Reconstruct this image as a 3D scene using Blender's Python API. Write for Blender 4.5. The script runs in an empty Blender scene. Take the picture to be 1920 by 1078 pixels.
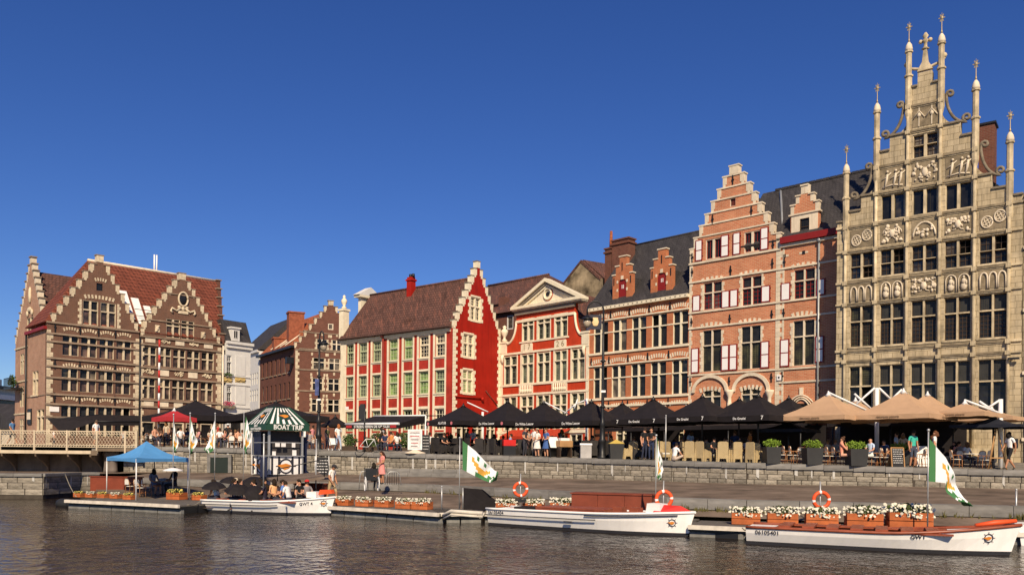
import bpy, math, random
from mathutils import Vector, Matrix
random.seed(7)
SC = bpy.context.scene
COL = SC.collection
# - camera
F, CX, HY, ROLL, CZ = 1550.0, 960.0, 855.0, 0.01, 2.5
CR, SR = math.cos(ROLL), math.sin(ROLL)
cd = bpy.data.cameras.new('camera'); cam = bpy.data.objects.new('camera', cd); COL.objects.link(cam)
cd.sensor_width = 36.0; cd.lens = 36.0 * F / 1920.0
cd.shift_y = (HY - 539.0) / 1920.0
cd.clip_start = 0.5; cd.clip_end = 3000
cam.matrix_world = Matrix(((CR, -SR, 0, 0), (0, 0, -1, 0), (SR, CR, 0, CZ), (0, 0, 0, 1)))
SC.camera = cam
# - sky, sun, exposure
SUN_AZ, SUN_EL = math.radians(3), math.radians(37)      # azimuth measured to the right of straight behind the camera
wd = bpy.data.worlds.new('World'); SC.world = wd; wd.use_nodes = True
wn = wd.node_tree.nodes; wl = wd.node_tree.links
bg = wn['Background']; sk = wn.new('ShaderNodeTexSky'); sk.sky_type = 'NISHITA'; sk.sun_disc = False
sk.sun_elevation = SUN_EL
sdir = Vector((math.sin(SUN_AZ) * math.cos(SUN_EL), -math.cos(SUN_AZ) * math.cos(SUN_EL), math.sin(SUN_EL)))
sk.sun_rotation = math.atan2(sdir.x, sdir.y)
sk.altitude = 300; sk.air_density = 1.0; sk.dust_density = 0.0; sk.ozone_density = 7.0
hs_ = wn.new('ShaderNodeHueSaturation'); hs_.inputs['Saturation'].default_value = 1.16; hs_.inputs['Hue'].default_value = 0.517; wl.new(sk.outputs[0], hs_.inputs['Color']); wl.new(hs_.outputs[0], bg.inputs[0]); bg.inputs[1].default_value = 0.079
sd = bpy.data.lights.new('sun', 'SUN'); sun = bpy.data.objects.new('sun', sd); COL.objects.link(sun)
sd.energy = 5.0; sd.angle = math.radians(0.55); sd.color = (1.0, 0.83, 0.6)
sun.rotation_euler = (-sdir).to_track_quat('-Z', 'Y').to_euler(); sun.location = (0, -40, 60)
vs = SC.view_settings; vs.view_transform = 'Standard'; vs.look = 'None'; vs.exposure = 0.24; vs.gamma = 1.0
vs.use_curve_mapping = False
SC.render.engine = 'CYCLES'; SC.cycles.use_denoising = True; SC.cycles.max_bounces = 6
SC.cycles.use_adaptive_sampling = True; SC.cycles.adaptive_threshold = 0.02

# - pixel rays
def ray(px, py):
    a = (px - CX) / F; b = -(py - HY) / F
    return Vector((a * CR - b * SR, 1.0, a * SR + b * CR))
def at(px, py, d):
    return Vector((0, 0, CZ)) + ray(px, py) * d
def gnd(px, py, z):
    r = ray(px, py); return Vector((0, 0, CZ)) + r * ((z - CZ) / r.z)
def pt(px, d): return ((px - CX) / F * d, d)
def along(P, X, px):
    dx = (X - CX) / F; k = (px - CX) / F
    t = (k * P[1] - P[0]) / (dx - k); return (P[0] + dx * t, P[1] + t)
def street_z(x, y=0): return 2.5 - 0.0175 * max(-32, min(32, x))
def on_street(px, d):
    p = pt(px, d); return Vector((p[0], p[1], street_z(p[0])))

# - object helpers
def tag(o, label=None, cat=None, group=None, kind=None):
    if label: o['label'] = label
    if cat: o['category'] = cat
    if group: o['group'] = group
    if kind: o['kind'] = kind
    return o
def thing(name, label, cat, loc=(0, 0, 0), rotz=0, group=None):
    o = bpy.data.objects.new(name, None); COL.objects.link(o)
    o.location = loc; o.rotation_euler = (0, 0, rotz); o.empty_display_size = 0.2
    return tag(o, label, cat, group)
def children(o): return [c for c in COL.objects if c.parent == o]
KIDS = {}
def link(o, parent=None):
    COL.objects.link(o)
    if parent is not None:
        o.parent = parent; KIDS.setdefault(parent.name, []).append(o)
    return o
def copy_tree(o, parent=None, loc=None, rotz=None, label=None, scale=None):
    c = o.copy(); link(c, parent)
    if loc is not None: c.location = loc
    if rotz is not None: c.rotation_euler = (0, 0, rotz)
    if scale is not None: c.scale = (scale,) * 3
    if label: c['label'] = label
    for ch in KIDS.get(o.name, []): copy_tree(ch, c)
    return c
def inst(mesh, name, parent=None, loc=(0, 0, 0), rot=(0, 0, 0), scale=(1, 1, 1)):
    o = bpy.data.objects.new(name, mesh); link(o, parent)
    o.location = loc; o.rotation_euler = rot; o.scale = scale
    return o

class MB:
    def __init__(s): s.v = []; s.f = []; s.m = []; s.sm = []
    def add(s, vs, fs, m=0, smooth=False):
        b = len(s.v); s.v += [tuple(v) for v in vs]
        for f in fs: s.f.append(tuple(b + i for i in f)); s.m.append(m); s.sm.append(smooth)
        return s
    def box(s, x0, x1, y0, y1, z0, z1, m=0):
        if x0 > x1: x0, x1 = x1, x0
        if y0 > y1: y0, y1 = y1, y0
        if z0 > z1: z0, z1 = z1, z0
        return s.add([(x0, y0, z0), (x1, y0, z0), (x1, y1, z0), (x0, y1, z0), (x0, y0, z1), (x1, y0, z1), (x1, y1, z1), (x0, y1, z1)],
                     [(0, 3, 2, 1), (4, 5, 6, 7), (0, 1, 5, 4), (1, 2, 6, 5), (2, 3, 7, 6), (3, 0, 4, 7)], m)
    def obox(s, c, ax, ay, az, m=0):           # oriented box: centre and three half-axis vectors
        c, ax, ay, az = Vector(c), Vector(ax), Vector(ay), Vector(az)
        P = [c + ax * i + ay * j + az * k for k in (-1, 1) for (i, j) in ((-1, -1), (1, -1), (1, 1), (-1, 1))]
        return s.add(P, [(0, 3, 2, 1), (4, 5, 6, 7), (0, 1, 5, 4), (1, 2, 6, 5), (2, 3, 7, 6), (3, 0, 4, 7)], m)
    def quad(s, a, b, c, d, m=0): return s.add([a, b, c, d], [(0, 1, 2, 3)], m)
    def poly(s, pts, m=0): return s.add(pts, [tuple(range(len(pts)))], m)
    def prism(s, pts, y0, y1, m=0):             # polygon in x,z extruded along y
        n = len(pts)
        V = [(p[0], y0, p[1]) for p in pts] + [(p[0], y1, p[1]) for p in pts]
        return s.add(V, [tuple(range(n)), tuple(range(2 * n - 1, n - 1, -1))] + [(i, i + n, (i + 1) % n + n, (i + 1) % n) for i in range(n)], m)
    def slab(s, pts, z0, z1, m=0):              # polygon in x,y extruded along z; z may be per point
        n = len(pts)
        V = [(p[0], p[1], z0) for p in pts] + [(p[0], p[1], z1) for p in pts]
        return s.add(V, [tuple(range(n - 1, -1, -1)), tuple(range(n, 2 * n))] + [(i, (i + 1) % n, (i + 1) % n + n, i + n) for i in range(n)], m)
    def tube(s, path, r, n=8, m=0, smooth=True, cap=True):
        P = [Vector(p) for p in path]; R = r if isinstance(r, (list, tuple)) else [r] * len(P)
        V = []; t0 = (P[1] - P[0]).normalized()
        up = Vector((0, 0, 1)) if abs(t0.z) < 0.9 else Vector((1, 0, 0))
        a = t0.cross(up).normalized()
        for i, p in enumerate(P):
            t = (P[min(i + 1, len(P) - 1)] - P[max(i - 1, 0)])
            t = t.normalized() if t.length > 1e-9 else t0
            a = (a - t * a.dot(t)); a = a.normalized() if a.length > 1e-6 else t.orthogonal().normalized()
            b = t.cross(a)
            for k in range(n):
                th = 2 * math.pi * k / n
                V.append(p + (a * math.cos(th) + b * math.sin(th)) * R[i])
        Fc = [(i * n + k, i * n + (k + 1) % n, (i + 1) * n + (k + 1) % n, (i + 1) * n + k) for i in range(len(P) - 1) for k in range(n)]
        s.add(V, Fc, m, smooth)
        if cap:
            b = len(s.v) - len(V)
            s.f += [tuple(b + k for k in range(n - 1, -1, -1)), tuple(b + len(V) - n + k for k in range(n))]; s.m += [m, m]; s.sm += [False, False]
        return s
    def lathe(s, prof, n=10, c=(0, 0, 0), m=0, smooth=True):
        V = [(c[0] + r * math.cos(2 * math.pi * k / n), c[1] + r * math.sin(2 * math.pi * k / n), c[2] + z) for r, z in prof for k in range(n)]
        Fc = [(i * n + k, i * n + (k + 1) % n, (i + 1) * n + (k + 1) % n, (i + 1) * n + k) for i in range(len(prof) - 1) for k in range(n)]
        s.add(V, Fc, m, smooth)
        b = len(s.v) - len(V)
        s.f += [tuple(b + k for k in range(n - 1, -1, -1)), tuple(b + len(V) - n + k for k in range(n))]; s.m += [m, m]; s.sm += [False, False]
        return s
    def blob(s, c, r, n=6, m=0, rings=4):
        rx, ry, rz = r if isinstance(r, (list, tuple)) else (r, r, r)
        V = [(c[0], c[1], c[2] - rz)]
        for i in range(1, rings):
            ph = -math.pi / 2 + math.pi * i / rings
            V += [(c[0] + rx * math.cos(ph) * math.cos(2 * math.pi * k / n), c[1] + ry * math.cos(ph) * math.sin(2 * math.pi * k / n), c[2] + rz * math.sin(ph)) for k in range(n)]
        V.append((c[0], c[1], c[2] + rz)); T = len(V) - 1
        Fc = [(0, 1 + (k + 1) % n, 1 + k) for k in range(n)]
        for i in range(rings - 2):
            Fc += [(1 + i * n + k, 1 + i * n + (k + 1) % n, 1 + (i + 1) * n + (k + 1) % n, 1 + (i + 1) * n + k) for k in range(n)]
        Fc += [(T, 1 + (rings - 2) * n + k, 1 + (rings - 2) * n + (k + 1) % n) for k in range(n)]
        return s.add(V, Fc, m, True)
    def mesh(s, name, mats):
        me = bpy.data.meshes.new(name); me.from_pydata(s.v, [], s.f)
        for mt in (mats if isinstance(mats, (list, tuple)) else [mats]): me.materials.append(mt)
        me.polygons.foreach_set('material_index', s.m)
        me.polygons.foreach_set('use_smooth', s.sm)
        me.update(); return me
    def build(s, name, mats, parent=None, loc=None, rotz=None):
        o = bpy.data.objects.new(name, s.mesh(name, mats)); link(o, parent)
        if loc is not None: o.location = loc
        if rotz is not None: o.rotation_euler = (0, 0, rotz)
        return o

def text_mesh(body, size, mat, depth=0.0, shear=0.0, bold=0.0):
    c = bpy.data.curves.new('lettering', 'FONT'); c.body = body; c.size = size; c.extrude = depth; c.shear = shear
    c.align_x = 'CENTER'; c.align_y = 'CENTER'; c.resolution_u = 2; c.offset = bold
    o = bpy.data.objects.new('lettering', c); COL.objects.link(o)
    dg = bpy.context.evaluated_depsgraph_get()
    me = bpy.data.meshes.new_from_object(o.evaluated_get(dg)); me.materials.clear(); me.materials.append(mat)
    bpy.data.objects.remove(o); bpy.data.curves.remove(c)
    return me

# - materials
MATS = {}
def mat(name, col, rough=0.75, spec=0.3, metal=0.0, var=0.15, vscale=2.0, bump=0.0, bscale=20.0, brick=None, streak=0.0,
        rand=0.0, emit=0, alpha=1, sheen=0, bands=None, tile=None, mott=(2.0, 1.6, 1.4)):
    """procedural material: noise variation of the base colour, optional brick / tile pattern, streaks, bump"""
    if name in MATS: return MATS[name]
    m = bpy.data.materials.new(name); m.use_nodes = True; MATS[name] = m
    N, L = m.node_tree.nodes, m.node_tree.links
    b = N['Principled BSDF']; b.inputs['Roughness'].default_value = rough; b.inputs['Metallic'].default_value = metal
    b.inputs['Specular IOR Level'].default_value = spec
    tc = N.new('ShaderNodeTexCoord')
    sp = N.new('ShaderNodeSeparateXYZ'); L.new(tc.outputs['Object'], sp.inputs[0])
    ad = N.new('ShaderNodeMath'); ad.operation = 'ADD'; L.new(sp.outputs[0], ad.inputs[0]); L.new(sp.outputs[1], ad.inputs[1])
    cb = N.new('ShaderNodeCombineXYZ'); L.new(ad.outputs[0], cb.inputs[0]); L.new(sp.outputs[2], cb.inputs[1])
    wallv = cb.outputs[0]
    def mixc(fac, a, bb, mode='MIX'):
        x = N.new('ShaderNodeMix'); x.data_type = 'RGBA'; x.blend_type = mode
        for sock, val in ((x.inputs[0], fac), (x.inputs[6], a), (x.inputs[7], bb)):
            if hasattr(val, 'is_linked') or isinstance(val, bpy.types.NodeSocket): L.new(val, sock)
            else: sock.default_value = val if not isinstance(val, tuple) else (val + (1,))[:4]
        return x.outputs[2]
    def noise(scale, detail=4, vec=None, rough_=0.6):
        n = N.new('ShaderNodeTexNoise'); n.inputs['Scale'].default_value = scale; n.inputs['Detail'].default_value = detail
        n.inputs['Roughness'].default_value = rough_
        L.new(vec or tc.outputs['Object'], n.inputs['Vector']); return n.outputs['Fac']
    def ramp(fac, lo, hi):
        r = N.new('ShaderNodeMapRange'); r.inputs[1].default_value = lo; r.inputs[2].default_value = hi; L.new(fac, r.inputs[0]); return r.outputs[0]
    c0 = tuple(max(0, c * (1 - var)) for c in col); c1 = tuple(min(1, c * (1 + var)) for c in col)
    colr = mixc(ramp(noise(vscale, 5), 0.3, 0.7), c0, c1)
    hgt = None
    if brick:
        bw, bh, colB, colM, ms = brick
        t = N.new('ShaderNodeTexBrick'); L.new(wallv, t.inputs['Vector'])
        t.inputs['Scale'].default_value = 1.0; t.inputs['Brick Width'].default_value = bw; t.inputs['Row Height'].default_value = bh
        t.inputs['Mortar Size'].default_value = ms; t.inputs['Mortar Smooth'].default_value = 0.2; t.inputs['Bias'].default_value = -0.2
        L.new(colr, t.inputs['Color1']); t.inputs['Color2'].default_value = colB + (1,); t.inputs['Mortar'].default_value = colM + (1,)
        colr = t.outputs['Color']; hgt = t.outputs['Fac']
        big = ramp(noise(0.7, 3), 0.35, 0.7)
        colr = mixc(big, colr, mixc(0.22, colr, (0.03, 0.02, 0.015)))
    if tile:                                     # overlapping roof tiles: courses along z, columns along x
        tw, th, amt = tile
        t = N.new('ShaderNodeTexBrick'); L.new(wallv, t.inputs['Vector']); t.inputs['Scale'].default_value = 1.0
        t.inputs['Brick Width'].default_value = tw; t.inputs['Row Height'].default_value = th
        t.inputs['Mortar Size'].default_value = th * 0.16; t.inputs['Mortar Smooth'].default_value = 0.6; t.offset = 0.5
        d = tuple(c * (1 - amt) for c in col)
        L.new(colr, t.inputs['Color1']); t.inputs['Color2'].default_value = tuple(min(1, c * (1 + amt * .6)) for c in col) + (1,); t.inputs['Mortar'].default_value = d + (1,)
        colr = t.outputs['Color']; hgt = t.outputs['Fac']
        st = N.new('ShaderNodeMapping'); st.inputs['Scale'].default_value = (1.5, 0.55, 1); st.inputs['Rotation'].default_value = (0, 0, 0.5); L.new(wallv, st.inputs[0])
        colr = mixc(ramp(noise(1.7, 6, st.outputs[0], 0.8), 0.52, 0.64), colr, tuple(min(1, c * k) for c, k in zip(col, mott)))
        colr = mixc(ramp(noise(1.1, 5, st.outputs[0], 0.7), 0.52, 0.7), colr, tuple(c * 0.45 for c in col))
    if streak:
        st = N.new('ShaderNodeMapping'); st.inputs['Scale'].default_value = (2.6, 0.28, 1); L.new(wallv, st.inputs[0])
        f = ramp(noise(1.2, 6, st.outputs[0], 0.7), 0.46, 0.72)
        mm = N.new('ShaderNodeMath'); mm.operation = 'MULTIPLY'; L.new(f, mm.inputs[0]); mm.inputs[1].default_value = streak
        colr = mixc(mm.outputs[0], colr, tuple(c * 0.28 for c in col))
    if rand:
        oi = N.new('ShaderNodeObjectInfo')
        mr = N.new('ShaderNodeMapRange'); mr.inputs[3].default_value = 1 - rand; mr.inputs[4].default_value = 1 + rand; L.new(oi.outputs['Random'], mr.inputs[0])
        colr = mixc(1.0, colr, mr.outputs[0], 'MULTIPLY')
    L.new(colr, b.inputs['Base Color'])
    if bump or hgt is not None:
        bp = N.new('ShaderNodeBump'); bp.inputs['Strength'].default_value = bump or 0.3; bp.inputs['Distance'].default_value = 0.02
        if hgt is not None:
            inv = N.new('ShaderNodeMath'); inv.operation = 'SUBTRACT'; inv.inputs[0].default_value = 1.0; L.new(hgt, inv.inputs[1]); L.new(inv.outputs[0], bp.inputs['Height'])
        else: L.new(noise(bscale, 4), bp.inputs['Height'])
        L.new(bp.outputs[0], b.inputs['Normal'])
    if emit:
        b.inputs['Emission Color'].default_value = col + (1,); b.inputs['Emission Strength'].default_value = emit
    return m

def glass(name, col, gw=0.14, gh=0.18, lead=(0.012, 0.011, 0.01), lw=0.018, tint=None, rough=0.16, spec=0.28):
    """leaded pane: dark reflective glass with small cames, each quarry slightly tilted"""
    if name in MATS: return MATS[name]
    m = bpy.data.materials.new(name); m.use_nodes = True; MATS[name] = m
    N, L = m.node_tree.nodes, m.node_tree.links; b = N['Principled BSDF']
    tc = N.new('ShaderNodeTexCoord'); sp = N.new('ShaderNodeSeparateXYZ'); L.new(tc.outputs['Object'], sp.inputs[0])
    cb = N.new('ShaderNodeCombineXYZ'); L.new(sp.outputs[0], cb.inputs[0]); L.new(sp.outputs[2], cb.inputs[1])
    t = N.new('ShaderNodeTexBrick'); L.new(cb.outputs[0], t.inputs['Vector']); t.inputs['Scale'].default_value = 1
    t.inputs['Brick Width'].default_value = gw; t.inputs['Row Height'].default_value = gh; t.inputs['Mortar Size'].default_value = lw; t.offset = 0.0
    oi = N.new('ShaderNodeObjectInfo'); n = N.new('ShaderNodeTexNoise'); n.inputs['Scale'].default_value = 1.3
    va = N.new('ShaderNodeVectorMath'); va.operation = 'ADD'; L.new(tc.outputs['Object'], va.inputs[0])
    cx = N.new('ShaderNodeCombineXYZ'); mu = N.new('ShaderNodeMath'); mu.operation = 'MULTIPLY'; mu.inputs[1].default_value = 37.0
    L.new(oi.outputs['Random'], mu.inputs[0]); L.new(mu.outputs[0], cx.inputs[0]); L.new(mu.outputs[0], cx.inputs[2]); L.new(cx.outputs[0], va.inputs[1]); L.new(va.outputs[0], n.inputs['Vector'])
    r = N.new('ShaderNodeMapRange'); r.inputs[1].default_value = 0.42; r.inputs[2].default_value = 0.7; L.new(n.outputs['Fac'], r.inputs[0])
    mx = N.new('ShaderNodeMix'); mx.data_type = 'RGBA'; L.new(r.outputs[0], mx.inputs[0])
    mx.inputs[6].default_value = col + (1,); mx.inputs[7].default_value = (tint or tuple(c * 2.2 + 0.004 for c in col)) + (1,)
    L.new(mx.outputs[2], t.inputs['Color1']); L.new(mx.outputs[2], t.inputs['Color2']); t.inputs['Mortar'].default_value = lead + (1,)
    L.new(t.outputs['Color'], b.inputs['Base Color'])
    rr = N.new('ShaderNodeMapRange'); rr.inputs[3].default_value = rough; rr.inputs[4].default_value = 0.6; L.new(t.outputs['Fac'], rr.inputs[0]); L.new(rr.outputs[0], b.inputs['Roughness'])
    b.inputs['Specular IOR Level'].default_value = spec
    n2 = N.new('ShaderNodeTexNoise'); n2.inputs['Scale'].default_value = 5; L.new(va.outputs[0], n2.inputs['Vector'])
    bp = N.new('ShaderNodeBump'); bp.inputs['Strength'].default_value = 0.35; bp.inputs['Distance'].default_value = 0.05; L.new(n2.outputs['Fac'], bp.inputs['Height']); L.new(bp.outputs[0], b.inputs['Normal'])
    return m

GRNG = random.Random(99)
def pick_glass(g):
    """most panes keep the house's own glass, a few show curtains, blinds or an open casement"""
    if g.name not in ('leaded_glass', 'plain_glass'): return g
    r = GRNG.random()
    if r < .13: return glass('drawn_curtain_glass', (.05, .04, .032), 5, 5, tint=(.24, .2, .15), rough=.3, spec=.3)
    if r < .2: return glass('half_lit_glass', (.012, .012, .012), 5, 5, tint=(.1, .08, .05), rough=.1, spec=.5)
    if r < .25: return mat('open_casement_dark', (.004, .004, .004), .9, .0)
    return g
# - facade kit
class House:
    """local frame: x along the front to the right, y into the house, z up"""
    def __init__(s, name, label, P0, P1, cat='house', group=None):
        s.P0, s.P1 = Vector(P0), Vector(P1); d = s.P1 - s.P0; s.L = d.length; s.d = d / s.L
        s.n = Vector((-s.d.y, s.d.x)); s.ang = math.atan2(s.d.y, s.d.x); s.holes = []
        s.root = thing(name, label, cat, (s.P0.x, s.P0.y, 0), s.ang, group); s.zoom(0, 0, 1); s.later = []
    def zoom(s, ox, oy, k): s.q = (ox, oy, k)
    def uz(s, x, y, off=0.0):
        px, py = s.q[0] + x / s.q[2], s.q[1] + y / s.q[2]
        r = ray(px, py); n = s.n; O = s.P0 + n * off
        t = (O.x * n.x + O.y * n.y) / (r.x * n.x + r.y * n.y)
        p = Vector((r.x * t, r.y * t)); return ((p - s.P0).dot(s.d), CZ + r.z * t)
    def u(s, x, y, off=0.0): return s.uz(x, y, off)[0]
    def z(s, x, y, off=0.0): return s.uz(x, y, off)[1]
    def rect(s, x0, y0, x1, y1, off=0.0):
        xm, ym = (x0 + x1) / 2, (y0 + y1) / 2
        return s.u(x0, ym, off), s.z(xm, y1, off), s.u(x1, ym, off), s.z(xm, y0, off)
    def part(s, mb, name, mats, parent=None, off=None):
        return mb.build(name, mats, parent or s.root)
    def window(s, u0, u1, z0, z1, nx=2, tz=(), fm=None, gm=None, fw=0.05, mw=0.09, tw=0.08, bars=None, bm=None, depth=0.12, y0=0.03, sill=0.0, name='window', hole=True):
        """opening with mullions and transoms as one part, every pane a sub-part"""
        if hole: s.holes.append((u0, z0, u1, z1))
        M_ = MB(); yb = depth + 0.06
        M_.box(u0, u0 + fw, y0, yb, z0, z1); M_.box(u1 - fw, u1, y0, yb, z0, z1)
        M_.box(u0 + fw, u1 - fw, y0, yb, z0, z0 + fw); M_.box(u0 + fw, u1 - fw, y0, yb, z1 - fw, z1)
        us = [u0 + fw]; w = (u1 - u0 - 2 * fw - (nx - 1) * mw) / nx; cols = []
        for i in range(nx):
            a = u0 + fw + i * (w + mw); cols.append((a, a + w))
            if i: M_.box(a - mw, a, y0 - 0.005, yb, z0 + fw, z1 - fw)
        zs = [z0 + fw] + [t for t in tz] + [z1 - fw]; rows = []
        for i in range(len(zs) - 1):
            a = zs[i] + (tw / 2 if i else 0); b = zs[i + 1] - (tw / 2 if i < len(zs) - 2 else 0); rows.append((a, b))
            if i: M_.box(u0 + fw, u1 - fw, y0 - 0.01, yb, zs[i] - tw / 2, zs[i] + tw / 2)
        if sill: M_.box(u0 - 0.06, u1 + 0.06, -sill, 0.1, z0 - 0.09, z0 - 0.002)
        w_ = M_.build(name, fm, s.root)
        for j, (za, zb) in enumerate(rows):
            g0 = gm[min(j, len(gm) - 1)] if isinstance(gm, (list, tuple)) else gm
            for (ua, ub) in cols:
                g = pick_glass(g0)
                MB().box(ua - 0.01, ub + 0.01, depth, depth + 0.02, za - 0.01, zb + 0.01).build('pane', g, w_)
                if bars:
                    bx, bz = bars if not isinstance(bars[0], tuple) else bars[j]; B = MB(); t = 0.016
                    for k in range(1, bx): x = ua + (ub - ua) * k / bx; B.box(x - t, x + t, depth - 0.03, depth - 0.002, za, zb)
                    for k in range(1, bz): z = za + (zb - za) * k / bz; B.box(ua, ub, depth - 0.034, depth - 0.004, z - t, z + t)
                    B.box(ua, ua + 0.045, depth - 0.036, depth - 0.006, za, zb); B.box(ub - 0.045, ub, depth - 0.036, depth - 0.006, za, zb)
                    B.box(ua, ub, depth - 0.038, depth - 0.008, za, za + 0.045); B.box(ua, ub, depth - 0.038, depth - 0.008, zb - 0.045, zb)
                    B.build('glazing_bars', bm or fm, w_)
        return w_
    def wall(s, outline, m, name='wall', thick=0.35, reveal=0.22, holes=None, back=True, parent=None, y=0.0, soff=None):
        """flat wall with rectangular openings: scan-line cells, reveals and returns"""
        H_ = [h for h in (holes if holes is not None else s.holes)]
        B = MB(); n = len(outline)
        zs = sorted(set([round(p[1], 4) for p in outline] + [round(h[1], 4) for h in H_] + [round(h[3], 4) for h in H_]))
        for za, zb in zip(zs[:-1], zs[1:]):
            if zb - za < 1e-4: continue
            zm = (za + zb) / 2; E = []
            for i in range(n):
                (x0, z0), (x1, z1) = outline[i], outline[(i + 1) % n]
                if (z0 < zm) != (z1 < zm):
                    f = lambda z: x0 + (x1 - x0) * (z - z0) / (z1 - z0)
                    E.append((f(zm), f(za), f(zb)))
            E.sort()
            for a, b in zip(E[0::2], E[1::2]):
                if back: B.quad((b[1], y + thick, za), (a[1], y + thick, za), (a[2], y + thick, zb), (b[2], y + thick, zb))
                hs = sorted([h for h in H_ if h[1] < zm < h[3] and h[2] > a[0] and h[0] < b[0]])
                L_ = (a[1], a[2])
                for h in hs:
                    B.quad((L_[0], y, za), (h[0], y, za), (h[0], y, zb), (L_[1], y, zb)); L_ = (h[2], h[2])
                B.quad((L_[0], y, za), (b[1], y, za), (b[2], y, zb), (L_[1], y, zb))
        area = sum(outline[i][0] * outline[(i + 1) % n][1] - outline[(i + 1) % n][0] * outline[i][1] for i in range(n))
        ol = outline if area > 0 else outline[::-1]
        for i in range(n):
            (x0, z0), (x1, z1) = ol[i], ol[(i + 1) % n]
            B.quad((x0, y, z0), (x0, y + thick, z0), (x1, y + thick, z1), (x1, y, z1))
        for (a, z0, b, z1) in H_:
            r = y + reveal
            B.quad((a, y, z0), (a, y, z1), (a, r, z1), (a, r, z0)); B.quad((b, y, z0), (b, r, z0), (b, r, z1), (b, y, z1))
            B.quad((a, y, z1), (b, y, z1), (b, r, z1), (a, r, z1)); B.quad((a, y, z0), (a, r, z0), (b, r, z0), (b, y, z0))
        return B.build(name, m, parent or s.root)
    def band(s, u0, u1, z0, z1, m, out=0.06, name='string_course', parent=None):
        return MB().box(u0, u1, -out, 0.02, z0, z1).build(name, m, parent or s.root)

def stepped(steps_left, steps_right, ul, ur, zb):
    """stepped gable outline from (u, ztop) lists, outermost first"""
    o = [(ul, zb)]
    prev = None
    for (u, zt) in steps_left:
        if prev is not None: o.append((u, prev))
        o.append((u, zt)); prev = zt
    right = [(ur, zb)]; prev = None
    for (u, zt) in steps_right:
        if prev is not None: right.append((u, prev))
        right.append((u, zt)); prev = zt
    return o + right[::-1]
# == HOUSES
def prismx(B, pts, x0, x1, m=0):
    n = len(pts)
    V = [(x0, p[0], p[1]) for p in pts] + [(x1, p[0], p[1]) for p in pts]
    return B.add(V, [tuple(range(n - 1, -1, -1)), tuple(range(n, 2 * n))] + [(i, (i + 1) % n, (i + 1) % n + n, i + n) for i in range(n)], m)
MB.prismx = prismx

m_cream = mat('cream_paint', (0.76, 0.67, 0.49), 0.55, 0.3, var=0.12, vscale=1.5, streak=0.2)
m_white = mat('white_render', (0.64, 0.62, 0.58), 0.7, 0.2, var=0.06, streak=0.12)
m_redA = mat('red_paint_front', (0.38, 0.034, 0.02), 0.6, 0.25, var=0.25, vscale=0.9, streak=0.4)
m_redG = mat('red_paint_gable', (0.34, 0.014, 0.006), 0.6, 0.2, var=0.16, vscale=0.8, streak=0.4, bump=0.15, bscale=30)
m_redB = mat('vermilion_paint', (0.47, 0.045, 0.014), 0.6, 0.25, var=0.2, vscale=0.9, streak=0.3)
m_stone = mat('sandstone_ashlar', (0.52, 0.425, 0.28), 0.85, 0.2, var=0.3, vscale=0.8, streak=0.8, brick=(0.62, 0.34, (0.5, 0.4, 0.25), (0.22, 0.17, 0.1), 0.014))
m_stoneT = mat('sandstone_trim', (0.5, 0.41, 0.27), 0.85, 0.2, var=0.38, vscale=1.6, streak=0.7, bump=0.4, bscale=14, rand=0.12)
m_stoneM = mat('grime_shadow_stone', (0.22, 0.175, 0.115), 0.9, 0.15, var=0.4, vscale=2.5, bump=0.4, rand=.15)  # colour holds grime plus the shadow line of each string course
m_stoneD = mat('weathered_dark_stone', (0.2, 0.165, 0.12), 0.9, 0.15, var=0.4, vscale=2.5, bump=0.4)
m_pale = mat('pale_limestone', (0.66, 0.56, 0.42), 0.8, 0.2, var=0.14, vscale=2, streak=0.25, rand=0.1)
m_pink = mat('pink_brick', (0.5, 0.165, 0.08), 0.85, 0.15, var=0.2, vscale=3, brick=(0.3, 0.1, (0.58, 0.24, 0.125), (0.6, 0.36, 0.22), 0.014))
m_orange = mat('orange_brick', (0.48, 0.14, 0.055), 0.85, 0.15, var=0.22, vscale=3, brick=(0.3, 0.1, (0.52, 0.17, 0.07), (0.44, 0.23, 0.13), 0.012))
m_brown = mat('brown_brick', (0.155, 0.08, 0.057), 0.88, 0.12, var=0.25, vscale=3, brick=(0.3, 0.1, (0.18, 0.085, 0.055), (0.2, 0.125, 0.085), 0.012))
m_brownP = mat('pale_brown_brick', (0.36, 0.19, 0.125), 0.88, 0.12, var=0.2, vscale=2, brick=(0.3, 0.1, (0.42, 0.24, 0.16), (0.45, 0.33, 0.24), 0.012))
m_dbrick = mat('dark_red_brick', (0.14, 0.05, 0.035), 0.88, 0.12, var=0.25, vscale=3, brick=(0.3, 0.1, (0.18, 0.068, 0.045), (0.18, 0.11, 0.08), 0.012))
m_slate = mat('slate_roof', (0.042, 0.038, 0.038), 0.7, 0.3, var=0.25, vscale=1.2, tile=(0.24, 0.2, 0.3), mott=(1.5, 1.5, 1.5))
m_rtile = mat('red_pantiles', (0.17, 0.05, 0.03), 0.75, 0.2, var=0.15, vscale=2, tile=(0.34, 0.34, 0.6), mott=(1.3, 1.2, 1.1))
m_rtile2 = mat('brown_plain_tiles', (0.105, 0.052, 0.04), 0.8, 0.2, var=0.35, vscale=2, tile=(0.3, 0.26, 0.45))
m_otile = mat('orange_tiles', (0.3, 0.095, 0.04), 0.8, 0.2, var=0.2, vscale=2, tile=(0.3, 0.26, 0.35))
m_black = mat('black_iron', (0.012, 0.012, 0.013), 0.45, 0.4, var=0.2)
m_zinc = mat('zinc_sheet', (0.32, 0.33, 0.33), 0.45, 0.5, metal=0.3, var=0.15)
m_oxred = mat('oxblood_paint', (0.22, 0.014, 0.012), 0.5, 0.3, var=0.1)
m_shut = mat('shutter_white', (0.8, 0.77, 0.74), 0.5, 0.3, var=0.04)
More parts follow.
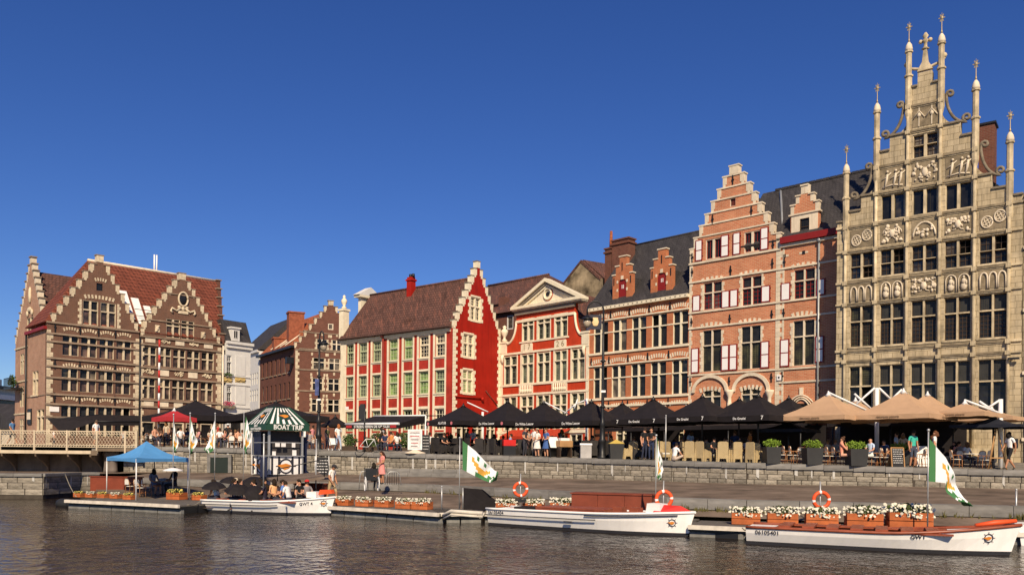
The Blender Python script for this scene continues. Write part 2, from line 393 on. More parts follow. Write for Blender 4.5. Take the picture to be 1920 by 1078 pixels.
m_gold = mat('dull_gilded_metal', (0.34, 0.27, 0.17), 0.5, 0.4, metal=0.4, var=0.1)
m_wood = mat('dark_window_wood', (0.05, 0.03, 0.018), 0.6, 0.3, var=0.2)
m_green = mat('sage_green_paint', (0.4, 0.44, 0.27), 0.55, 0.3, var=0.06)
m_lead = mat('grey_green_lead', (.17, .185, .14), .6)
m_render = mat('mottled_old_render', (0.26, 0.2, 0.125), 0.9, 0.1, var=0.85, vscale=0.7, bump=0.5, bscale=6, streak=0.3)
g_lead = glass('leaded_glass', (0.012, 0.012, 0.012))
g_leadB = glass('diamond_leaded_glass', (0.02, 0.02, 0.018), 0.1, 0.1, lead=(0.03, 0.028, 0.024), lw=0.018)
g_plain = glass('plain_glass', (0.01, 0.01, 0.011), 5, 5)
g_curt = glass('curtained_glass', (0.03, 0.022, 0.02), 5, 5, tint=(0.16, 0.1, 0.08), rough=0.25, spec=0.4)
g_green = glass('greenish_glass', (0.1, 0.16, 0.06), 5, 5, tint=(0.28, 0.42, 0.13), rough=0.2)
g_pgreen = glass('pale_curtain_glass', (0.07, 0.085, 0.06), 0.1, 0.14, tint=(0.26, 0.29, 0.2), lead=(0.05, 0.05, 0.04), lw=0.02, rough=0.2)
g_dim = glass('dim_interior_glass', (0.02, 0.018, 0.012), 0.12, 0.14, tint=(0.12, 0.115, 0.05), lw=0.02)

QM = {}
def stone_block(parent, m, x0, x1, y0, y1, z0, z1, name='quoin_stone'):
    k = ('blk', m.name)
    if k not in QM: QM[k] = MB().box(-.5, .5, -.5, .5, -.5, .5).mesh('stone_block', m)
    return inst(QM[k], name, parent, ((x0 + x1) / 2, (y0 + y1) / 2, (z0 + z1) / 2), scale=(x1 - x0, y1 - y0, z1 - z0))

def steps_trim(H, Ls, Rs, mcap, mblk, th=0.35, bw=0.32, cap=0.1, out=0.07, y=0.0, parent=None, zb=None):
    p = parent or H.root
    for lst, sg in ((Ls, 1), (Rs, -1)):
        for i, (u, zt) in enumerate(lst):
            un = lst[i + 1][0] if i + 1 < len(lst) else (Ls[-1][0] + Rs[-1][0]) / 2
            if i == len(lst) - 1 and sg < 0: continue            # the top stone is shared
            a, b = (u - sg * out, un + sg * 0.02)
            if i == len(lst) - 1: b = Rs[-1][0] + out
            stone_block(p, mcap, min(a, b), max(a, b), y - out, y + th + 0.05, zt, zt + cap, 'cap_stone')
            if mblk:
                h = min(0.55, (zt - lst[i - 1][1]) if i else 0.5) - 0.01
                c, d = (u - sg * 0.004, u + sg * bw) if i < len(lst) - 1 else (u - 0.004, Rs[-1][0] + 0.004)
                stone_block(p, mblk, min(c, d), max(c, d), y - 0.03, y + th + 0.012, zt - h, zt - 0.001, 'quoin_stone')
                if i < len(lst) - 1: stone_block(p, mblk, min(u, u + sg * bw * .65), max(u, u + sg * bw * .65) , y - 0.026, y + th * 0.5, zt - h - 0.2, zt - h - 0.002, 'quoin_stone')

def quoins(H, u, sg, z0, z1, m, w=(0.42, 0.26), h=0.28, y=-0.03, th=0.06, parent=None):
    z = z0; i = 0
    while z + h <= z1 + 0.05:
        ww = w[i % 2]; a, b = (u - sg * 0.004, u + sg * ww)
        stone_block(parent or H.root, m, min(a, b), max(a, b), y, th, z, min(z + h - 0.012, z1)); z += h; i += 1

def anchor_irons(H, pts, h=0.55, name='wall_anchor'):
    for (u, z) in pts:
        B = MB().box(u - 0.035, u + 0.035, -0.07, 0, z - h / 2, z + h / 2).box(u - 0.09, u + 0.09, -0.065, 0, z - 0.05, z + 0.05)
        B.build(name, m_black, H.root)

def relieving(H, spans, z, m, hh=0.3, n=7, name='relieving_arch', rise=0.16):
    """row of pale voussoirs over each span"""
    for (a, b) in spans:
        B = MB()
        for k in range(n):
            t = (k + 0.5) / n * 2 - 1; uc = (a + b) / 2 + t * (b - a) / 2; w = (b - a) / n * 0.26
            zc = z + rise * (1 - t * t)
            B.obox((uc, -0.012, zc), (w, 0, -w * t * .5), (0, 0.03, 0), (t * hh * .22, 0, hh / 2))
        B.build(name, m, H.root)

# - plan of the quay front, chained along the facades
S1 = pt(1912, 45.0); S0 = along(S1, -1100, 1570)
P1 = (S0[0] + 0.75, S0[1] + 1.7); P0 = along(P1, -700, 1290)
D1 = P0; D0 = along(D1, -550, 1103)
K1 = D0; K0 = along(K1, -560, 936)
G1 = K0; G0 = along(G1, 2186, 848)
A1 = G0; A0 = along(A1, -1000, 638)

# == 1  sandstone guild house with pinnacles
H = House('guild_house', 'tall sandstone guild house with pinnacled stepped gable and carved panels', S0, S1)
H.zoom(1540, 380, 2.566)
bays = [(138, 243), (282, 392), (433, 550), (592, 715), (758, 890)]
ub = [(H.u(a, 600) - .03, H.u(b, 600) + .03) for a, b in bays]
Z = lambda y, x=490: H.z(x, y)
zE = (Z(1090), Z(870), Z(770)); zD = (Z(672), Z(545), Z(468)); zC = (Z(330), Z(200))
for i, (a, b) in enumerate(ub):
    H.window(a, b, zE[0], zE[2], 2, (zE[1],), m_stoneT, [g_plain, g_leadB] if i != 0 else [g_plain, g_dim], mw=0.1, tw=0.09, fw=.03, depth=0.24, y0=0.05)
    H.window(a, b, zD[0], zD[2], 2, (zD[1],), m_stoneT, [g_lead, g_leadB] if i else [g_dim, g_dim], mw=0.1, tw=0.08, fw=.03, depth=0.24, y0=0.05, bars=((3, 6), (1, 1)), bm=m_wood)
    H.window(a, b, zC[0], zC[1], 2, ((zC[0] + zC[1]) / 2 - .05,), m_stoneT, g_lead, mw=0.12, tw=0.035, fw=.03, depth=0.24, y0=0.05, bars=(2, 2), bm=m_wood)
H.zoom(1540, 0, 2.566)
zB = (Z(1030, 497), Z(905, 497)); zA = (Z(755, 500), Z(640, 500))
for i in (1, 2, 3): H.window(ub[i][0], ub[i][1], zB[0], zB[1], 2, (), m_stoneT, g_plain, mw=0.15, depth=0.26, y0=0.05)
H.window(ub[2][0], ub[2][1], zA[0], zA[1], 2, ((zA[0] + zA[1]) / 2 + .05,), m_stoneT, g_lead, mw=0.16, tw=0.035, depth=0.24, y0=0.05, bars=(2, 2), bm=m_wood)
# pilaster axes
H.zoom(1540, 380, 2.566)
up = [H.u(x, 600) for x in (113, 258, 408, 565, 732, 899)]
uL, uR = H.u(72, 600), H.u(966, 600)
H.zoom(1540, 0, 2.566)
zs1 = Z(1040, 160) ; zs1b = Z(955, 215)                   # outer shoulder low / high (left bay)
zs1 = (Z(1030, 155) + Z(895, 860)) / 2; zs1b = (Z(955, 215) + Z(830, 805)) / 2
zs2 = (Z(735, 305) + Z(650, 690)) / 2; zs2b = (Z(655, 370) + Z(590, 640)) / 2
zs3 = Z(410, 495); zs3b = Z(345, 500)
um = (up[2] + up[3]) / 2; zE0 = H.z(75, 1075)
def lerp(a, b, t): return a + (b - a) * t
ol = [(uL, 2.0), (uL, zE0), (up[0], zE0), (up[0], zs1), (lerp(up[0], up[1], .5), zs1), (lerp(up[0], up[1], .5), zs1b), (up[1], zs1b), (up[1], zs2),
      (lerp(up[1], up[2], .42), zs2), (lerp(up[1], up[2], .42), zs2b), (up[2], zs2b), (up[2], zs3), (um - .38, zs3), (um - .38, zs3b), (um + .38, zs3b), (um + .38, zs3), (up[3], zs3),
      (up[3], zs2b), (lerp(up[3], up[4], .58), zs2b), (lerp(up[3], up[4], .58), zs2), (up[4], zs2), (up[4], zs1b), (lerp(up[4], up[5], .5), zs1b), (lerp(up[4], up[5], .5), zs1),
      (up[5], zs1), (up[5], zE0), (uR, zE0), (uR, 2.0)]
H.wall(ol, m_stone, thick=0.5, reveal=0.32)
for (a, b, zt) in ((up[0], lerp(up[0], up[1], .5), zs1), (lerp(up[0], up[1], .5), up[1], zs1b), (up[1], lerp(up[1], up[2], .42), zs2), (lerp(up[1], up[2], .42), up[2], zs2b), (up[2], um - .38, zs3),
                  (um + .38, up[3], zs3), (up[3], lerp(up[3], up[4], .58), zs2b), (lerp(up[3], up[4], .58), up[4], zs2), (up[4], lerp(up[4], up[5], .5), zs1b), (lerp(up[4], up[5], .5), up[5], zs1), (uL - .05, up[0], zE0), (up[5], uR, zE0)):
    stone_block(H.root, m_stoneD, a, b, -.1, .56, zt, zt + .11, 'cap_stone')
# string courses between the pilaster shafts
H.zoom(1540, 380, 2.566)
lv = [(Z(690), 0, 5, .14), (Z(742), 0, 5, .12), (Z(455), 0, 5, .1), (Z(346), 0, 5, .13), (Z(190), 0, 5, .1), (Z(66), 0, 5, .13)]
H.zoom(1540, 0, 2.566)
lv += [(Z(893, 497), 1, 4, .1), (Z(765, 497), 1, 4, .13), (Z(622, 497), 2, 3, .09), (Z(500, 497), 2, 3, .12)]
for (z, i, j, t) in lv:
    for k in range(i, j):
        H.band(up[k] + .12, up[k + 1] - .12, z - t / 2, z + t / 2, m_stoneM, .1)
        H.band(up[k] + .12, up[k + 1] - .12, z - t / 2 - .07, z - t / 2 - .002, m_stoneT, .05)
    if (i, j) == (0, 5):
        H.band(uL - .04, up[0] - .12, z - t / 2, z + t / 2, m_stoneT, .1); H.band(up[5] + .12, uR, z - t / 2, z + t / 2, m_stoneT, .1)
# sills under every window row
for (z, i, j) in ((zD[0], 0, 5), (zC[0], 0, 5), (zB[0], 1, 4), (zA[0], 2, 3)):
    for k in range(i, j): H.band(ub[k][0] - .08, ub[k][1] + .08, z - .1, z - .003, m_stoneT, .09, 'window_sill')
# shafts and pinnacles
tops = [zs1 + (Z(870, 120) - zs1), Z(555, 266), Z(255, 418), Z(205, 580), Z(425, 743), Z(665, 913)]
tops = [Z(850, 120), Z(550, 267), Z(255, 418), Z(205, 580), Z(425, 743), Z(665, 913)]
tops = [(tops[0] + tops[5]) / 2, (tops[1] + tops[4]) / 2, (tops[2] + tops[3]) / 2]; tops = tops + tops[::-1]
for k, u in enumerate(up):
    zt = tops[k]; B = MB()
    B.lathe([(0.09, 2.0), (0.09, zt - 3.4)], 8, (u, -.06, 0)).build('pilaster_shaft', m_stoneT, H.root)
    zc = {0: zs1, 5: zs1, 1: zs2, 4: zs2, 2: zs3, 3: zs3}[k] - .9
    P = MB().lathe([(0.1, zc - 1.0), (0.19, zc - .6), (0.19, (zc + zt) / 2), (0.25, (zc + zt) / 2 + .04), (0.25, (zc + zt) / 2 + .12), (0.165, (zc + zt) / 2 + .2), (0.165, zt - .1), (0.23, zt - .06), (0.23, zt + .02)], 8, (u, .0, 0), smooth=False)
    p_ = P.build('pinnacle', m_stoneT, H.root)
    MB().lathe([(0.2, zt + .02), (0.21, zt + .15), (0.16, zt + .38), (0.06, zt + .55)], 10, (u, 0, 0)).build('pinnacle_cap', m_pale, p_)
    V = MB().lathe([(0.035, zt + .5), (0.06, zt + .66), (0.03, zt + .75), (0.02, zt + 1.4), (0.012, zt + 1.75)], 6, (u, 0, 0))
    for a in range(6):
        an = a * math.pi / 3; V.obox((u + .1 * math.cos(an), 0, zt + 1.45 + .14 * math.sin(an)), (.07 * math.cos(an), 0, .09 * math.sin(an)), (0, .012, 0), (-.03 * math.sin(an), 0, .03 * math.cos(an)))
    V.blob((u, 0, zt + 1.45), (.1, .04, .12)).build('weather_vane', m_gold, p_)
    for (z, i, j, t) in lv:
        if i <= k <= j: stone_block(H.root, m_stoneT, u - .13, u + .13, -.2, .02, z - t / 2 - .1, z + t / 2 + .02, 'shaft_ring')
# volutes on the gable shoulders
def volute(H, ua, za, ub_, zb_, name='volute', r=.09):
    """curl from low outer end (ua,za) to high inner end (ub_,zb_)"""
    sg = 1 if ub_ > ua else -1; w = abs(ub_ - ua); h = zb_ - za; path = []
    for k in range(14):                                     # outer curl
        t = k / 13; an = -math.pi * 2.4 * (1 - t) + math.pi * 1.5; rr = .07 + .17 * t
        path.append((ua + sg * (.24 + rr * math.cos(an) * -1), .05, za + .3 + rr * math.sin(an)))
    for k in range(1, 11):
        t = k / 10 * math.pi / 2
        path.append((ua + sg * (.24 + (w - .4) * math.sin(t)), .05, za + .06 + (h - .3) * (1 - math.cos(t))))
    for k in range(10):
        t = k / 9; an = t * math.pi * 2.2; rr = .2 - .13 * t
        path.append((ub_ - sg * (.16 - rr * math.cos(an) + .2), .05, za + h - .24 + rr * math.sin(an)))
    MB().tube(path, r, 6).build(name, m_stoneD, H.root)
volute(H, up[0] + .2, zs1 + .7, up[1] - .1, zs1b + 2.0); volute(H, up[5] - .2, zs1 + .7, up[4] + .1, zs1b + 2.0)
volute(H, up[1] + .2, zs2 + .75, up[2] - .1, zs2b + 2.0); volute(H, up[4] - .2, zs2 + .75, up[3] + .1, zs2b + 2.0)
# fills under the volutes and the top finial with its two curls
B = MB()
for (a, b, z0, z1) in ((up[1], up[0], zs1b, 1.0), (up[4], up[5], zs1b, 1.0), (up[2], up[1], zs2b, 1.05), (up[3], up[4], zs2b, 1.05)):
    w = (b - a) * .55
    B.prism([(a, z0)] + [(a + w * (1 - math.cos(t * math.pi / 16)), z0 + z1 * (1 - math.sin(t * math.pi / 16))) for t in range(0, 9)][0:] + [(a, z0)][:0], .12, .36)
B.build('gable_shoulder', m_stone, H.root)
T = MB().tube([(um - .95, .1, zs3b + .75), (um - 1.0, .1, zs3b + .55), (um - .8, .1, zs3b + .4), (um - .4, .1, zs3b + .28), (um, .1, zs3b + .2), (um + .4, .1, zs3b + .28), (um + .8, .1, zs3b + .4), (um + 1.0, .1, zs3b + .55), (um + .95, .1, zs3b + .75)], .08, 6)
T.blob((um - .98, .1, zs3b + .7), .17).blob((um + .98, .1, zs3b + .7), .17)
T.prism([(um - .42, zs3b + .1), (um + .42, zs3b + .1), (um + .16, zs3b + .6), (um + .09, zs3b + 1.3), (um - .09, zs3b + 1.3), (um - .16, zs3b + .6)], 0, .22)
T.lathe([(0.1, zs3b + 1.3), (.22, zs3b + 1.36), (.1, zs3b + 1.46), (.09, zs3b + 1.7), (.2, zs3b + 1.82), (.08, zs3b + 1.95), (.17, zs3b + 2.1), (.05, zs3b + 2.3)], 8, (um, .1, 0))
for sg in (-1, 1): T.blob((um + sg * .25, .1, zs3b + 1.82), (.13, .1, .13))
T.build('gable_finial', m_stoneT, H.root)
# carved panels
def relief(H, u0, u1, z0, z1, seed, kind='arms', m=None):
    r = random.Random(seed); B = MB(); w, h = u1 - u0, z1 - z0; uc, zc = (u0 + u1) / 2, (z0 + z1) / 2
    fr = MB().box(u0, u1, -.02, .02, z0, z1)
    p = fr.build('carved_panel', m_stoneM, H.root)
    if kind == 'arms':
        B.blob((uc, -.06, zc), (w * .13, .1, h * .24), 8)
        for k in range(15):
            x, z = r.uniform(.08, .46) * w, r.uniform(-.42, .42) * h; s_ = r.uniform(.03, .07) * w
            for sg in (-1, 1): B.blob((uc + sg * x, -.05, zc + z), (s_ * r.uniform(.7, 1.5), .07, s_ * r.uniform(.8, 1.8)), 6)
        for sg in (-1, 1):
            B.tube([(uc + sg * w * (.2 + .2 * math.cos(t)), -.04, zc + h * .3 * math.sin(t)) for t in [k * .6 for k in range(9)]], .035, 5)
    elif kind == 'arch':
        B.tube([(uc + w * .44 * math.cos(t), -.04, z0 + h * .1 + h * .78 * math.sin(t)) for t in [math.pi * k / 12 for k in range(13)]], .06, 5)
        for k in range(14): B.blob((uc + r.uniform(-.3, .3) * w, -.05, z0 + r.uniform(.15, .6) * h), (r.uniform(.05, .1) * w, .07, r.uniform(.06, .12) * h), 6)
    elif kind == 'wheel':
        for c in (-.23, .23):
            B.tube([(uc + c * w + w * .2 * math.cos(t), -.04, zc + c * h * .5 + h * .3 * math.sin(t)) for t in [math.pi * k / 8 for k in range(17)]], .045, 5)
            for a in range(4): B.tube([(uc + c * w + w * .1 * math.cos(a * 1.57 + .5) + w * .06 * math.cos(t), -.03, zc + c * h * .5 + h * .15 * math.sin(a * 1.57 + .5) + h * .09 * math.sin(t)) for t in [math.pi * k / 4 for k in range(9)]], .03, 5)
    elif kind == 'niche':
        for c in (-.32, 0, .32):
            B.tube([(uc + (c - .13) * w, -.06, z0)] + [(uc + c * w - .13 * w * math.cos(t), -.06, z0 + h * .55 + h * .3 * math.sin(t)) for t in [math.pi * k / 8 for k in range(9)]] + [(uc + (c + .13) * w, -.06, z0)], .05, 5)
    elif kind == 'statue':
        for c in (-.24, .24):
            B.tube([(uc + (c - .2) * w, -.06, z0)] + [(uc + c * w - .2 * w * math.cos(t), -.06, z0 + h * .6 + h * .32 * math.sin(t)) for t in [math.pi * k / 8 for k in range(9)]] + [(uc + (c + .2) * w, -.06, z0)], .04, 5)
            x = uc + c * w; B.blob((x, -.07, z0 + h * .25), (w * .14, .1, h * .24)); B.blob((x, -.1, z0 + h * .52), (w * .1, .1, h * .18)); B.blob((x, -.1, z0 + h * .75), (w * .05, .07, h * .09)); B.blob((x + w * .1, -.12, z0 + h * .45), (w * .04, .06, h * .14))
    elif kind == 'figures':
        for c in (-.25, .1, .33):
            x = uc + c * w; B.tube([(x - .1, -.05, z0 + .05), (x, -.06, zc - h * .1), (x + .05, -.06, zc + h * .2)], [.04, .08, .06], 6); B.blob((x + .04, -.06, zc + h * .32), .08); B.tube([(x - .25, -.05, zc - h * .05), (x, -.06, zc + .1), (x + .25, -.05, zc + h * .25)], .035, 5)
        B.tube([(u0 + .1, -.03, z0 + .1), (uc, -.04, z0 + .2), (u1 - .1, -.03, z0 + .1)], .05, 5)
    elif kind == 'tracery':
        for c in (-.25, .25):
            B.box(uc + (c - .02) * w, uc + (c + .02) * w, -.05, 0, z0, z1); B.tube([(uc + c * w - .22 * w, -.04, z0 + h * .45), (uc + c * w, -.04, z0 + h * .85), (uc + c * w + .22 * w, -.04, z0 + h * .45)], .045, 5); B.blob((uc + c * w, -.04, z0 + h * .6), (.12, .06, .14))
    B.build('carving', m or m_pale, p)
H.zoom(1540, 380, 2.566)
kinds1 = ['wheel', 'arms', 'arch', 'arms', 'wheel']; kinds2 = ['niche', 'statue', 'arms', 'statue', 'niche']
for k in range(5):
    relief(H, ub[k][0], ub[k][1], Z(172), Z(84), 10 + k, kinds1[k]); relief(H, ub[k][0], ub[k][1], Z(443), Z(358), 20 + k, kinds2[k])
H.zoom(1540, 0, 2.566)
for k, kd in ((1, 'figures'), (2, 'arms'), (3, 'figures')): relief(H, ub[k][0], ub[k][1], Z(880, 497), Z(778, 497), 30 + k, kd)
relief(H, ub[2][0], ub[2][1], Z(605, 497), Z(515, 497), 40, 'tracery')
# body, roof and chimney behind the gable
zr = zs2b - .6; um = H.L / 2
MB().prism([(uL + .05, 2.0), (uR, 2.0), (uR, zE0 - .1), (uR - .6, zE0 + .3), (um, zr), (uL + .6, zE0 + .3), (uL + .05, zE0 - .1)], .5, 14).build('roof', m_slate, H.root)
H.zoom(1540, 0, 2.566); y_ = 3.0
a, b = H.u(757, 700, y_), H.u(833, 700, y_); zc = H.z(795, 600, y_)
ch = MB().box(a, b, y_, y_ + 1.0, zE0, zc).build('chimney', m_dbrick, H.root); MB().box(a - .08, b + .08, y_ - .08, y_ + 1.08, zc + .002, zc + .12).build('chimney_cap', m_black, ch)
# small lamp bracket on the right wall
H.zoom(1540, 380, 2.566)
cu, cz = H.uz(925, 752); MB().box(cu - .25, cu + .3, -.35, -.2, cz - .05, cz + .06).box(cu - .1, cu, -.3, 0, cz, cz + .05).build('wall_camera', m_black, H.root)
# steps at the door
su = H.u(820, 1090); MB().box(H.L - 3.6, H.L - .9, -1.2, 0, 2.0, 2.75).box(H.L - 3.3, H.L - 1.1, -.8, 0, 2.0, 3.2).build('entrance_steps', m_stoneT, H.root)
H_S = H

# - stone neighbour at the right edge
e1 = (S1[0] + 12.8, S1[1] - 9.4); e0 = (S1[0] + .06, S1[1] - .06)
H = House('stone_house', 'plain pale stone house cut off beside the pinnacled guild house', e0, e1)
for k in range(6):
    for zz in (4.0, 7.6, 11.0): H.window(1.2 + k * 2.2, 2.4 + k * 2.2, zz, zz + 2.2, 2, (zz + 1.5,), m_pale, g_plain, mw=.1)
H.wall([(0, 2), (H.L, 2), (H.L, 16.6), (0, 16.6)], m_stone, thick=8, reveal=.2)
for zz in (3.6, 7.2, 10.6, 14, 16.6): H.band(0, H.L, zz, zz + .18, m_pale, .12)
MB().prismx([(-.2, 16.8), (8, 16.8), (4, 20)], 0, H.L).build('roof', m_slate, H.root)
MB().lathe([(.06, 2.2), (.06, 16.6)], 8, (.25, -.16, 0)).build('drainpipe', m_black, H.root)

# == 2  pink brick house with shutters
H = House('shuttered_house', 'pink brick step-gabled house with white panelled red shutters', P0, P1)
H.zoom(1270, 290, 4.3125)
Lp = [(90, 770), (135, 680), (180, 580), (225, 485), (275, 378), (325, 285), (370, 185), (422, 92)]
Rp = [(835, 640), (780, 556), (733, 474), (683, 396), (635, 314), (590, 232), (540, 152), (495, 92)]
LS = []; RS = []
for (a, b) in zip(Lp, Rp):
    u0, z0 = H.uz(a[0], a[1]); u1, z1 = H.uz(b[0], b[1]); zz = (z0 + z1) / 2
    LS.append((u0, zz)); RS.append((u1, zz))
LS[0] = (0.0, LS[0][1])
uW = RS[0][0]; zEave = H.z(980, 705)
def pwin(lights, ytop, ytr, ybot, g, xr, sill=0, bars=None):
    u0, u1 = H.u(lights[0] - 3, ybot - 20), H.u(lights[1] + 3, ybot - 20)
    H.window(u0, u1, H.z(xr, ybot), H.z(xr, ytop), 2, (H.z(xr, ytr),) if ytr else (), m_pale, g, mw=.1, tw=.08, fw=.03, depth=.16, bars=bars, bm=m_oxred)
    quoins(H, u0, -1, H.z(xr, ybot) , H.z(xr, ytop) + .1, m_pale, (.2, .12), .26, parent=H.root); quoins(H, u1, 1, H.z(xr, ybot), H.z(xr, ytop) + .1, m_pale, (.2, .12), .26)
def shutter(x0, x1, yt, yb, panels, dbl=False):
    u0, z0, u1, z1 = H.rect(x0, yt, x1, yb); w = (u1 - u0) / (2 if dbl else 1)
    for k in range(2 if dbl else 1):
        a = u0 + k * w + .012; b = a + w - .024; f = .075
        B = MB().box(a, b, -.1, -.035, z0, z1); s_ = B.build('shutter', m_oxred, H.root)
        hz_ = (z1 - z0 - f * (panels + 1)) / panels
        for j in range(panels):
            za = z0 + f + j * (hz_ + f); MB().box(a + f, b - f, -.112, -.09, za, za + hz_).build('shutter_panel', m_shut, s_)
        hg = MB()
        for j in (.2, .8): hg.box(b - .01 if k or not dbl else a - .05, b + .05 if k or not dbl else a + .01, -.09, -.05, z0 + (z1 - z0) * j, z0 + (z1 - z0) * j + .05)
        hg.build('hinge', m_black, s_)
# attic row
zt = (H.z(255, 690) + H.z(630, 612)) / 2; zb = (H.z(255, 848) + H.z(630, 782)) / 2
for (a, b) in ((232, 352), (543, 668)):
    H.window(H.u(a, 760) - .03, H.u(b, 730) + .03, zb, zt, 2, (), m_pale, g_lead, mw=.16, fw=.05, depth=.16, bars=(2, 1), bm=m_oxred)
for (a, b, t, bt) in ((150, 208, 692, 862), (355, 422, 652, 828), (452, 515, 632, 812), (675, 742, 590, 772)): shutter(a, b, t, bt, 2)
us, zb_, ue, zt_ = H.rect(425, 352, 470, 418); H.window(us, ue, zb_, zt_, 1, (), m_pale, mat('attic_hatch', (.1, .02, .015)), fw=.03)
H.zoom(1270, 500, 3.85)
pwin((190, 318), 112, 186, 306, [g_curt, g_lead], 254, bars=((2, 4), (1, 1))); pwin((468, 605), 72, 150, 276, [g_lead, g_lead], 536, bars=((2, 4), (1, 1))); pwin((843, 990), 16, 98, 228, [g_lead, g_lead], 916, bars=((2, 4), (1, 1)))
pwin((183, 312), 456, 566, 756, [g_dim, g_lead], 247); pwin((460, 597), 428, 545, 738, [g_dim, g_lead], 528); pwin((835, 985), 386, 502, 712, [g_dim, g_lead], 910)
shutter(113, 170, 208, 324, 1); shutter(322, 442, 170, 296, 1, True); shutter(608, 675, 138, 258, 1); shutter(750, 820, 118, 246, 1); shutter(1005, 1072, 88, 208, 1)
shutter(103, 160, 588, 768, 2); shutter(320, 436, 562, 750, 2, True); shutter(604, 668, 538, 732, 2); shutter(744, 812, 524, 722, 2); shutter(997, 1062, 500, 692, 2)
# ground floor: windows, doors and two big arches
gz = street_z(14)
for (a, b, yt, xr) in ((185, 315, 885, 250), (460, 600, 868, 530)):
    H.window(H.u(a, 930), H.u(b, 930), gz + 1.0, H.z(xr, yt), 2, (H.z(xr, yt) - .5,), m_pale, [g_plain, g_dim], mw=.12, depth=.2)
H.window(H.u(850, 960), H.u(965, 960), gz, H.z(905, 985), 1, (), m_wood, g_plain, fw=.1, depth=.3)
for zz in (gz,): H.window(H.u(360, 1000) - .3, H.u(400, 1000) + .3, gz, gz + 2.4, 1, (), m_wood, g_plain, fw=.1, depth=.3)
ol = stepped(LS, [(H.L, zEave)], 0, H.L, 2.0)
# combined outline: gable plus wing
ol = [(0, 2.0)]; prev = None
for (u, z_) in LS:
    if prev is not None: ol.append((u, prev))
    ol.append((u, z_)); prev = z_
right = []; prev = None
for (u, z_) in RS:
    if prev is not None: right.append((u, prev))
    right.append((u, z_)); prev = z_
ol += right[::-1] + [(uW, zEave), (H.L, zEave), (H.L, 2.0)]
H.wall(ol, m_pink, thick=.4, reveal=.2)
steps_trim(H, LS, RS, m_pale, m_pale, .4, .3, .09, .06)
# string courses (levels measured on the left edge of the front)
def pband(x, y, a=0.0, b=None, t=.12, out=.09): z_ = H.z(x, y); H.band(a - .03, b if b is not None else H.L, z_ - t / 2, z_ + t / 2, m_pale, out)
for (x, y, b) in ((528, 400, None), (528, 283, None), (528, 52, None), (528, 755, None)): pband(x, y, 0, b)
H.band(uW - .02, H.L, H.z(860, 830) - .06, H.z(860, 830) + .06, m_pale, .08)
H.zoom(1270, 290, 4.3125)
z_ = H.z(450, 830); H.band(-.05, uW + .05, z_ - .07, z_ + .07, m_pale, .1)
for i in (1, 2, 3, 4, 5, 6):
    z_ = LS[i][1]; H.band(LS[i][0] - .02, RS[i][0] + .02, z_ - .02, z_ + .085, m_pale, .055)
# pilaster strips at the house edges
quoins(H, 0, 1, gz, LS[0][1] - .1, m_pale, (.26, .18), .3); quoins(H, uW - .28, 1, gz, LS[0][1] - .1, m_pale, (.4, .3), .3); quoins(H, uW + .3, -1, gz, LS[0][1] - .1, m_pale, (.16, .12), .3)
# arches
H.zoom(1270, 500, 3.85)
for (xa, xb, yc, ysp) in ((108, 372, 780, 905), (398, 672, 764, 895)):
    ua, ub_ = H.u(xa, 850), H.u(xb, 850); zc = H.z((xa + xb) / 2, yc); zsp = H.z((xa + xb) / 2, ysp); B = MB()
    n = 14; uc = (ua + ub_) / 2; hw = (ub_ - ua) / 2
    pts = [(uc - hw * math.cos(math.pi * k / n), zsp + (zc - zsp) * math.sin(math.pi * k / n)) for k in range(n + 1)]
    for (p, q) in zip(pts[:-1], pts[1:]):
        p2 = (uc + (p[0] - uc) * .84, zsp + (p[1] - zsp) * .82); q2 = (uc + (q[0] - uc) * .84, zsp + (q[1] - zsp) * .82)
        B.add([(p[0], -.14, p[1]), (q[0], -.14, q[1]), (q2[0], -.14, q2[1]), (p2[0], -.14, p2[1]), (p[0], 0.01, p[1]), (q[0], .01, q[1]), (q2[0], .01, q2[1]), (p2[0], .01, p2[1])],
              [(0, 3, 2, 1), (0, 1, 5, 4), (3, 7, 6, 2)])
    B.build('arch_moulding', m_pale, H.root)
    relieving(H, [(uc - hw * .62, uc + hw * .62)], zsp + .1, m_pale, .3, 6)
for x in (384, 672):
    u = H.u(x, 930); zsp = H.z(x, 890)
    MB().lathe([(.16, gz), (.16, zsp - .9), (.13, zsp - .85), (.13, zsp - .5), (.3, zsp - .15), (.3, zsp)], 10, (u, -.14, 0)).build('column', m_pale, H.root)
ua, ub_ = H.u(812, 950), H.u(985, 950); zc = H.z(900, 905); B = MB(); uc = (ua + ub_) / 2; hw = (ub_ - ua) / 2
for t in range(3):
    B.tube([(uc + (hw - t * .12) * x / 5, -.12 + t * .03, zc - .2 - t * .13 - .5 * (abs(x) / 5) ** 2) for x in range(-5, 6)], .05, 6)
B.box(uc - .12, uc + .12, -.1, 0, zc - .15, zc + .3); B.build('portal_moulding', m_pale, H.root)
cu, cz = H.uz(738, 800); MB().box(cu - .15, cu + .15, -.12, 0, cz - .18, cz + .18).box(cu - .06, cu + .06, -.13, -.119, cz - .06, cz + .06, 1).build('alarm_box', [m_shut, m_black], H.root)
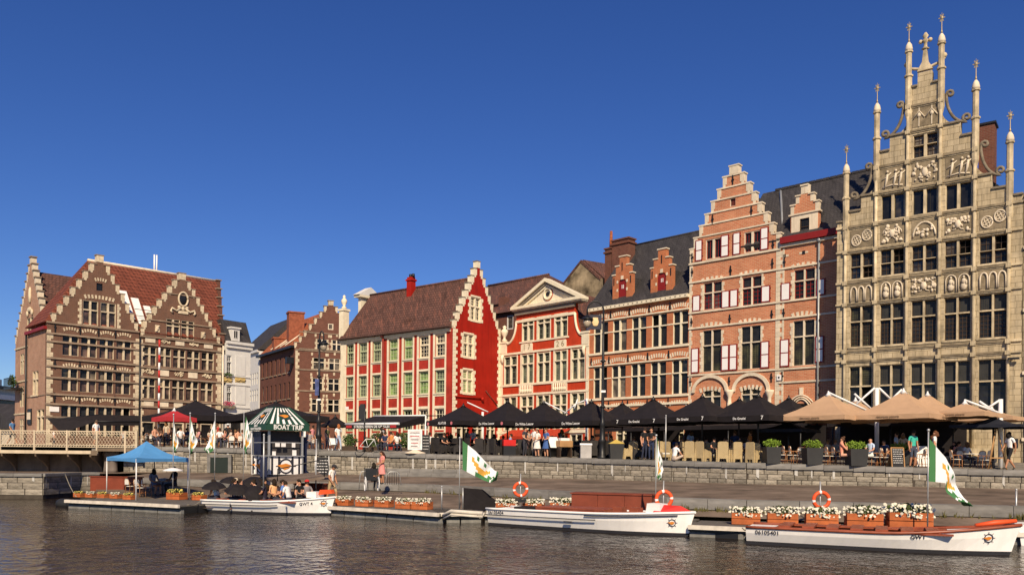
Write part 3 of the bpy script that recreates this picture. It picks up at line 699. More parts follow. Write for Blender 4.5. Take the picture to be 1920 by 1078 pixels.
# relieving arch stones over the windows
for (a, b, y, xr) in ((170, 335, 95, 250), (445, 620, 52, 530), (820, 1000, -4, 910), (165, 330, 425, 250), (440, 610, 398, 530), (820, 985, 348, 910)):
    relieving(H, [(H.u(a, y), H.u(b, y))], H.z(xr, y) , m_pale, .26, 5, rise=.12)
anchor_irons(H, [H.uz(x, y) for x, y in ((103, 400), (380, 375), (683, 345), (768, 335), (95, 830), (375, 825), (680, 800), (758, 790), (108, 40), (385, 25))], .6)
H.zoom(1270, 290, 4.3125)
anchor_irons(H, [H.uz(x, y) for x, y in ((122, 835), (432, 940), (770, 880), (866, 870), (286, 525), (600, 455), (450, 205), (775, 730))], .65)
# oxblood eaves board and gutter of the wing
MB().box(uW + .1, H.L + .2, -.32, .1, zEave, zEave + .42).build('eaves_board', m_oxred, H.root)
H.band(uW, H.L, zEave - .22, zEave - .03, m_pale, .15, 'cornice')
for x in (866, 1022):
    u, z_ = H.uz(x, 820 if x < 900 else 792); MB().box(u - .1, u + .1, -.012, .02, z_ - .12, z_ + .12).box(u - .3, u + .3, -.02, .015, z_ - .06, z_ + .06, 1).box(u - .1, u + .1, -.03, .015, z_ - .1, z_ + .1, 2).build('putlog_vent', [m_black, m_pale, m_black], H.root)
# wing dormer
yd = .35; uz = lambda x, y: H.uz(x, y, yd)
dl = [uz(935, 500), uz(1130, 470)]; u0, u1 = uz(935, 600)[0], uz(1128, 560)[0]
LSd = [(uz(918, 420)[0], uz(918, 418)[1]), (uz(960, 340)[0], uz(960, 340)[1]), (uz(1002, 260)[0], uz(1002, 255)[1])]
RSd = [(uz(1146, 375)[0], 0), (uz(1106, 315)[0], 0), (uz(1062, 245)[0], 0)]
zz = [(uz(918, 418)[1] + uz(1146, 378)[1]) / 2, (uz(960, 340)[1] + uz(1106, 316)[1]) / 2, (uz(1002, 258)[1] + uz(1062, 246)[1]) / 2]
LSd = [(l[0], z_) for l, z_ in zip(LSd, zz)]; RSd = [(r[0], z_) for r, z_ in zip(RSd, zz)]
zdb = zEave + .3; hz0, hz1 = uz(1030, 655)[1], uz(1030, 515)[1]; hu0, hu1 = uz(990, 580)[0], uz(1068, 580)[0]
odl = stepped(LSd, RSd, LSd[0][0], RSd[0][0], zdb)
dm = H.wall(odl, m_pink, 'dormer', .3, .12, [(hu0, hz0, hu1, hz1)], y=yd)
mz = uz(1030, 480)[1]
for (a, b, z0, z1) in ((LSd[0][0] + .06, hu0, zdb, mz), (hu1, RSd[0][0] - .06, zdb, mz), (hu0, hu1, hz1, mz), (hu0, hu1, zdb, hz0)): stone_block(dm, m_pale, a, b, yd - .03, yd + .05, z0, z1, 'dormer_stone')
stone_block(dm, m_pale, LSd[0][0] - .12, RSd[0][0] + .12, yd - .1, yd + .3, mz, mz + .1, 'cap_stone')
for i in range(3):
    stone_block(dm, m_pale, LSd[i][0] - .05, (LSd[i + 1][0] if i < 2 else RSd[2][0]), yd - .08, yd + .36, zz[i], zz[i] + .09, 'cap_stone')
    if i < 2: stone_block(dm, m_pale, RSd[i + 1][0], RSd[i][0] + .05, yd - .08, yd + .36, zz[i], zz[i] + .09, 'cap_stone')
    stone_block(dm, m_pale, LSd[i][0] - .003, LSd[i][0] + .24, yd - .02, yd + .31, (zz[i - 1] if i else mz) + .1, zz[i] - .001); stone_block(dm, m_pale, RSd[i][0] - .24, RSd[i][0] + .003, yd - .02, yd + .31, (zz[i - 1] if i else mz) + .1, zz[i] - .001)
w = MB().box(hu0, hu0 + .06, yd + .03, yd + .1, hz0, hz1).box(hu1 - .06, hu1, yd + .03, yd + .1, hz0, hz1).box(hu0, hu1, yd + .035, yd + .095, (hz0 + hz1) / 2, (hz0 + hz1) / 2 + .05).build('dormer_window', m_wood, dm)
MB().box(hu0, hu1, yd + .09, yd + .11, hz0, hz1).build('pane', g_lead, w)
du0, du1 = LSd[0][0] + .1, RSd[0][0] - .1; dc = (du0 + du1) / 2
MB().prism([(du0, zdb - .2), (du1, zdb - .2), (du1, mz + .2), (dc, zz[1] + .2), (du0, mz + .2)], yd + .3, yd + 3.2).build('dormer_roof', m_slate, dm)
# roofs: gable roof running back, wing roof along the front
gm_ = (LS[-1][0] + RS[-1][0]) / 2; zrid = LS[5][1] + .1
MB().prism([(.1, 2.0), (uW, 2.0), (uW, LS[0][1] - .1), (gm_, zrid), (.1, LS[0][1] - .1)], .4, 10).build('gable_roof', m_slate, H.root)
yr = 4.4; H.zoom(1080, 300, 2.344); zR = H.z(1150, 75, yr)
MB().prismx([(-.05, zEave + .35), (.1, zEave + .1), (2 * yr, zEave + .1), (yr, zR)], gm_, H.L + 3.0).build('wing_roof', m_slate, H.root)
R_ = MB(); 
for k in range(16): R_.box(gm_ + 1 + k * .5, gm_ + 1.44 + k * .5, yr - .12, yr + .12, zR - .06, zR + .1)
R_.build('ridge_tiles', m_slate, H.root)
MB().tube([(uW + .1, .2, zEave + .4), (gm_ + 1.5, yr - .3, zR - .2)], .09, 6).build('valley_flashing', m_zinc, H.root)
MB().lathe([(.07, gz), (.07, zEave)], 8, (H.L - 1.35, -.12, 0)).lathe([(.14, zEave - .3), (.14, zEave)], 8, (H.L - 1.35, -.12, 0)).build('drainpipe', m_zinc, H.root)
H_P = H

# == 3  orange brick house with two step-gabled dormers
H = House('dormer_house', 'orange brick house with two stepped brick dormers on a slate roof', D0, D1)
H.zoom(1080, 430, 3.08); gz = street_z(9)
up_l = [(105, 183), (215, 290), (325, 403), (440, 522), (562, 648)]; lo_l = [(103, 177), (208, 284), (320, 398), (433, 517), (556, 645)]
zu = (H.z(364, 688), H.z(364, 572), H.z(364, 505)); zl = (H.z(359, 962), H.z(359, 846), H.z(359, 775))
for (a, b) in up_l: H.window(H.u(a, 600) - .04, min(H.u(b, 600) + .04, H.L - .1), zu[0], zu[2], 2, (zu[1],), m_cream, g_lead, mw=.13, tw=.09, fw=.02, depth=.18)
for (a, b) in lo_l: H.window(H.u(a, 860) - .04, min(H.u(b, 860) + .04, H.L - .1), zl[0], zl[2], 2, (zl[1],), m_cream, [g_plain, g_lead], mw=.13, tw=.09, fw=.02, depth=.18)
gf = [(.5, 2.4, 'wood'), (2.8, 4.2, 'glass'), (4.8, 6.0, 'glass'), (6.5, 7.6, 'door'), (8.0, 9.1, 'glass')]
for (a, b, k) in gf: H.window(a, b, gz + (.05 if k != 'glass' else .7), gz + 2.6, 1 if k != 'glass' else 2, (gz + 2.0,), m_cream if k != 'wood' else m_wood, mat('brown_doors', (.16, .05, .02), .5) if k == 'wood' else g_dim, fw=.08, depth=.18)
zEv = (H.z(410, 420) + H.z(650, 382)) / 2 + .0
H.wall([(0, 2), (H.L, 2), (H.L, zEv), (0, zEv)], m_orange, thick=.4, reveal=.22)
H.band(-.05, H.L, zEv - .12, zEv + .12, m_cream, .3, 'cornice')
for k in range(22): MB().box(.2 + k * H.L / 22, .3 + k * H.L / 22, -.32, -.3, zEv - .03, zEv + .05).build('cornice_stud', m_stoneD, H.root)
for (z_, t) in ((zu[2] + .1, .1), (zu[0] - .1, .16), (zl[2] + .1, .1), (zl[0] - .1, .16), (zu[1], .09), (zl[1], .09)):
    if t < .1:
        pr = up_l if z_ > zl[2] else lo_l; us = [0.0] + [H.u(x, 700) for ab in pr for x in ab] + [H.L]
        for a, b in zip(us[0::2], us[1::2]):
            if b - a > .2: H.band(a + .05, b - .05, z_ - t / 2, z_ + t / 2, m_cream, .025)
    else: H.band(-.02, H.L, z_ - t / 2, z_ + t / 2, m_cream, .1)
zband = H.z(359, 1012); H.band(-.02, H.L, zband - .08, zband + .08, m_cream, .1)
for z_, pr in ((zu[2] + .32, up_l), (zl[2] + .32, lo_l), (zl[0] - .75, lo_l)):
    relieving(H, [(H.u(a, 700) - .25, min(H.u(b, 700) + .2, H.L - .05)) for a, b in pr], z_, m_pale, .3, 8)
    us = [H.u((a[1] + b[0]) / 2, 700) for a, b in zip(pr[:-1], pr[1:])]
    anchor_irons(H, [(u, z_ + .15) for u in [.25] + us], .6)
# roof, hip on the left
yr = 5.2; zR = H.z(560, 45, yr); ur0 = H.u(310, 95, yr)
hipu = .4
B = MB().add([(-.05, -.25, zEv + .1), (H.L, -.25, zEv + .1), (H.L, yr, zR), (ur0, yr, zR), (-.05, 2 * yr, zEv + .1), (H.L, 2 * yr, zEv + .1)],
             [(0, 1, 2, 3), (0, 3, 4), (3, 2, 5, 4), (1, 5, 2), (0, 4, 5, 1)])
B.build('roof', m_slate, H.root)
MB().tube([(ur0, yr, zR), (H.L, yr, zR)], .1, 6).build('ridge_tiles', m_slate, H.root)
# dormers
def dormer(xs, door, y=.3):
    uz = lambda x, yy: H.uz(x, yy, y)
    L_ = [(uz(a, b)[0], uz(a, b)[1]) for a, b in xs[0]]; R2 = [(uz(a, b)[0], uz(a, b)[1]) for a, b in xs[1]]
    zz = [(l[1] + r[1]) / 2 for l, r in zip(L_, R2)]; L_ = [(l[0], z_) for l, z_ in zip(L_, zz)]; R2 = [(r[0], z_) for r, z_ in zip(R2, zz)]
    zb = zEv + .1; o = stepped(L_, R2, L_[0][0], R2[0][0], zb)
    a, b, t, bt = door; h = (uz(a, (t + bt) / 2)[0], uz((a + b) / 2, bt)[1], uz(b, (t + bt) / 2)[0], uz((a + b) / 2, t)[1])
    d = H.wall(o, m_orange, 'dormer', .35, .12, [h], y=y)
    steps_trim(H, L_, R2, m_pale, None, .35, .2, .09, .06, y, d)
    uc = (h[0] + h[2]) / 2; w = (h[2] - h[0])
    for sg in (-1, 1): MB().prism([(uc + sg * w / 2, h[3]), (uc + sg * w * .32, h[3]), (uc + sg * w / 2, h[3] - .28)], y + .005, y + .11).build('arch_spandrel', m_orange, d)
    dr = MB().box(h[0], h[2], y + .08, y + .13, h[1], h[3]).build('hatch', m_oxred, d)
    MB().box(uc - .1, uc - .04, y + .07, y + .082, h[1] + (h[3] - h[1]) * .58, h[1] + (h[3] - h[1]) * .76).box(uc + .04, uc + .1, y + .07, y + .082, h[1] + (h[3] - h[1]) * .58, h[1] + (h[3] - h[1]) * .76).build('hatch_slits', m_shut, dr)
    stone_block(d, m_pale, h[0] - .1, h[2] + .1, y - .07, y + .1, h[1] - .12, h[1] - .002, 'hatch_sill')
    for sg, ue in ((-1, h[0]), (1, h[2])):
        for zz_ in (h[3] - .25, h[3] - .9): stone_block(d, m_pale, min(ue, ue + sg * .14), max(ue, ue + sg * .14), y - .02, y + .05, zz_, zz_ + .22)
    stone_block(d, m_pale, uc - .12, uc + .12, y - .03, y + .05, h[3] + .01, h[3] + .3, 'keystone')
    for u in (L_[0][0] + .15, R2[0][0] - .15): MB().box(u - .03, u + .03, y - .05, y, zz[0] - .75, zz[0] - .2).build('wall_anchor', m_black, d)
    MB().box(uc - .03, uc + .03, y - .05, y, zz[1] - .35, zz[1] + .25).build('wall_anchor', m_black, d)
    MB().prism([(L_[0][0] + .1, zb - .3), (R2[0][0] - .1, zb - .3), (R2[0][0] - .1, zz[0] - .3), (uc, zz[1] - .1), (L_[0][0] + .1, zz[0] - .3)], y + .35, y + 3.4).build('dormer_roof', m_slate, d)
dormer(([(212, 272), (230, 215), (252, 160)], [(325, 248), (312, 206), (293, 155)]), (243, 290, 290, 412))
dormer(([(432, 230), (449, 175), (474, 120)], [(558, 204), (540, 163), (520, 113)]), (468, 520, 252, 376))
# chimneys at the left hip
y_ = 3.4
for (a, b, t, bt, nm) in ((207, 303, 62, 240, 'chimney'), (167, 203, 115, 280, 'chimney')):
    u0, u1 = H.u(a, 120, y_), H.u(b, 120, y_); zt = H.z((a + b) / 2, t, y_)
    c = MB().box(u0, u1, y_, y_ + .9, zEv, zt).build(nm, m_dbrick, H.root)
    MB().box(u0 - .1, u1 + .1, y_ - .1, y_ + 1.0, zt - .35, zt - .2).box(u0 - .08, u1 + .08, y_ - .08, y_ + .98, zt, zt + .12).build('chimney_cap', m_dbrick, c)
    if b < 205: MB().lathe([(.16, zt + .12), (.11, zt + 1.6)], 8, ((u0 + u1) / 2, y_ + .4, 0)).build('chimney_pot', m_otile, c)
H_D = H

# == 4  vermilion house of 1726 with pediment
H = House('pediment_house', 'vermilion and cream house dated 1726 with a triangular pediment', K0, K1)
H.zoom(900, 500, 3.59); gz = street_z(2)
def cwin(x0, x1, yt, ytr, yb, xr=None, g=g_lead):
    xr = xr or (x0 + x1) / 2; ym = (yt + yb) / 2
    return H.window(H.u(x0 - 5, ym), H.u(x1 + 5, ym), H.z(xr, yb), H.z(xr, yt), 2, (H.z(xr, ytr),), m_cream, g, mw=.2, tw=.16, fw=.1, depth=.2, y0=-.02, bars=(2, 3), bm=m_green)
dz = lambda x, y0: y0 - (x - 435) * .0           # rows are levelled at the middle window
zA = [H.z(432, y) for y in (486, 377, 331)]; zB = [H.z(429, y) for y in (776, 642, 577)]
def rowwin(xs, zs, ym, g, bars=(2, 3)):
    for i, (x0, x1) in enumerate(xs):
        H.window(H.u(x0 - 6, ym), H.u(x1 + 6, ym), zs[0], zs[2], 2, (zs[1],), m_cream, g[i % len(g)], mw=.11, tw=.1, fw=.05, depth=.2, y0=-.03, bars=bars, bm=m_lead)
rowwin([(290, 358), (395, 470), (510, 585)], zA, 410, [g_lead])
rowwin([(168, 245), (287, 355), (393, 465), (507, 582), (622, 702)], zB, 680, [g_lead, g_pgreen])
zC_ = [gz + 2.3, H.z(429, 935), H.z(429, 862)]
rowwin([(165, 240), (282, 352), (390, 465), (505, 580), (620, 700)], zC_, 900, [g_dim])
for (a, b) in ((.7, 2.2), (2.9, 4.2), (4.8, 6.0), (6.6, 7.9), (8.4, 9.8)): H.window(a, b, gz + .1, gz + 1.95, 2, (), m_cream, g_plain, fw=.1, depth=.2)
uLp, uRp = H.u(130, 650), H.L; ua, ub_ = H.u(240, 300), H.u(645, 300)
zfr = H.z(432, 280)                                     # bottom of the pediment cornice
zsh = (H.z(180, 520) + H.z(690, 462)) / 2
zneck = H.z(432, 345)
ui, uo = (H.u(245, 400), H.u(640, 400)); ul, ur = H.u(182, 520), H.u(690, 470)
cv = lambda s_: [(lerp(ul if s_ < 0 else ur, ui if s_ < 0 else uo, math.sin(t * math.pi / 16)), lerp(zsh, zneck, 1 - math.cos(t * math.pi / 16))) for t in range(9)]
ol = [(0, 2.0), (0, zsh), (ul, zsh)] + cv(-1)[1:] + [(ui, zfr), (uo, zfr)] + cv(1)[::-1][:-1] + [(ur, zsh), (H.L, zsh), (H.L, 2.0)]
H.wall(ol, m_redB, thick=.35, reveal=.24)
# cream borders
def strip(u0, u1, z0, z1, out=.05, nm='pilaster_strip', m=None): return MB().box(u0, u1, -out, .02, z0, z1).build(nm, m or m_cream, H.root)
zmid = H.z(429, 562)
H.band(0, H.L, zmid - .09, zmid + .09, m_cream, .1); H.band(ui + .02, uo - .02, zneck - .1, zneck + .12, m_cream, .09); H.band(ui - .05, uo + .05, zfr - .28, zfr - .01, mat('soffit_shade_taupe', (.2, .165, .13), .7), .2, 'soffit_shade_band')  # taupe band paints the shade below the pediment cornice
zb1 = H.z(429, 782); zb2 = H.z(429, 850)
H.band(0, H.L, zb1 - .1, zb1 + .08, m_cream, .09); H.band(0, H.L, zb2 - .1, zb2 + .08, m_cream, .09); H.band(0, H.L, gz + 2.0, gz + 2.25, m_cream, .09)
strip(.0, .38, 2.0, zmid - .1, .06); strip(H.L - .3, H.L, 2.0, zmid - .1, .06)
for x in ((255, 272), (365, 383), (476, 494), (592, 610)):
    u0, u1 = H.u(x[0], 680), H.u(x[1], 680)
    for (z0, z1) in ((zb1 + .08, zmid - .09), (gz + 2.3, zb2 - .1)): strip(u0 - .13, u0, z0, z1, .035); strip(u1, u1 + .13, z0, z1, .035)
for x in ((365, 383), (478, 500)):
    u0, u1 = H.u(x[0], 420), H.u(x[1], 420); strip(u0 - .1, u0, zA[0], zA[2], .035); strip(u1, u1 + .1, zA[0], zA[2], .035)
strip(H.u(268, 420) , H.u(600, 420), zA[0] - .14, zA[0] - .02, .07, 'window_sill')
for s_ in (-1, 1):
    pts = cv(s_); B = MB().tube([(p[0], -.02, p[1]) for p in pts] + [((ui if s_ < 0 else uo), -.02, zneck)], .11, 6)
    B.build('gable_curve', m_cream, H.root)
# piers with urn and consoles
for (a, b, s_) in ((0, ul, -1), (ur, H.L, 1)):
    p_ = MB().box(a - (.06 if s_ < 0 else 0), b, -.12, .4, zmid + .1, zsh + .1).box(a - .12, b + .06, -.18, .46, zsh + .1, zsh + .25).build('pier', m_cream, H.root)
    if s_ < 0:
        uc = (a + b) / 2; MB().lathe([(.16, zsh + .25), (.28, zsh + .4), (.1, zsh + .55), (.12, zsh + .7), (.3, zsh + 1.0), (.33, zsh + 1.25), (.24, zsh + 1.35), (.1, zsh + 1.45), (.2, zsh + 1.6), (.03, zsh + 1.75)], 12, (uc, .1, 0)).build('urn', m_cream, p_)
    B = MB(); uc = a + .45 if s_ < 0 else b - .45
    B.tube([(uc, -.12, zmid - .1), (uc, -.22, zmid - .3), (uc, -.16, zmid - .6), (uc, -.1, zmid - .8)], [.14, .16, .1, .05], 8).build('console', m_cream, H.root)
# date tablets
for (x0, y0, x1, y1, tx) in ((278, 522, 355, 566, '17'), (503, 497, 582, 543, '26')):
    u0, z0, u1, z1 = H.rect(x0, y0, x1, y1); t_ = MB().box(u0, u1, -.06, .01, z0, z1).box(u0 + .08, u1 - .08, -.05, .01, z0 - .06, z1 + .06).build('date_tablet', m_cream, H.root)
    o = inst(text_mesh('   '.join(tx) if 0 else ' '.join(tx), .72, mat('gilt_numeral', (.2, .13, .05), .5)), 'numerals', t_, ((u0 + u1) / 2, -.066, (z0 + z1) / 2), (math.pi / 2, 0, 0))
# balustrades under two windows
for (x0, x1) in ((272, 352), (492, 582)):
    u0, u1 = H.u(x0, 815), H.u(x1, 815); B = MB().box(u0, u1, -.02, .015, zb2 + .08, zb1 - .1); p_ = B.build('balustrade', m_redG, H.root)
    for k in range(7):
        uc = lerp(u0 + .12, u1 - .12, k / 6); h = zb1 - zb2 - .18
        MB().lathe([(.05, 0), (.09, h * .25), (.09, h * .4), (.045, h * .6), (.06, h)], 8, (uc, -.06, zb2 + .08)).build('baluster', m_cream, p_)
    for a in (u0 - .1, u1): MB().box(a, a + .1, -.08, .01, zb2 + .08, zb1 - .1).build('balustrade_post', m_cream, p_)
# pediment
pl, pr_ = H.u(203, 262, -.5), H.u(682, 200, -.5); zp0 = zfr; zp1 = H.z(440, 245, -.5); zap = H.z(408, 80, -.5); pc = H.u(408, 90, -.5); pc = (pl + pr_) / 2
MB().box(pl + .12, pr_ - .12, -.28, .4, zp0, zp0 + .2, 1).box(pl, pr_, -.5, .4, zp0 + .2, zp0 + .42).box(pl + .06, pr_ - .06, -.4, .4, zp0 + .1, zp0 + .2).build('pediment_cornice', [m_cream, mat('soffit_shade_taupe', (.2, .165, .13), .7)], H.root)  # lowest layer coloured taupe as the shade of the overhang
zt0 = zp0 + .42
MB().prism([(pl + .3, zt0), (pr_ - .3, zt0), (pc, zap - .3)], -.05, .3).build('tympanum', m_cream, H.root)
for s_, e in ((-1, pl), (1, pr_)):
    for (o, th, d0) in ((-.5, .26, 0), (-.32, .2, .26), (-.2, .16, .46)):
        a = (e - s_ * -0.0, zt0); ax, az = pc - e, zap - zt0; ln = math.hypot(ax, az); nx_, nz_ = -az / ln * (1 if ax > 0 else -1), ax / ln * (1 if ax > 0 else -1)
        f = 1 if ax > 0 else -1; nrm = (az / ln * f, -abs(ax) / ln); nrm = (abs(az) / ln * f, -abs(ax) / ln)
        p = [(e + nrm[0] * d0 * 2.2 + (0), zt0), (pc, zap - d0 / (abs(ax) / ln)), (pc, zap - (d0 + th) / (abs(ax) / ln)), (e + (d0 + th) / (az / ln) * f, zt0)]
        p[0] = (e + d0 / (az / ln) * f, zt0)
        MB().prism(p, o, .3).build('raking_cornice', m_cream if d0 != .26 else mat('soffit_shade_taupe', (.2, .165, .13), .7), H.root)  # middle layer gets the painted overhang shade
B = MB(); zo = zt0 + (zap - zt0) * .36
B.tube([(pc + .42 * math.cos(t * .3927), -.1, zo + .45 * math.sin(t * .3927)) for t in range(17)], .1, 6).build('oculus_ring', m_cream, H.root)
MB().tube([(pc + .55 * math.cos(t * .3927), -.06, zo + .58 * math.sin(t * .3927)) for t in range(17)], .035, 5).build('oculus_border', m_redG, H.root)
MB().lathe([(.2, -.02), (.2, .02)], 12).build('oculus_hole', m_black, H.root); o = KIDS[H.root.name][-1]; o.location = (pc, -.09, zo); o.rotation_euler = (math.pi / 2, 0, 0)
# red signboard awning over the door
MB().add([(1.6, -.05, gz + 2.35), (8.6, -.05, gz + 2.35), (8.6, -1.5, gz + 1.75), (1.6, -1.5, gz + 1.75), (1.6, -1.5, gz + 1.5), (8.6, -1.5, gz + 1.5)], [(0, 1, 2, 3), (3, 2, 5, 4)]).build('door_awning', mat('awning_red', (.4, .035, .012), .7), H.root)
MB().prism([(.1, 2.0), (H.L - .1, 2.0), (H.L - .1, zmid + .4), (uo - .2, zsh + .3), (uo - .2, zneck), (pc, zap - .7), (ui + .2, zneck), (ui + .2, zsh + .3), (.1, zmid + .4)], .35, 9).build('roof', m_rtile2, H.root)
MB().box(uo + .2, H.L + .1, 1.2, 1.3, zneck - 1.5, zneck - .3).build('roof_gutter', m_white, H.root)
H_K = H

# == 5  red corner house with stepped side gable
H = House('red_corner_house', 'red and cream corner house with tall stepped side gable', A0, A1)
H.zoom(620, 480, 3.367); gz = street_z(-9)
bx = [(100, 148), (180, 232), (265, 320), (368, 425), (462, 520), (558, 620), (660, 722)]
def rz(yl, yr_): return (H.z(124, yl) + H.z(690, yr_)) / 2
zr1 = (rz(685, 632), rz(558, 490)); zr2 = (rz(897, 862), rz(765, 716)); zr3 = (rz(1060, 1022), rz(985, 958)); zp1_ = (rz(752, 705), rz(700, 645)); zp2_ = (rz(970, 940), rz(915, 882))
H.zoom(620, 480, 3.367)
for i, (x0, x1) in enumerate(bx):
    u0, u1 = H.u(x0, 600), H.u(x1, 570)
    g1 = g_green if i in (3, 4) else (g_pgreen if i in (1, 2) else g_plain); g2 = g_green if i in (3, 4, 5) else g_pgreen
    bm = m_cream if i > 4 else m_green
    H.window(u0, u1, zr1[0], zr1[1], 1, (lerp(zr1[0], zr1[1], .58),), bm, g1, fw=.07, tw=.1, depth=.2, bars=((3, 3), (3, 2)), bm=bm, y0=.08)
    H.window(u0, u1, zr2[0], zr2[1], 1, (lerp(zr2[0], zr2[1], .58),), m_green, g2, fw=.07, tw=.1, depth=.2, bars=((3, 3), (3, 2)), bm=m_green, y0=.08)
    H.window(u0, u1, gz + 2.0, zr3[1], 1, (gz + 2.9,), bm, g_plain if i > 3 else g_pgreen, fw=.07, tw=.1, depth=.2, bars=((3, 2), (3, 2)), bm=bm, y0=.08)
    if i % 2 == 0: H.window(u0, u1, gz + .1, gz + 1.85, 1, (), m_cream, g_plain, fw=.08, depth=.22)
zEv = rz(535, 466)
H.wall([(0, 2), (H.L, 2), (H.L, zEv), (0, zEv)], m_redA, thick=.35, reveal=.26)
# cream timber-like framing: verticals either side of each bay, rails between the rows
edges = []
for i, (x0, x1) in enumerate(bx):
    u0, u1 = H.u(x0, 600), H.u(x1, 570); edges.append((u0, u1))
    for (a, b) in ((u0 - .22, u0 - .002), (u1 + .002, u1 + .16)): MB().box(a, b, -.05, .02, gz, zEv - .12).build('frame_post', m_cream, H.root)
    for (z0, z1) in ((zr1[1], zEv - .12), (zp1_[1] + .002, zr1[0]), (zr2[1], zp1_[0]), (zp2_[1] + .002, zr2[0]), (zr3[1], zp2_[0])): MB().box(u0 - .001, u1 + .001, -.045, .015, z0 + .002, z1 - .002).build('frame_rail', m_cream, H.root)
    MB().box(u0 - .1, u1 + .06, -.12, .05, zr1[0] - .09, zr1[0] - .005).build('window_sill', m_cream, H.root); MB().box(u0 - .1, u1 + .06, -.12, .05, zr2[0] - .09, zr2[0] - .005).build('window_sill', m_cream, H.root)
MB().box(-.02, edges[0][0] - .23, -.06, .02, gz, zEv - .12).build('corner_post', m_cream, H.root)
MB().box(-.1, H.L - .3, -.22, .02, zEv - .12, zEv + .05).box(-.1, H.L - .3, -.12, .02, zEv - .22, zEv - .121).build('cornice', m_cream, H.root)
MB().prismx([(-.5, zEv + .1), (-.28, zEv + .06), (-.28, zEv + .2), (-.5, zEv + .22)], -.15, H.L - .1).build('gutter', mat('brown_gutter', (.08, .045, .035), .5), H.root)
u = H.u(337, 700); MB().lathe([(.1, gz), (.1, zEv + .1)], 8, (u, -.16, 0)).lathe([(.2, zEv - .1), (.24, zEv + .15)], 8, (u, -.2, 0)).build('drainpipe', mat('red_pipe', (.2, .035, .025), .5), H.root)
cu, cz = H.uz(105, 960); MB().box(cu - .2, cu + .2, -.07, .0, cz - .15, cz + .15).build('name_plate', m_shut, H.root)
# side gable: own frame along the side wall
HG = House('side_gable', 'x', G0, G1); rt = HG.root; COL.objects.unlink(rt); bpy.data.objects.remove(rt)
# the gable's pieces become parts of the house directly
GM = Matrix.Translation((H.L, 0, 0)) @ Matrix.Rotation(HG.ang - H.ang, 4, 'Z')
HG.root = H.root; HG.zoom(620, 480, 3.367)
n0 = len(KIDS[H.root.name])
Lg = [(740, 405), (759, 358), (778, 312), (797, 268), (818, 222), (838, 173), (859, 125), (878, 80), (899, 32)]
Rg = [(1069, 450), (1067, 405), (1051, 355), (1032, 305), (1014, 255), (996, 200), (978, 148), (959, 95), (936, 32)]
LS = []; RS = []
u_mid = HG.L / 2
for i, (a, b) in enumerate(zip(Lg, Rg)):
    z0 = HG.z(a[0], a[1]); z1 = HG.z(b[0], b[1]); zz = (z0 + z1) / 2
    LS.append([HG.u(a[0], a[1]), zz]); RS.append([HG.u(b[0], b[1]), zz])
tw_ = .42
for i in range(9):
    f = i / 8; LS[i][0] = lerp(0.0, u_mid - tw_ / 2, f) if i else 0.0; RS[i][0] = lerp(HG.L, u_mid + tw_ / 2, f)
zlo, zhi = LS[0][1], LS[8][1]
for i in range(9): LS[i][1] = RS[i][1] = lerp(zlo, zhi, i / 8)
LS = [tuple(x) for x in LS]; RS = [tuple(x) for x in RS]
def gwin(x0, y0, x1, y1, g):
    a, z0, b, z1 = HG.rect(x0, y0, x1, y1)
    HG.window(a, b, z0, z1, 2, (lerp(z0, z1, .6),), m_cream, g, mw=.14, tw=.12, fw=.06, depth=.16, bars=(2, 3), bm=m_cream)
    for sg, ue in ((-1, a), (1, b)): quoins(HG, ue, sg, z0 - .1, z1 + .1, m_cream, (.34, .2), .3)
    HG.band(a - .02, b + .02, z1 + .002, z1 + .16, m_cream, .03, 'lintel'); HG.band(a - .02, b + .02, z0 - .14, z0 - .002, m_cream, .05, 'window_sill')
gwin(884, 262, 945, 408, g_lead); gwin(838, 495, 902, 638, g_lead); gwin(834, 720, 897, 865, g_green)
for (a, b) in ((.5, 1.9), (2.6, 3.9), (4.4, 5.6)): HG.window(a, b, gz + .2, gz + 3.0, 2, (gz + 2.2,), m_cream, g_dim, mw=.14, fw=.06, depth=.16)
HG.wall(stepped(LS, RS, 0, HG.L, 2.0), m_redG, thick=.4, reveal=.2, name='gable_wall')
steps_trim(HG, LS, RS, m_stoneD, m_cream, .4, .36, .07, .05)
quoins(HG, 0, 1, gz, LS[0][1] - .5, m_cream, (.5, .3), .3); quoins(HG, HG.L, -1, gz, LS[0][1] - .5, m_cream, (.4, .26), .3)
for (x, y, x2, y2) in ((770, 882, 950, 885),):
    u0, z0 = HG.uz(x, y); u1, z1 = HG.uz(x2, y2); MB().tube([(.2, -.1, z0), (u1, -.1, z0)], .05, 6).blob((u1, -.16, z0 - .05), .16).build('floodlight', m_redG, H.root)
MB().tube([(HG.u(975, 850), -.08, HG.z(975, 850)), (HG.L - .4, -.08, HG.z(1040, 945))], .035, 5).build('wall_cable', m_dbrick, H.root)
for o in KIDS[H.root.name][n0:]:
    o.matrix_basis = GM @ Matrix.LocRotScale(o.location, o.rotation_euler, o.scale)
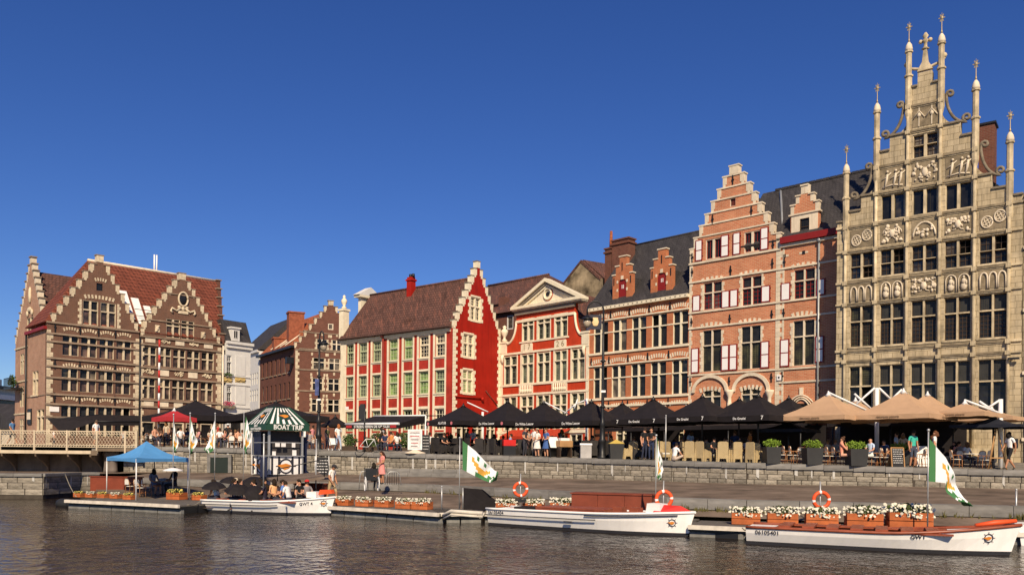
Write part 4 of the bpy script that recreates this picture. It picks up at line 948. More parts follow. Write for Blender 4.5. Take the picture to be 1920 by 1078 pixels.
# roof
yr = 3.05; zR = LS[7][1] - .7
urL = H.u(232, 280, yr)
MB().add([(.0, -.45, zEv + .05), (H.L - .2, -.45, zEv + .05), (H.L - .2, yr, zR), (urL + .5, yr, zR), (.0, 2 * yr + .4, zEv + .05), (H.L - .2, 2 * yr + .4, zEv + .05)],
         [(0, 1, 2, 3), (3, 2, 5, 4), (0, 3, 4), (1, 5, 2), (0, 4, 5, 1)]).build('roof', m_rtile2, H.root)
MB().tube([(urL + .4, yr, zR + .02), (H.L - .2, yr, zR + .02)], .12, 6).build('ridge_tiles', m_rtile2, H.root)
y_ = 2.4; u0, u1 = H.u(462, 200, y_), H.u(526, 200, y_); zt = H.z(494, 132, y_)
um_ = (u0 + u1) / 2; u0, u1 = um_ - .3, um_ + .3
c = MB().box(u0, u1, y_, y_ + .57, zEv + 2, zt - .35).box(u0 - .08, u1 + .08, y_ - .08, y_ + .65, zt - .35, zt - .2).box(u0 + .02, u1 - .02, y_ + .02, y_ + .55, zt - .2, zt).build('chimney', m_redG, H.root)
MB().lathe([(.16, zt), (.13, zt + .3)], 8, ((u0 + u1) / 2 - .1, y_ + .3, 0)).lathe([(.16, zt), (.13, zt + .3)], 8, ((u0 + u1) / 2 + .25, y_ + .3, 0)).build('chimney_pot', m_black, c)
MB().add([(u0 - .3, y_ - .75, zt - 2.95), (u1 + .1, y_ - .75, zt - 2.95), (u1 + .14, y_ + .3, zt - 1.6), (u1 + .02, y_ + .1, zt - 1.7), (u0 + .1, y_ - .3, zt - 2.6)], [(0, 1, 2, 3, 4)]).build('chimney_flashing', m_zinc, c)
wu, wz = H.uz(520, 410, 1.0); MB().box(wu - .35, wu + .35, .2, 1.1, wz - .5, wz + .1).build('roof_light', m_rtile2, H.root)
# baroque left gable end seen from behind: corner pier with urn, curved wing and little pediment
zq = zEv; B = MB().box(-.25, .35, -.1, .6, zEv - .1, zEv + 2.9).box(-.33, .43, -.18, .68, zEv + 2.9, zEv + 3.1); pr0 = B.build('corner_pier', m_cream, H.root)
MB().lathe([(.16, 0), (.26, .15), (.1, .3), (.24, .55), (.3, .8), (.2, .95), (.1, 1.05), (.16, 1.2), (.03, 1.35)], 10, (.05, .25, zEv + 3.1)).build('urn', m_cream, pr0)
prof = [(0.2, zEv + .05), (.6, zEv + 1.0), (1.4, zEv + 2.4), (2.0, zEv + 3.6), (2.25, zEv + 4.6), (2.25, zEv + 6.6), (4.4, zEv + 6.6), (4.4, zEv + 4.6), (4.8, zEv + 3.4), (5.6, zEv + 1.8), (6.2, zEv + .05)]
prof = [(p[0], min(p[1], 99)) for p in prof]
zk = H.z(150, 285, 3.2) - zEv
prof = [(a, zEv + (b - zEv) * zk / 6.6) for a, b in prof]
MB().prismx(prof, -.25, .15).build('rear_gable', m_cream, H.root)
zt = zEv + zk
MB().box(-.5, .4, 1.9, 4.75, zt, zt + .22).build('gable_cornice', m_cream, H.root)
MB().prismx([(1.75, zt + .22), (4.9, zt + .22), (3.3, zt + 1.1)], -.5, .4).build('gable_pediment', m_white, H.root)
H_A = H
# == LEFT GROUP OF HOUSES
L0 = pt(86, 66.0); L1 = along(L0, 2500, 259); L2 = along(L0, 2500, 413)
def avg_steps(H, Lp, Rp):
    LS, RS = [], []
    for a, b in zip(Lp, Rp):
        u0, z0 = H.uz(*a); u1, z1 = H.uz(*b); zz = (z0 + z1) / 2; LS.append((u0, zz)); RS.append((u1, zz))
    return LS, RS
def outline(LS, RS, ul, ur, zb, zsh):
    """gable standing on a full-width front: shoulders at zsh"""
    o = [(ul, zb), (ul, zsh)]; prev = zsh
    for (u, z) in LS: o += [(u, prev), (u, z)]; prev = z
    r = [(ur, zb), (ur, zsh)]; prev = zsh
    for (u, z) in RS: r += [(u, prev), (u, z)]; prev = z
    return o + r[::-1]
m_trim = mat('beige_stone_trim', (0.56, 0.46, 0.32), 0.85, 0.2, var=0.28, vscale=2.2, rand=0.12)
m_dtrim = mat('dark_stone_ledge', (0.26, 0.19, 0.135), 0.85, 0.2, var=0.25, vscale=2, rand=0.12)
# - first brown house (with the pale side wall)
H = House('brown_corner_house', 'brown brick step-gabled house with pale side wall beside the bridge', L0, L1)
H.zoom(0, 450, 3.992); gz = 2.9
LS, RS = avg_steps(H, [(390, 540), (438, 480), (487, 417), (534, 353), (583, 292), (630, 234), (675, 178), (724, 116)], [(1032, 632), (1002, 560), (966, 488), (932, 410), (893, 345), (857, 266), (822, 196), (775, 120)])
zsh = (H.z(345, 608) + H.z(1035, 690)) / 2
def lights(xs, zs, g, ym, mw=.16):
    u0, u1 = H.u(xs[0], ym), H.u(xs[1], ym); return u0, u1
zA = [H.z(740, y) for y in (645, 532, 462)]
for (a, b) in ((618, 735), (752, 868)): H.window(H.u(a, 560), H.u(b, 560), zA[0], zA[2], 2, (zA[1],), m_trim, [g_curt, g_lead], mw=.14, tw=.1, depth=.18)
z1 = [H.z(725, y) for y in (882, 787, 724)]; z2 = [H.z(720, 975 + 167), H.z(720, 1046), H.z(720, 976)]
prs = [(468, 588), (607, 725), (745, 852), (872, 982)]
for (a, b) in prs:
    H.window(H.u(a, 820), H.u(b, 820), z1[0], z1[2], 2, (z1[1],), m_trim, [g_curt, g_plain], mw=.14, tw=.1, fw=.02, depth=.2)
    H.window(H.u(a - 8, 1050), H.u(b - 6, 1050), z2[0], z2[2], 2, (z2[1],), m_trim, [g_curt, g_plain], mw=.14, tw=.1, fw=.02, depth=.2)
    H.window(H.u(a - 8, 1050), H.u(b - 6, 1050), gz + .9, H.z(720, 1247), 2, (), m_trim, g_plain, mw=.14, fw=.02, depth=.2)
us, zb_, ue, zt_ = H.rect(722, 325, 768, 380); H.window(us, ue, zb_, zt_, 1, (), m_black, g_plain, fw=.03)
ol = outline(LS, RS, 0, H.L - .02, 2.0, zsh)
H.wall(ol, m_brown, thick=.4, reveal=.24)
steps_trim(H, LS, RS, m_dtrim, m_trim, .4, .3, .08, .06)
for y in (608, 688, 745, 866): z_ = (H.z(345, y) + H.z(1030, y + 82)) / 2 ; H.band(-.06, H.L - .03, z_ - .07, z_ + .07, m_dtrim, .12)
for y in (938, 1020): z_ = (H.z(345, y) + H.z(1025, y + 55)) / 2; H.band(-.06, H.L - .03, z_ - .07, z_ + .07, m_dtrim, .12)
H.zoom(0, 700, 3.992)
for y in (147, 218, 312): z_ = (H.z(335, y) + H.z(1020, y + 46)) / 2; H.band(-.06, H.L - .03, z_ - .07, z_ + .07, m_dtrim, .12)
zar = [H.z(725, 200)]
H.zoom(0, 450, 3.992); zar += [H.z(725, 955), H.z(725, 690)]
for z_ in zar:
    relieving(H, [(H.u(a, 820) , H.u(b, 820)) for a, b in prs], z_ - .1, m_trim, .24, 6, rise=.18)
    anchor_irons(H, [(H.u(x, 820), z_ + .05) for x in (410, 597, 735, 862)], .8)
relieving(H, [(H.u(625, 420), H.u(860, 440))], H.z(740, 438) , m_trim, .3, 9, rise=.1); relieving(H, [(H.u(705, 300), H.u(800, 300))], H.z(750, 305), m_trim, .26, 5, rise=.1)
for ue, sg in ((0, 1), (H.L - .02, -1)): quoins(H, ue, sg, gz, zsh - .3, m_trim, (.45, .28), .36)
for (x0, x1, ya, yb) in ((612, 612, 462, 645), (875, 875, 462, 645)): quoins(H, H.u(x0, 560) + (-.02 if x0 < 700 else .02), -1 if x0 < 700 else 1, zA[0], zA[2], m_trim, (.28, .16), .26)
u_, z_ = H.uz(405, 1265); MB().box(u_ - .35, u_ + .35, -.06, .02, z_ - .2, z_ + .2).build('street_name_plate', m_shut, H.root)
# side wall (along -x side): frame runs from far left to the corner
Q0 = along(L0, -590, 50)
HS = House('x', 'x', Q0, L0); bpy.data.objects.remove(HS.root); HS.root = H.root; n0 = len(KIDS[H.root.name])
HS.zoom(20, 460, 2.996)
zse = (HS.z(95, 495) + HS.z(195, 470)) / 2
for (x0, y0, x1, y1) in ((122, 705, 155, 840), (145, 920, 188, 1040)):
    a, zb, b, zt = HS.rect(x0, y0, x1, y1); HS.window(a, b, max(zb, gz + .6), zt, 2, (lerp(zb, zt, .66),), m_trim, g_plain, mw=.16, tw=.12, depth=.18); HS.band(a - .15, b + .15, zb - .12, zb - .003, m_trim, .1, 'window_sill')
HS.wall([(0, 2), (HS.L - .36, 2), (HS.L - .36, zse), (0, zse)], m_brownP, thick=.4, reveal=.2, name='side_wall')
HS.band(-.1, HS.L - .02, zse - .1, zse + .15, m_oxred, .25, 'eaves_board')
a, zb, b, zt = HS.rect(100, 918, 120, 1005); MB().box(a, b, -.1, 0, zb, zt).box(a + .1, b - .1, -.16, -.1, zb + .4, zt - .3, 1).build('wall_niche', [m_black, m_pale], H.root)
z_ = HS.z(140, 845); HS.band(0, HS.L - .4, z_ - .04, z_ + .04, m_dtrim, .06)
MB().lathe([(.08, gz), (.08, zse)], 8, (.1, -.14, 0)).build('drainpipe', m_black, H.root)
GM = Matrix.Rotation(HS.ang - H.ang, 4, 'Z'); off = Vector((Q0[0] - L0[0], Q0[1] - L0[1], 0)); off.rotate(Matrix.Rotation(-H.ang, 3, 'Z')); GM = Matrix.Translation(off) @ GM
for o in KIDS[H.root.name][n0:]: o.matrix_basis = GM @ Matrix.LocRotScale(o.location, o.rotation_euler, o.scale)
# shared roof carried by this house: ridge along the front, hipped at the left
Ltot = math.dist(L0, L2); yr = 5.0; H.zoom(0, 450, 3.992)
zR = (H.z(800, 178, yr) + H.z(1590, 303, yr)) / 2; ur0 = H.u(655, 162, yr)
MB().add([(-.2, -.05, zsh + .0), (Ltot, -.05, zsh), (Ltot + 1.9, yr, zR), (ur0, yr, zR), (-.2, yr + .35, zsh), (Ltot, 2 * yr, zsh)], [(0, 1, 2, 3), (0, 3, 4), (3, 2, 5, 4), (1, 5, 2), (0, 4, 5, 1)]).build('roof', m_rtile, H.root)
MB().tube([(ur0, yr, zR + .02), (Ltot + 1.9, yr, zR + .02)], .13, 6).build('ridge_capping', m_pale, H.root)
gm_ = (LS[-1][0] + RS[-1][0]) / 2
MB().prism([(LS[0][0] + .3, zsh), (RS[0][0] - .3, zsh), (gm_, LS[6][1] - .4)], .4, 4.6).build('gable_roof', m_rtile, H.root)
# roof lights between the gables and a metal flue
for (xa, xb, ya, yb) in ((930, 985, 365, 600), (1005, 1060, 425, 640), (1082, 1130, 490, 600)):
    y_ = 1.6; a, zb, b, zt = H.rect(xa, ya, xb, yb, y_); k = (zR - zsh) / yr
    MB().add([(a, (zb - zsh) / k - .15, zb), (b, (zb - zsh) / k - .15, zb), (b, (zt - zsh) / k - .15, zt), (a, (zt - zsh) / k - .15, zt), (a, (zb - zsh) / k + .1, zb), (b, (zb - zsh) / k + .1, zb), (b, (zt - zsh) / k + .1, zt), (a, (zt - zsh) / k + .1, zt)],
             [(0, 1, 2, 3), (4, 7, 6, 5), (0, 3, 7, 4), (1, 5, 6, 2), (3, 2, 6, 7), (0, 4, 5, 1)]).build('roof_light', m_shut, H.root)
MB().tube([(H.u(985, 515, 1.0), .3, H.z(985, 512, .3)), (H.u(1145, 520, 1.0), .3, H.z(985, 512, .3))], .03, 5).tube([(H.u(985, 555, 1.0), .3, H.z(985, 560, .3)), (H.u(1145, 560, 1.0), .3, H.z(985, 560, .3))], .03, 5).build('roof_railing', m_black, H.root)
u_ = H.u(1163, 200, yr); MB().lathe([(.07, zR - .5), (.07, H.z(1163, 112, yr))], 8, (u_ - .1, yr, 0)).lathe([(.07, zR - .5), (.07, H.z(1175, 114, yr))], 8, (u_ + .12, yr, 0)).build('metal_flue', m_shut, H.root)

# - second brown house with the oval gable light
H = House('oval_gable_house', 'brown brick step-gabled house with an oval light and stone panels', L1, L2)
H.zoom(240, 490, 7.184)
LS, RS = avg_steps(H, [(152, 885), (205, 787), (275, 692), (342, 602), (410, 510), (480, 427), (548, 337), (617, 247), (687, 162)], [(1240, 1035), (1180, 925), (1128, 822), (1075, 712), (1020, 604), (965, 496), (905, 385), (845, 288), (778, 170)])
zsh = (H.z(155, 990) + H.z(1240, 1160)) / 2; RS[0] = (H.L - .15, RS[0][1]); LS[0] = (.12, LS[0][1])
zA = [H.z(705, y) for y in (1042, 882, 790)]
for (a, b) in ((516, 700), (716, 892)): H.window(H.u(a, 900), H.u(b, 930), zA[0], zA[2], 2, (zA[1],), m_trim, [g_curt, g_lead], mw=.16, tw=.1, depth=.18)
H.zoom(240, 620, 5.99)
z1 = [H.z(570, y) for y in (418, 297, 215)]; z2 = [H.z(555, y) for y in (776, 640, 556)]
prs = [(168, 318), (345, 484), (508, 644), (664, 804), (828, 964)]
for (a, b) in prs:
    H.window(H.u(a, 300), H.u(b, 310), z1[0], z1[2], 2, (z1[1],), m_trim, [g_curt, g_plain], mw=.15, tw=.1, fw=.02, depth=.2)
    H.window(H.u(a - 12, 660), H.u(b - 12, 670), z2[0], z2[2], 2, (z2[1],), m_trim, [g_curt, g_plain], mw=.15, tw=.1, fw=.02, depth=.2)
    H.window(H.u(a - 12, 660), H.u(b - 12, 670), gz + .4, gz + 2.3, 1, (), m_trim, g_plain, fw=.1, depth=.2)
H.wall(outline(LS, RS, 0.0, H.L, 2.0, zsh), m_brown, thick=.4, reveal=.24)
steps_trim(H, LS, RS, m_dtrim, m_trim, .4, .3, .08, .06)
def lev(x, y): return H.z(x, y)
for (x, y) in ((570, 105), (570, 190), (570, 440), (570, 545), (560, 795), (560, 870)): z_ = lev(x, y); H.band(.05, H.L + .05, z_ - .07, z_ + .07, m_dtrim, .13)
for (y0, y1, dx) in ((118, 165, 0), (455, 520, -10), (810, 860, -12)):
    for k, (a, b) in enumerate(prs):
        za, zb = lev(570, y1), lev(570, y0); u0, u1 = H.u(a + 22 + dx, 400), H.u(b - 16 + dx, 400)
        if (k + (y0 > 400)) % 2 == 0 or y0 > 700: MB().box(u0, u1, -.06, .02, za, zb).build('stone_tablet', m_pale, H.root)
        else:
            B = MB(); r = random.Random(k + y0)
            for q in range(9): B.blob((lerp(u0, u1, r.random()), -.03, lerp(za, zb, r.uniform(.15, .85))), (r.uniform(.06, .14), .06, r.uniform(.06, .12)), 6)
            B.tube([(lerp(u0, u1, t / 8), -.03, lerp(za, zb, .45 + .3 * math.sin(t * 1.6))) for t in range(9)], .05, 5); B.build('garland_relief', m_trim, H.root)
quoins(H, H.L, -1, gz, zsh - .2, m_trim, (.5, .36), .36); quoins(H, .06, 1, gz, zsh - .2, m_trim, (.36, .24), .36)
MB().lathe([(.07, gz), (.07, zsh)], 8, (H.L + .12, -.12, 0)).build('drainpipe', m_pale, H.root); MB().lathe([(.06, gz), (.06, zsh)], 8, (.0, -.14, 0)).build('drainpipe', m_black, H.root)
H.zoom(240, 490, 7.184); uo, zo = H.uz(742, 512)
MB().tube([(uo + .42 * math.cos(t * .3927), -.06, zo + .62 * math.sin(t * .3927)) for t in range(17)], .09, 6).build('oval_frame', m_trim, H.root)
MB().blob((uo, -.02, zo), (.34, .04, .52), 12).build('oval_pane', g_plain, H.root)
B = MB()
for sg in (-1, 1):
    B.tube([(uo + sg * .2, -.05, zo - .8), (uo + sg * .6, -.06, zo - 1.1), (uo + sg * 1.0, -.06, zo - .9), (uo + sg * 1.1, -.06, zo - 1.15), (uo + sg * .95, -.06, zo - 1.3)], .1, 6)
    B.blob((uo + sg * .35, -.06, zo - .75), (.18, .08, .15))
B.box(uo - .45, uo + .45, -.08, .02, zo - 1.3, zo - 1.05).blob((uo, -.06, zo - .85), (.2, .1, .2)).build('gable_cartouche', m_trim, H.root)
for (x, y) in ((395, 905), (1010, 995)): u_, z_ = H.uz(x, y); B = MB().box(u_ - .2, u_ + .2, -.04, .02, z_ - .3, z_ + .3); B.blob((u_, -.06, z_), (.17, .06, .2)).blob((u_ + .1, -.06, z_ + .2), .09).blob((u_ - .1, -.06, z_ - .2), .09).build('carved_stone', m_trim, H.root)
z_ = lev(640, 735 if 0 else 735); H.band(LS[2][0], RS[2][0], LS[1][1] + .1, LS[1][1] + .2, m_dtrim, .09)
H.band(LS[6][0], RS[6][0], LS[5][1] + .0, LS[5][1] + .09, m_dtrim, .08)
gm_ = (LS[-1][0] + RS[-1][0]) / 2
MB().prism([(LS[1][0] + .2, zsh - .2), (RS[1][0] - .2, zsh - .2), (gm_, LS[7][1] - .5)], .4, 4.6).build('gable_roof', m_rtile, H.root)
# stepped party wall at the right end, seen edge-on
B = MB(); y0 = .2; zz = zsh + .6
for k in range(7):
    y1 = y0 + .75; hh = zsh + 1.1 + k * .98
    sx = y0 * .38; MB().box(H.L - .05 + sx, H.L + .32 + sx, y0, y0 + .8, zz - .4, hh).build('party_wall', m_dbrick, H.root); MB().box(H.L - .12 + sx, H.L + .42 + sx, y0 - .1, y0 + .85, hh, hh + .1).build('cap_stone', m_dtrim, H.root); y0 = y1; zz = hh
MB().box(H.L + .6, H.L + 1.5, 5.3, 6.2, zsh + 4, zz - 1.0).build('chimney', m_dbrick, H.root)

# - far gable house left of the brown house
q1 = pt(84, 71.5); q0 = along(q1, -590, 27)
H = House('narrow_gable_house', 'tall narrow step-gabled brick house behind the pale side wall', q0, q1)
H.zoom(20, 470, 6.34)
zl = [H.z(62, 1020), H.z(235, 85)]; n = 11
LS = [(lerp(0, H.L / 2 - .25, k / (n - 1)), lerp(zl[0], zl[1] + .0, k / (n - 1))) for k in range(n)]; RS = [(H.L - u, z) for u, z in LS]
for zz in (9.6, 6.6, 3.6):
    for uu in (1.6, 4.2, 6.6): H.window(uu, uu + 1.3, zz, zz + 1.9, 2, (zz + 1.3,), m_trim, g_plain, mw=.16, tw=.12)
H.window(3.6, 5.6, 13.0, 14.6, 2, (), m_trim, g_plain, mw=.2)
H.wall(stepped(LS, RS, 0, H.L, 2.0), m_brownP, thick=.4, reveal=.2); steps_trim(H, LS, RS, m_dtrim, m_pale, .4, .34, .1, .1)
for zz in (5.9, 8.9, 12): H.band(0, H.L, zz, zz + .14, m_trim, .08)
B = MB().blob((H.L / 2, -.05, 16.6), (.3, .15, .8)).blob((H.L / 2, -.08, 15.3), (.7, .12, .25)).blob((H.L / 2 - .7, -.06, 15.0), (.3, .1, .3)).blob((H.L / 2 + .7, -.06, 15.0), (.3, .1, .3)); B.build('gable_cartouche', m_trim, H.root)
MB().prism([(.1, 2), (H.L - .1, 2), (H.L - .1, zl[0]), (H.L / 2, zl[1] - 1.2), (.1, zl[0])], .4, 8).build('roof', m_rtile2, H.root)
b_ = MB().box(.2, 2.6, -1.0, 0, 8.2, 8.35); bl = b_.build('balcony', m_black, H.root)
B = MB().box(.2, 2.6, -1.0, -.95, 8.35, 8.42).box(.2, 2.6, -1.0, -.95, 9.2, 9.26)
for k in range(9): B.box(.2 + k * .3, .24 + k * .3, -1.0, -.96, 8.4, 9.2)
B.build('balcony_railing', m_black, bl)
m_leaf = mat('foliage', (0.06, 0.1, 0.025), 0.7, 0.2, var=0.4, vscale=6)
def leaf_clump(c, r, n, size, seed, B=None, flat=1.0, m=0):
    """many small leaf faces through an ellipsoid volume"""
    rr = random.Random(seed); B = B or MB()
    for _ in range(n):
        a = rr.uniform(0, 6.283); z = rr.uniform(-1, 1); q = rr.random() ** .45; k = math.sqrt(1 - z * z)
        p = Vector((c[0] + r[0] * q * k * math.cos(a), c[1] + r[1] * q * k * math.sin(a), c[2] + r[2] * q * z))
        d = Vector((rr.uniform(-1, 1), rr.uniform(-1, 1), rr.uniform(-.4, 1))).normalized(); e = d.orthogonal().normalized(); e.rotate(Matrix.Rotation(rr.uniform(0, 6.28), 3, d)); f = d.cross(e)
        s_ = size * rr.uniform(.6, 1.4); B.add([p - e * s_, p + f * s_ * .5, p + e * s_, p - f * s_ * .5], [(0, 1, 2, 3)], m)
    return B
leaf_clump((1.4, -.6, 9.0), (.7, .35, .6), 160, .14, 3).build('balcony_plant', m_leaf, bl)

# - white mansard house and the white house behind it
W1 = along(L2, 2240, 468)
H = House('white_mansard_house', 'narrow white rendered house with black mansard roof and small dormer', (L2[0] + .35, L2[1] + .35), W1)
H.zoom(400, 540, 3.99); gz = 2.9
zc_ = (H.z(70, 405) + H.z(270, 428)) / 2
for (t, b) in ((500, 655), (728, 880)): a, zb, c_, zt = H.rect(65, t, 138, b); H.window(a, c_, zb, zt, 2, (lerp(zb, zt, .68),), m_white, g_plain, mw=.06, tw=.06, depth=.16, bars=(2, 3), bm=m_white)
H.window(.5, 1.7, gz + .3, gz + 2.6, 1, (), m_white, g_plain)
H.wall([(0, 2), (H.L, 2), (H.L, zc_), (0, zc_)], m_white, thick=8, reveal=.2)
MB().box(-.1, H.L + .15, -.35, 0, zc_ - .1, zc_ + .15).box(-.05, H.L + .1, -.2, 0, zc_ - .45, zc_ - .1).build('cornice', m_white, H.root)
for (t, b) in ((510, 655), (735, 870)): a, zb, c_, zt = H.rect(165, t, 238, b); MB().box(a, c_, -.05, .01, zb, zt).build('blank_panel', m_white, H.root)
for y in (658, 720, 890): z_ = H.z(150, y); H.band(0, H.L, z_ - .06, z_ + .06, m_white, .08)
for (xa, xb) in ((65, 138), (162, 238)):
    a, zb, c_, zt = H.rect(xa, 665, xb, 705); B = MB().box(a, c_, -.04, .01, zb, zt); B.tube([(lerp(a, c_, k / 8), -.07, zb + (zt - zb) * (.55 - .3 * abs(math.sin(k * math.pi / 4)))) for k in range(9)], .06, 5).build('gilded_garland', mat('ochre_relief', (.5, .36, .14), .7), H.root)
a, zb, c_, zt = H.rect(60, 850, 150, 890); bx_ = MB().box(a, c_, -.35, -.05, zb - .1, zb + .15).build('flower_box', m_stoneD, H.root)
leaf_clump(((a + c_) / 2, -.25, zb + .3), ((c_ - a) / 2, .25, .28), 220, .07, 5).build('flowers', mat('pink_flowers', (.5, .08, .14), .7, var=.4, vscale=9), bx_)
a, zb, c_, zt = H.rect(65, 632, 140, 655); leaf_clump(((a + c_) / 2, -.2, zb + .1), ((c_ - a) / 2, .2, .15), 120, .07, 6).build('window_plants', m_leaf, H.root)
zt = H.z(80, 240, 1.2)
MB().prismx([(-.1, zc_ + .15), (8, zc_ + .15), (7, zt), (.9, zt)], -.05, H.L + .05).build('roof', m_slate, H.root)
a, zb, c_, zt = H.rect(132, 305, 195, 398); d_ = MB().box(a, c_, -.05, .9, zb, zt).box(a - .1, c_ + .1, -.15, 1.1, zt, zt + .15).build('dormer', m_white, H.root)
w_ = MB().box(a + .2, c_ - .2, -.08, -.04, zb + .25, zt - .15).build('dormer_window', m_white, d_)
for k in range(2): MB().box(lerp(a + .24, c_ - .24, k / 2) + .03, lerp(a + .24, c_ - .24, (k + 1) / 2) - .03, -.09, -.075, zb + .3, zt - .2).build('pane', g_plain, w_)

B2c = pt(552, 105.0); B2s = along(B2c, -96, 486); B2e = along(B2c, 4200, 646)
w1 = (B2s[0] - .3, B2s[1] + .5); w0 = along(w1, -96, 466)
H = House('white_gabled_house', 'white house with many narrow windows under a grey slate roof', w0, w1)
H.zoom(400, 540, 3.99); ze = (H.z(270, 520) + H.z(350, 440)) / 2
for k in range(4):
    for (zz) in (4.4, 7.2, 10.0, 12.4): H.window(H.L * (.08 + .23 * k), H.L * (.08 + .23 * k) + H.L * .12, zz, zz + 1.7, 1, (zz + 1.0,), m_white, g_plain)
H.wall([(0, 2), (H.L, 2), (H.L, ze), (0, ze)], m_white, thick=8, reveal=.2); H.band(0, H.L, ze - .15, ze + .2, m_white, .3, 'cornice')
zr_ = H.z(480, 262, 5); MB().prismx([(-.3, ze + .2), (10, ze + .2), (5, zr_)], -6, H.L + .2).build('roof', m_slate, H.root)

# - dark brown step-gabled house at the street corner
H = House('dark_brown_house', 'dark brown brick step-gabled house with orange tiled roof behind the kiosk', B2c, B2e)
H.zoom(400, 540, 3.99)
for (t, b, prs) in ((385, 468, [(775, 852), (890, 955)]), (525, 612, [(748, 832), (866, 946)]), (677, 768, [(742, 818), (860, 942)]), (832, 928, [(736, 812), (857, 942)])):
    z0, z1 = H.z(850, b), H.z(850, t)
    for (a, c_) in prs:
        u0, u1 = H.u(a, (t + b) / 2), H.u(c_, (t + b) / 2); H.window(u0, u1, z0, z1, 2, (lerp(z0, z1, .62),), m_pale, g_plain, mw=.14, tw=.12, depth=.18)
        quoins(H, u0, -1, z0, z1 + .2, m_trim, (.28, .16), .36); quoins(H, u1, 1, z0, z1 + .2, m_trim, (.28, .16), .36)
        for t_ in (0, .5, 1): stone_block(H.root, m_trim, lerp(u0 - .3, u1 + .1, t_), lerp(u0 - .3, u1 + .1, t_) + .24, -.03, .05, z1 + .25 + (.2 if t_ == .5 else 0), z1 + .6 + (.2 if t_ == .5 else 0), 'voussoir')
    H.band(0, H.L, z0 - .2, z0 - .04, m_dtrim, .08)
a, zb, c_, zt = H.rect(858, 266, 898, 312); H.window(a, c_, zb, zt, 1, (), m_pale, g_plain, fw=.12)
LS = [H.uz(*p) for p in ((607, 406), (643, 364), (680, 320), (718, 272), (757, 226), (797, 180), (830, 136), (862, 96))]
um = H.u(880, 150); RS = [(2 * um - u, z) for u, z in LS]
H.wall(stepped(LS, RS, 0.0, RS[0][0], 2.0), m_dbrick, thick=.4, reveal=.22); steps_trim(H, LS, RS, m_dtrim, m_trim, .4, .3, .1, .08)
quoins(H, 0, 1, 3, LS[0][1] - .6, m_trim, (.5, .3), .4)
for y in (455, 330): z_ = H.z(700, y); H.band(LS[1][0], RS[1][0], z_ - .06, z_ + .06, m_dtrim, .07)
wl_, zl_ = math.dist(B2s, B2c), None
HS = House('x', 'x', B2s, B2c); bpy.data.objects.remove(HS.root); HS.root = H.root; n0 = len(KIDS[H.root.name]); HS.zoom(400, 540, 3.99)
zse = (HS.z(355, 520) + HS.z(600, 442)) / 2
for zz in (zse - 3.0, zse - 6.4, zse - 9.8):
    for k in range(7):
        u0 = HS.L * (.07 + .125 * k); HS.window(u0, u0 + HS.L * .05, zz, zz + 2.1, 1, (), m_dbrick, g_plain, fw=.04); HS.band(u0 - .2, u0 + HS.L * .05 + .2, zz - .16, zz - .003, m_dtrim, .12, 'window_sill')
HS.wall([(0, 2), (HS.L - .36, 2), (HS.L - .36, zse), (0, zse)], m_dbrick, thick=.4, reveal=.22, name='side_wall')
MB().box(-.1, HS.L - .05, -.6, 0, zse - .1, zse + .2).build('gutter', m_black, H.root)
MB().box(HS.L - .9, HS.L - .3, -1.0, 0, zse - 2.1, zse - 1.3).build('wall_lamp', m_black, H.root)
off = Vector((B2s[0] - B2c[0], B2s[1] - B2c[1], 0)); off.rotate(Matrix.Rotation(-H.ang, 3, 'Z')); GM = Matrix.Translation(off) @ Matrix.Rotation(HS.ang - H.ang, 4, 'Z')
for o in KIDS[H.root.name][n0:]: o.matrix_basis = GM @ Matrix.LocRotScale(o.location, o.rotation_euler, o.scale)
# roof running back along the side wall
bd = Vector((B2s[0] - B2c[0], B2s[1] - B2c[1], 0)); bd.rotate(Matrix.Rotation(-H.ang, 3, 'Z'))
zr_ = LS[6][1] - .3; w_ = RS[0][0]
e0 = Vector((.0, 0, 0)); B = MB().add([(-.3, .3, zse + .1), (w_, .3, zse + .1), (w_ / 2, .3, zr_), (-.3 + bd.x, bd.y, zse + .1), (w_ + bd.x, bd.y, zse + .1), (w_ / 2 + bd.x, bd.y, zr_)], [(0, 2, 5, 3), (2, 1, 4, 5), (0, 1, 2), (3, 5, 4)])
B.build('roof', m_otile, H.root)
for (k, f, zt) in ((.34, .34, zr_ - .2), (.62, .2, zr_ - 3.2)):
    c0 = Vector((lerp(0, w_ / 2, f), 0, 0)) + bd * k; MB().box(c0.x - .9, c0.x + 1.1, c0.y - .8, c0.y + .8, zse, zt).box(c0.x - 1.0, c0.x + 1.2, c0.y - .9, c0.y + .9, zt, zt + .2).build('chimney', mat('russet_brick', (.26, .08, .04), .85, var=.3, vscale=3), H.root)
for k in (.2, .34, .48, .6):
    c0 = bd * k; B = MB(); p = Vector((-.3, .3, zse + .5)) + bd * k; q = Vector((w_ * .2, .3, lerp(zse, zr_, .42))) + bd * k; B.tube([p, q], .1, 5).build('roof_flashing', m_pale, H.root)

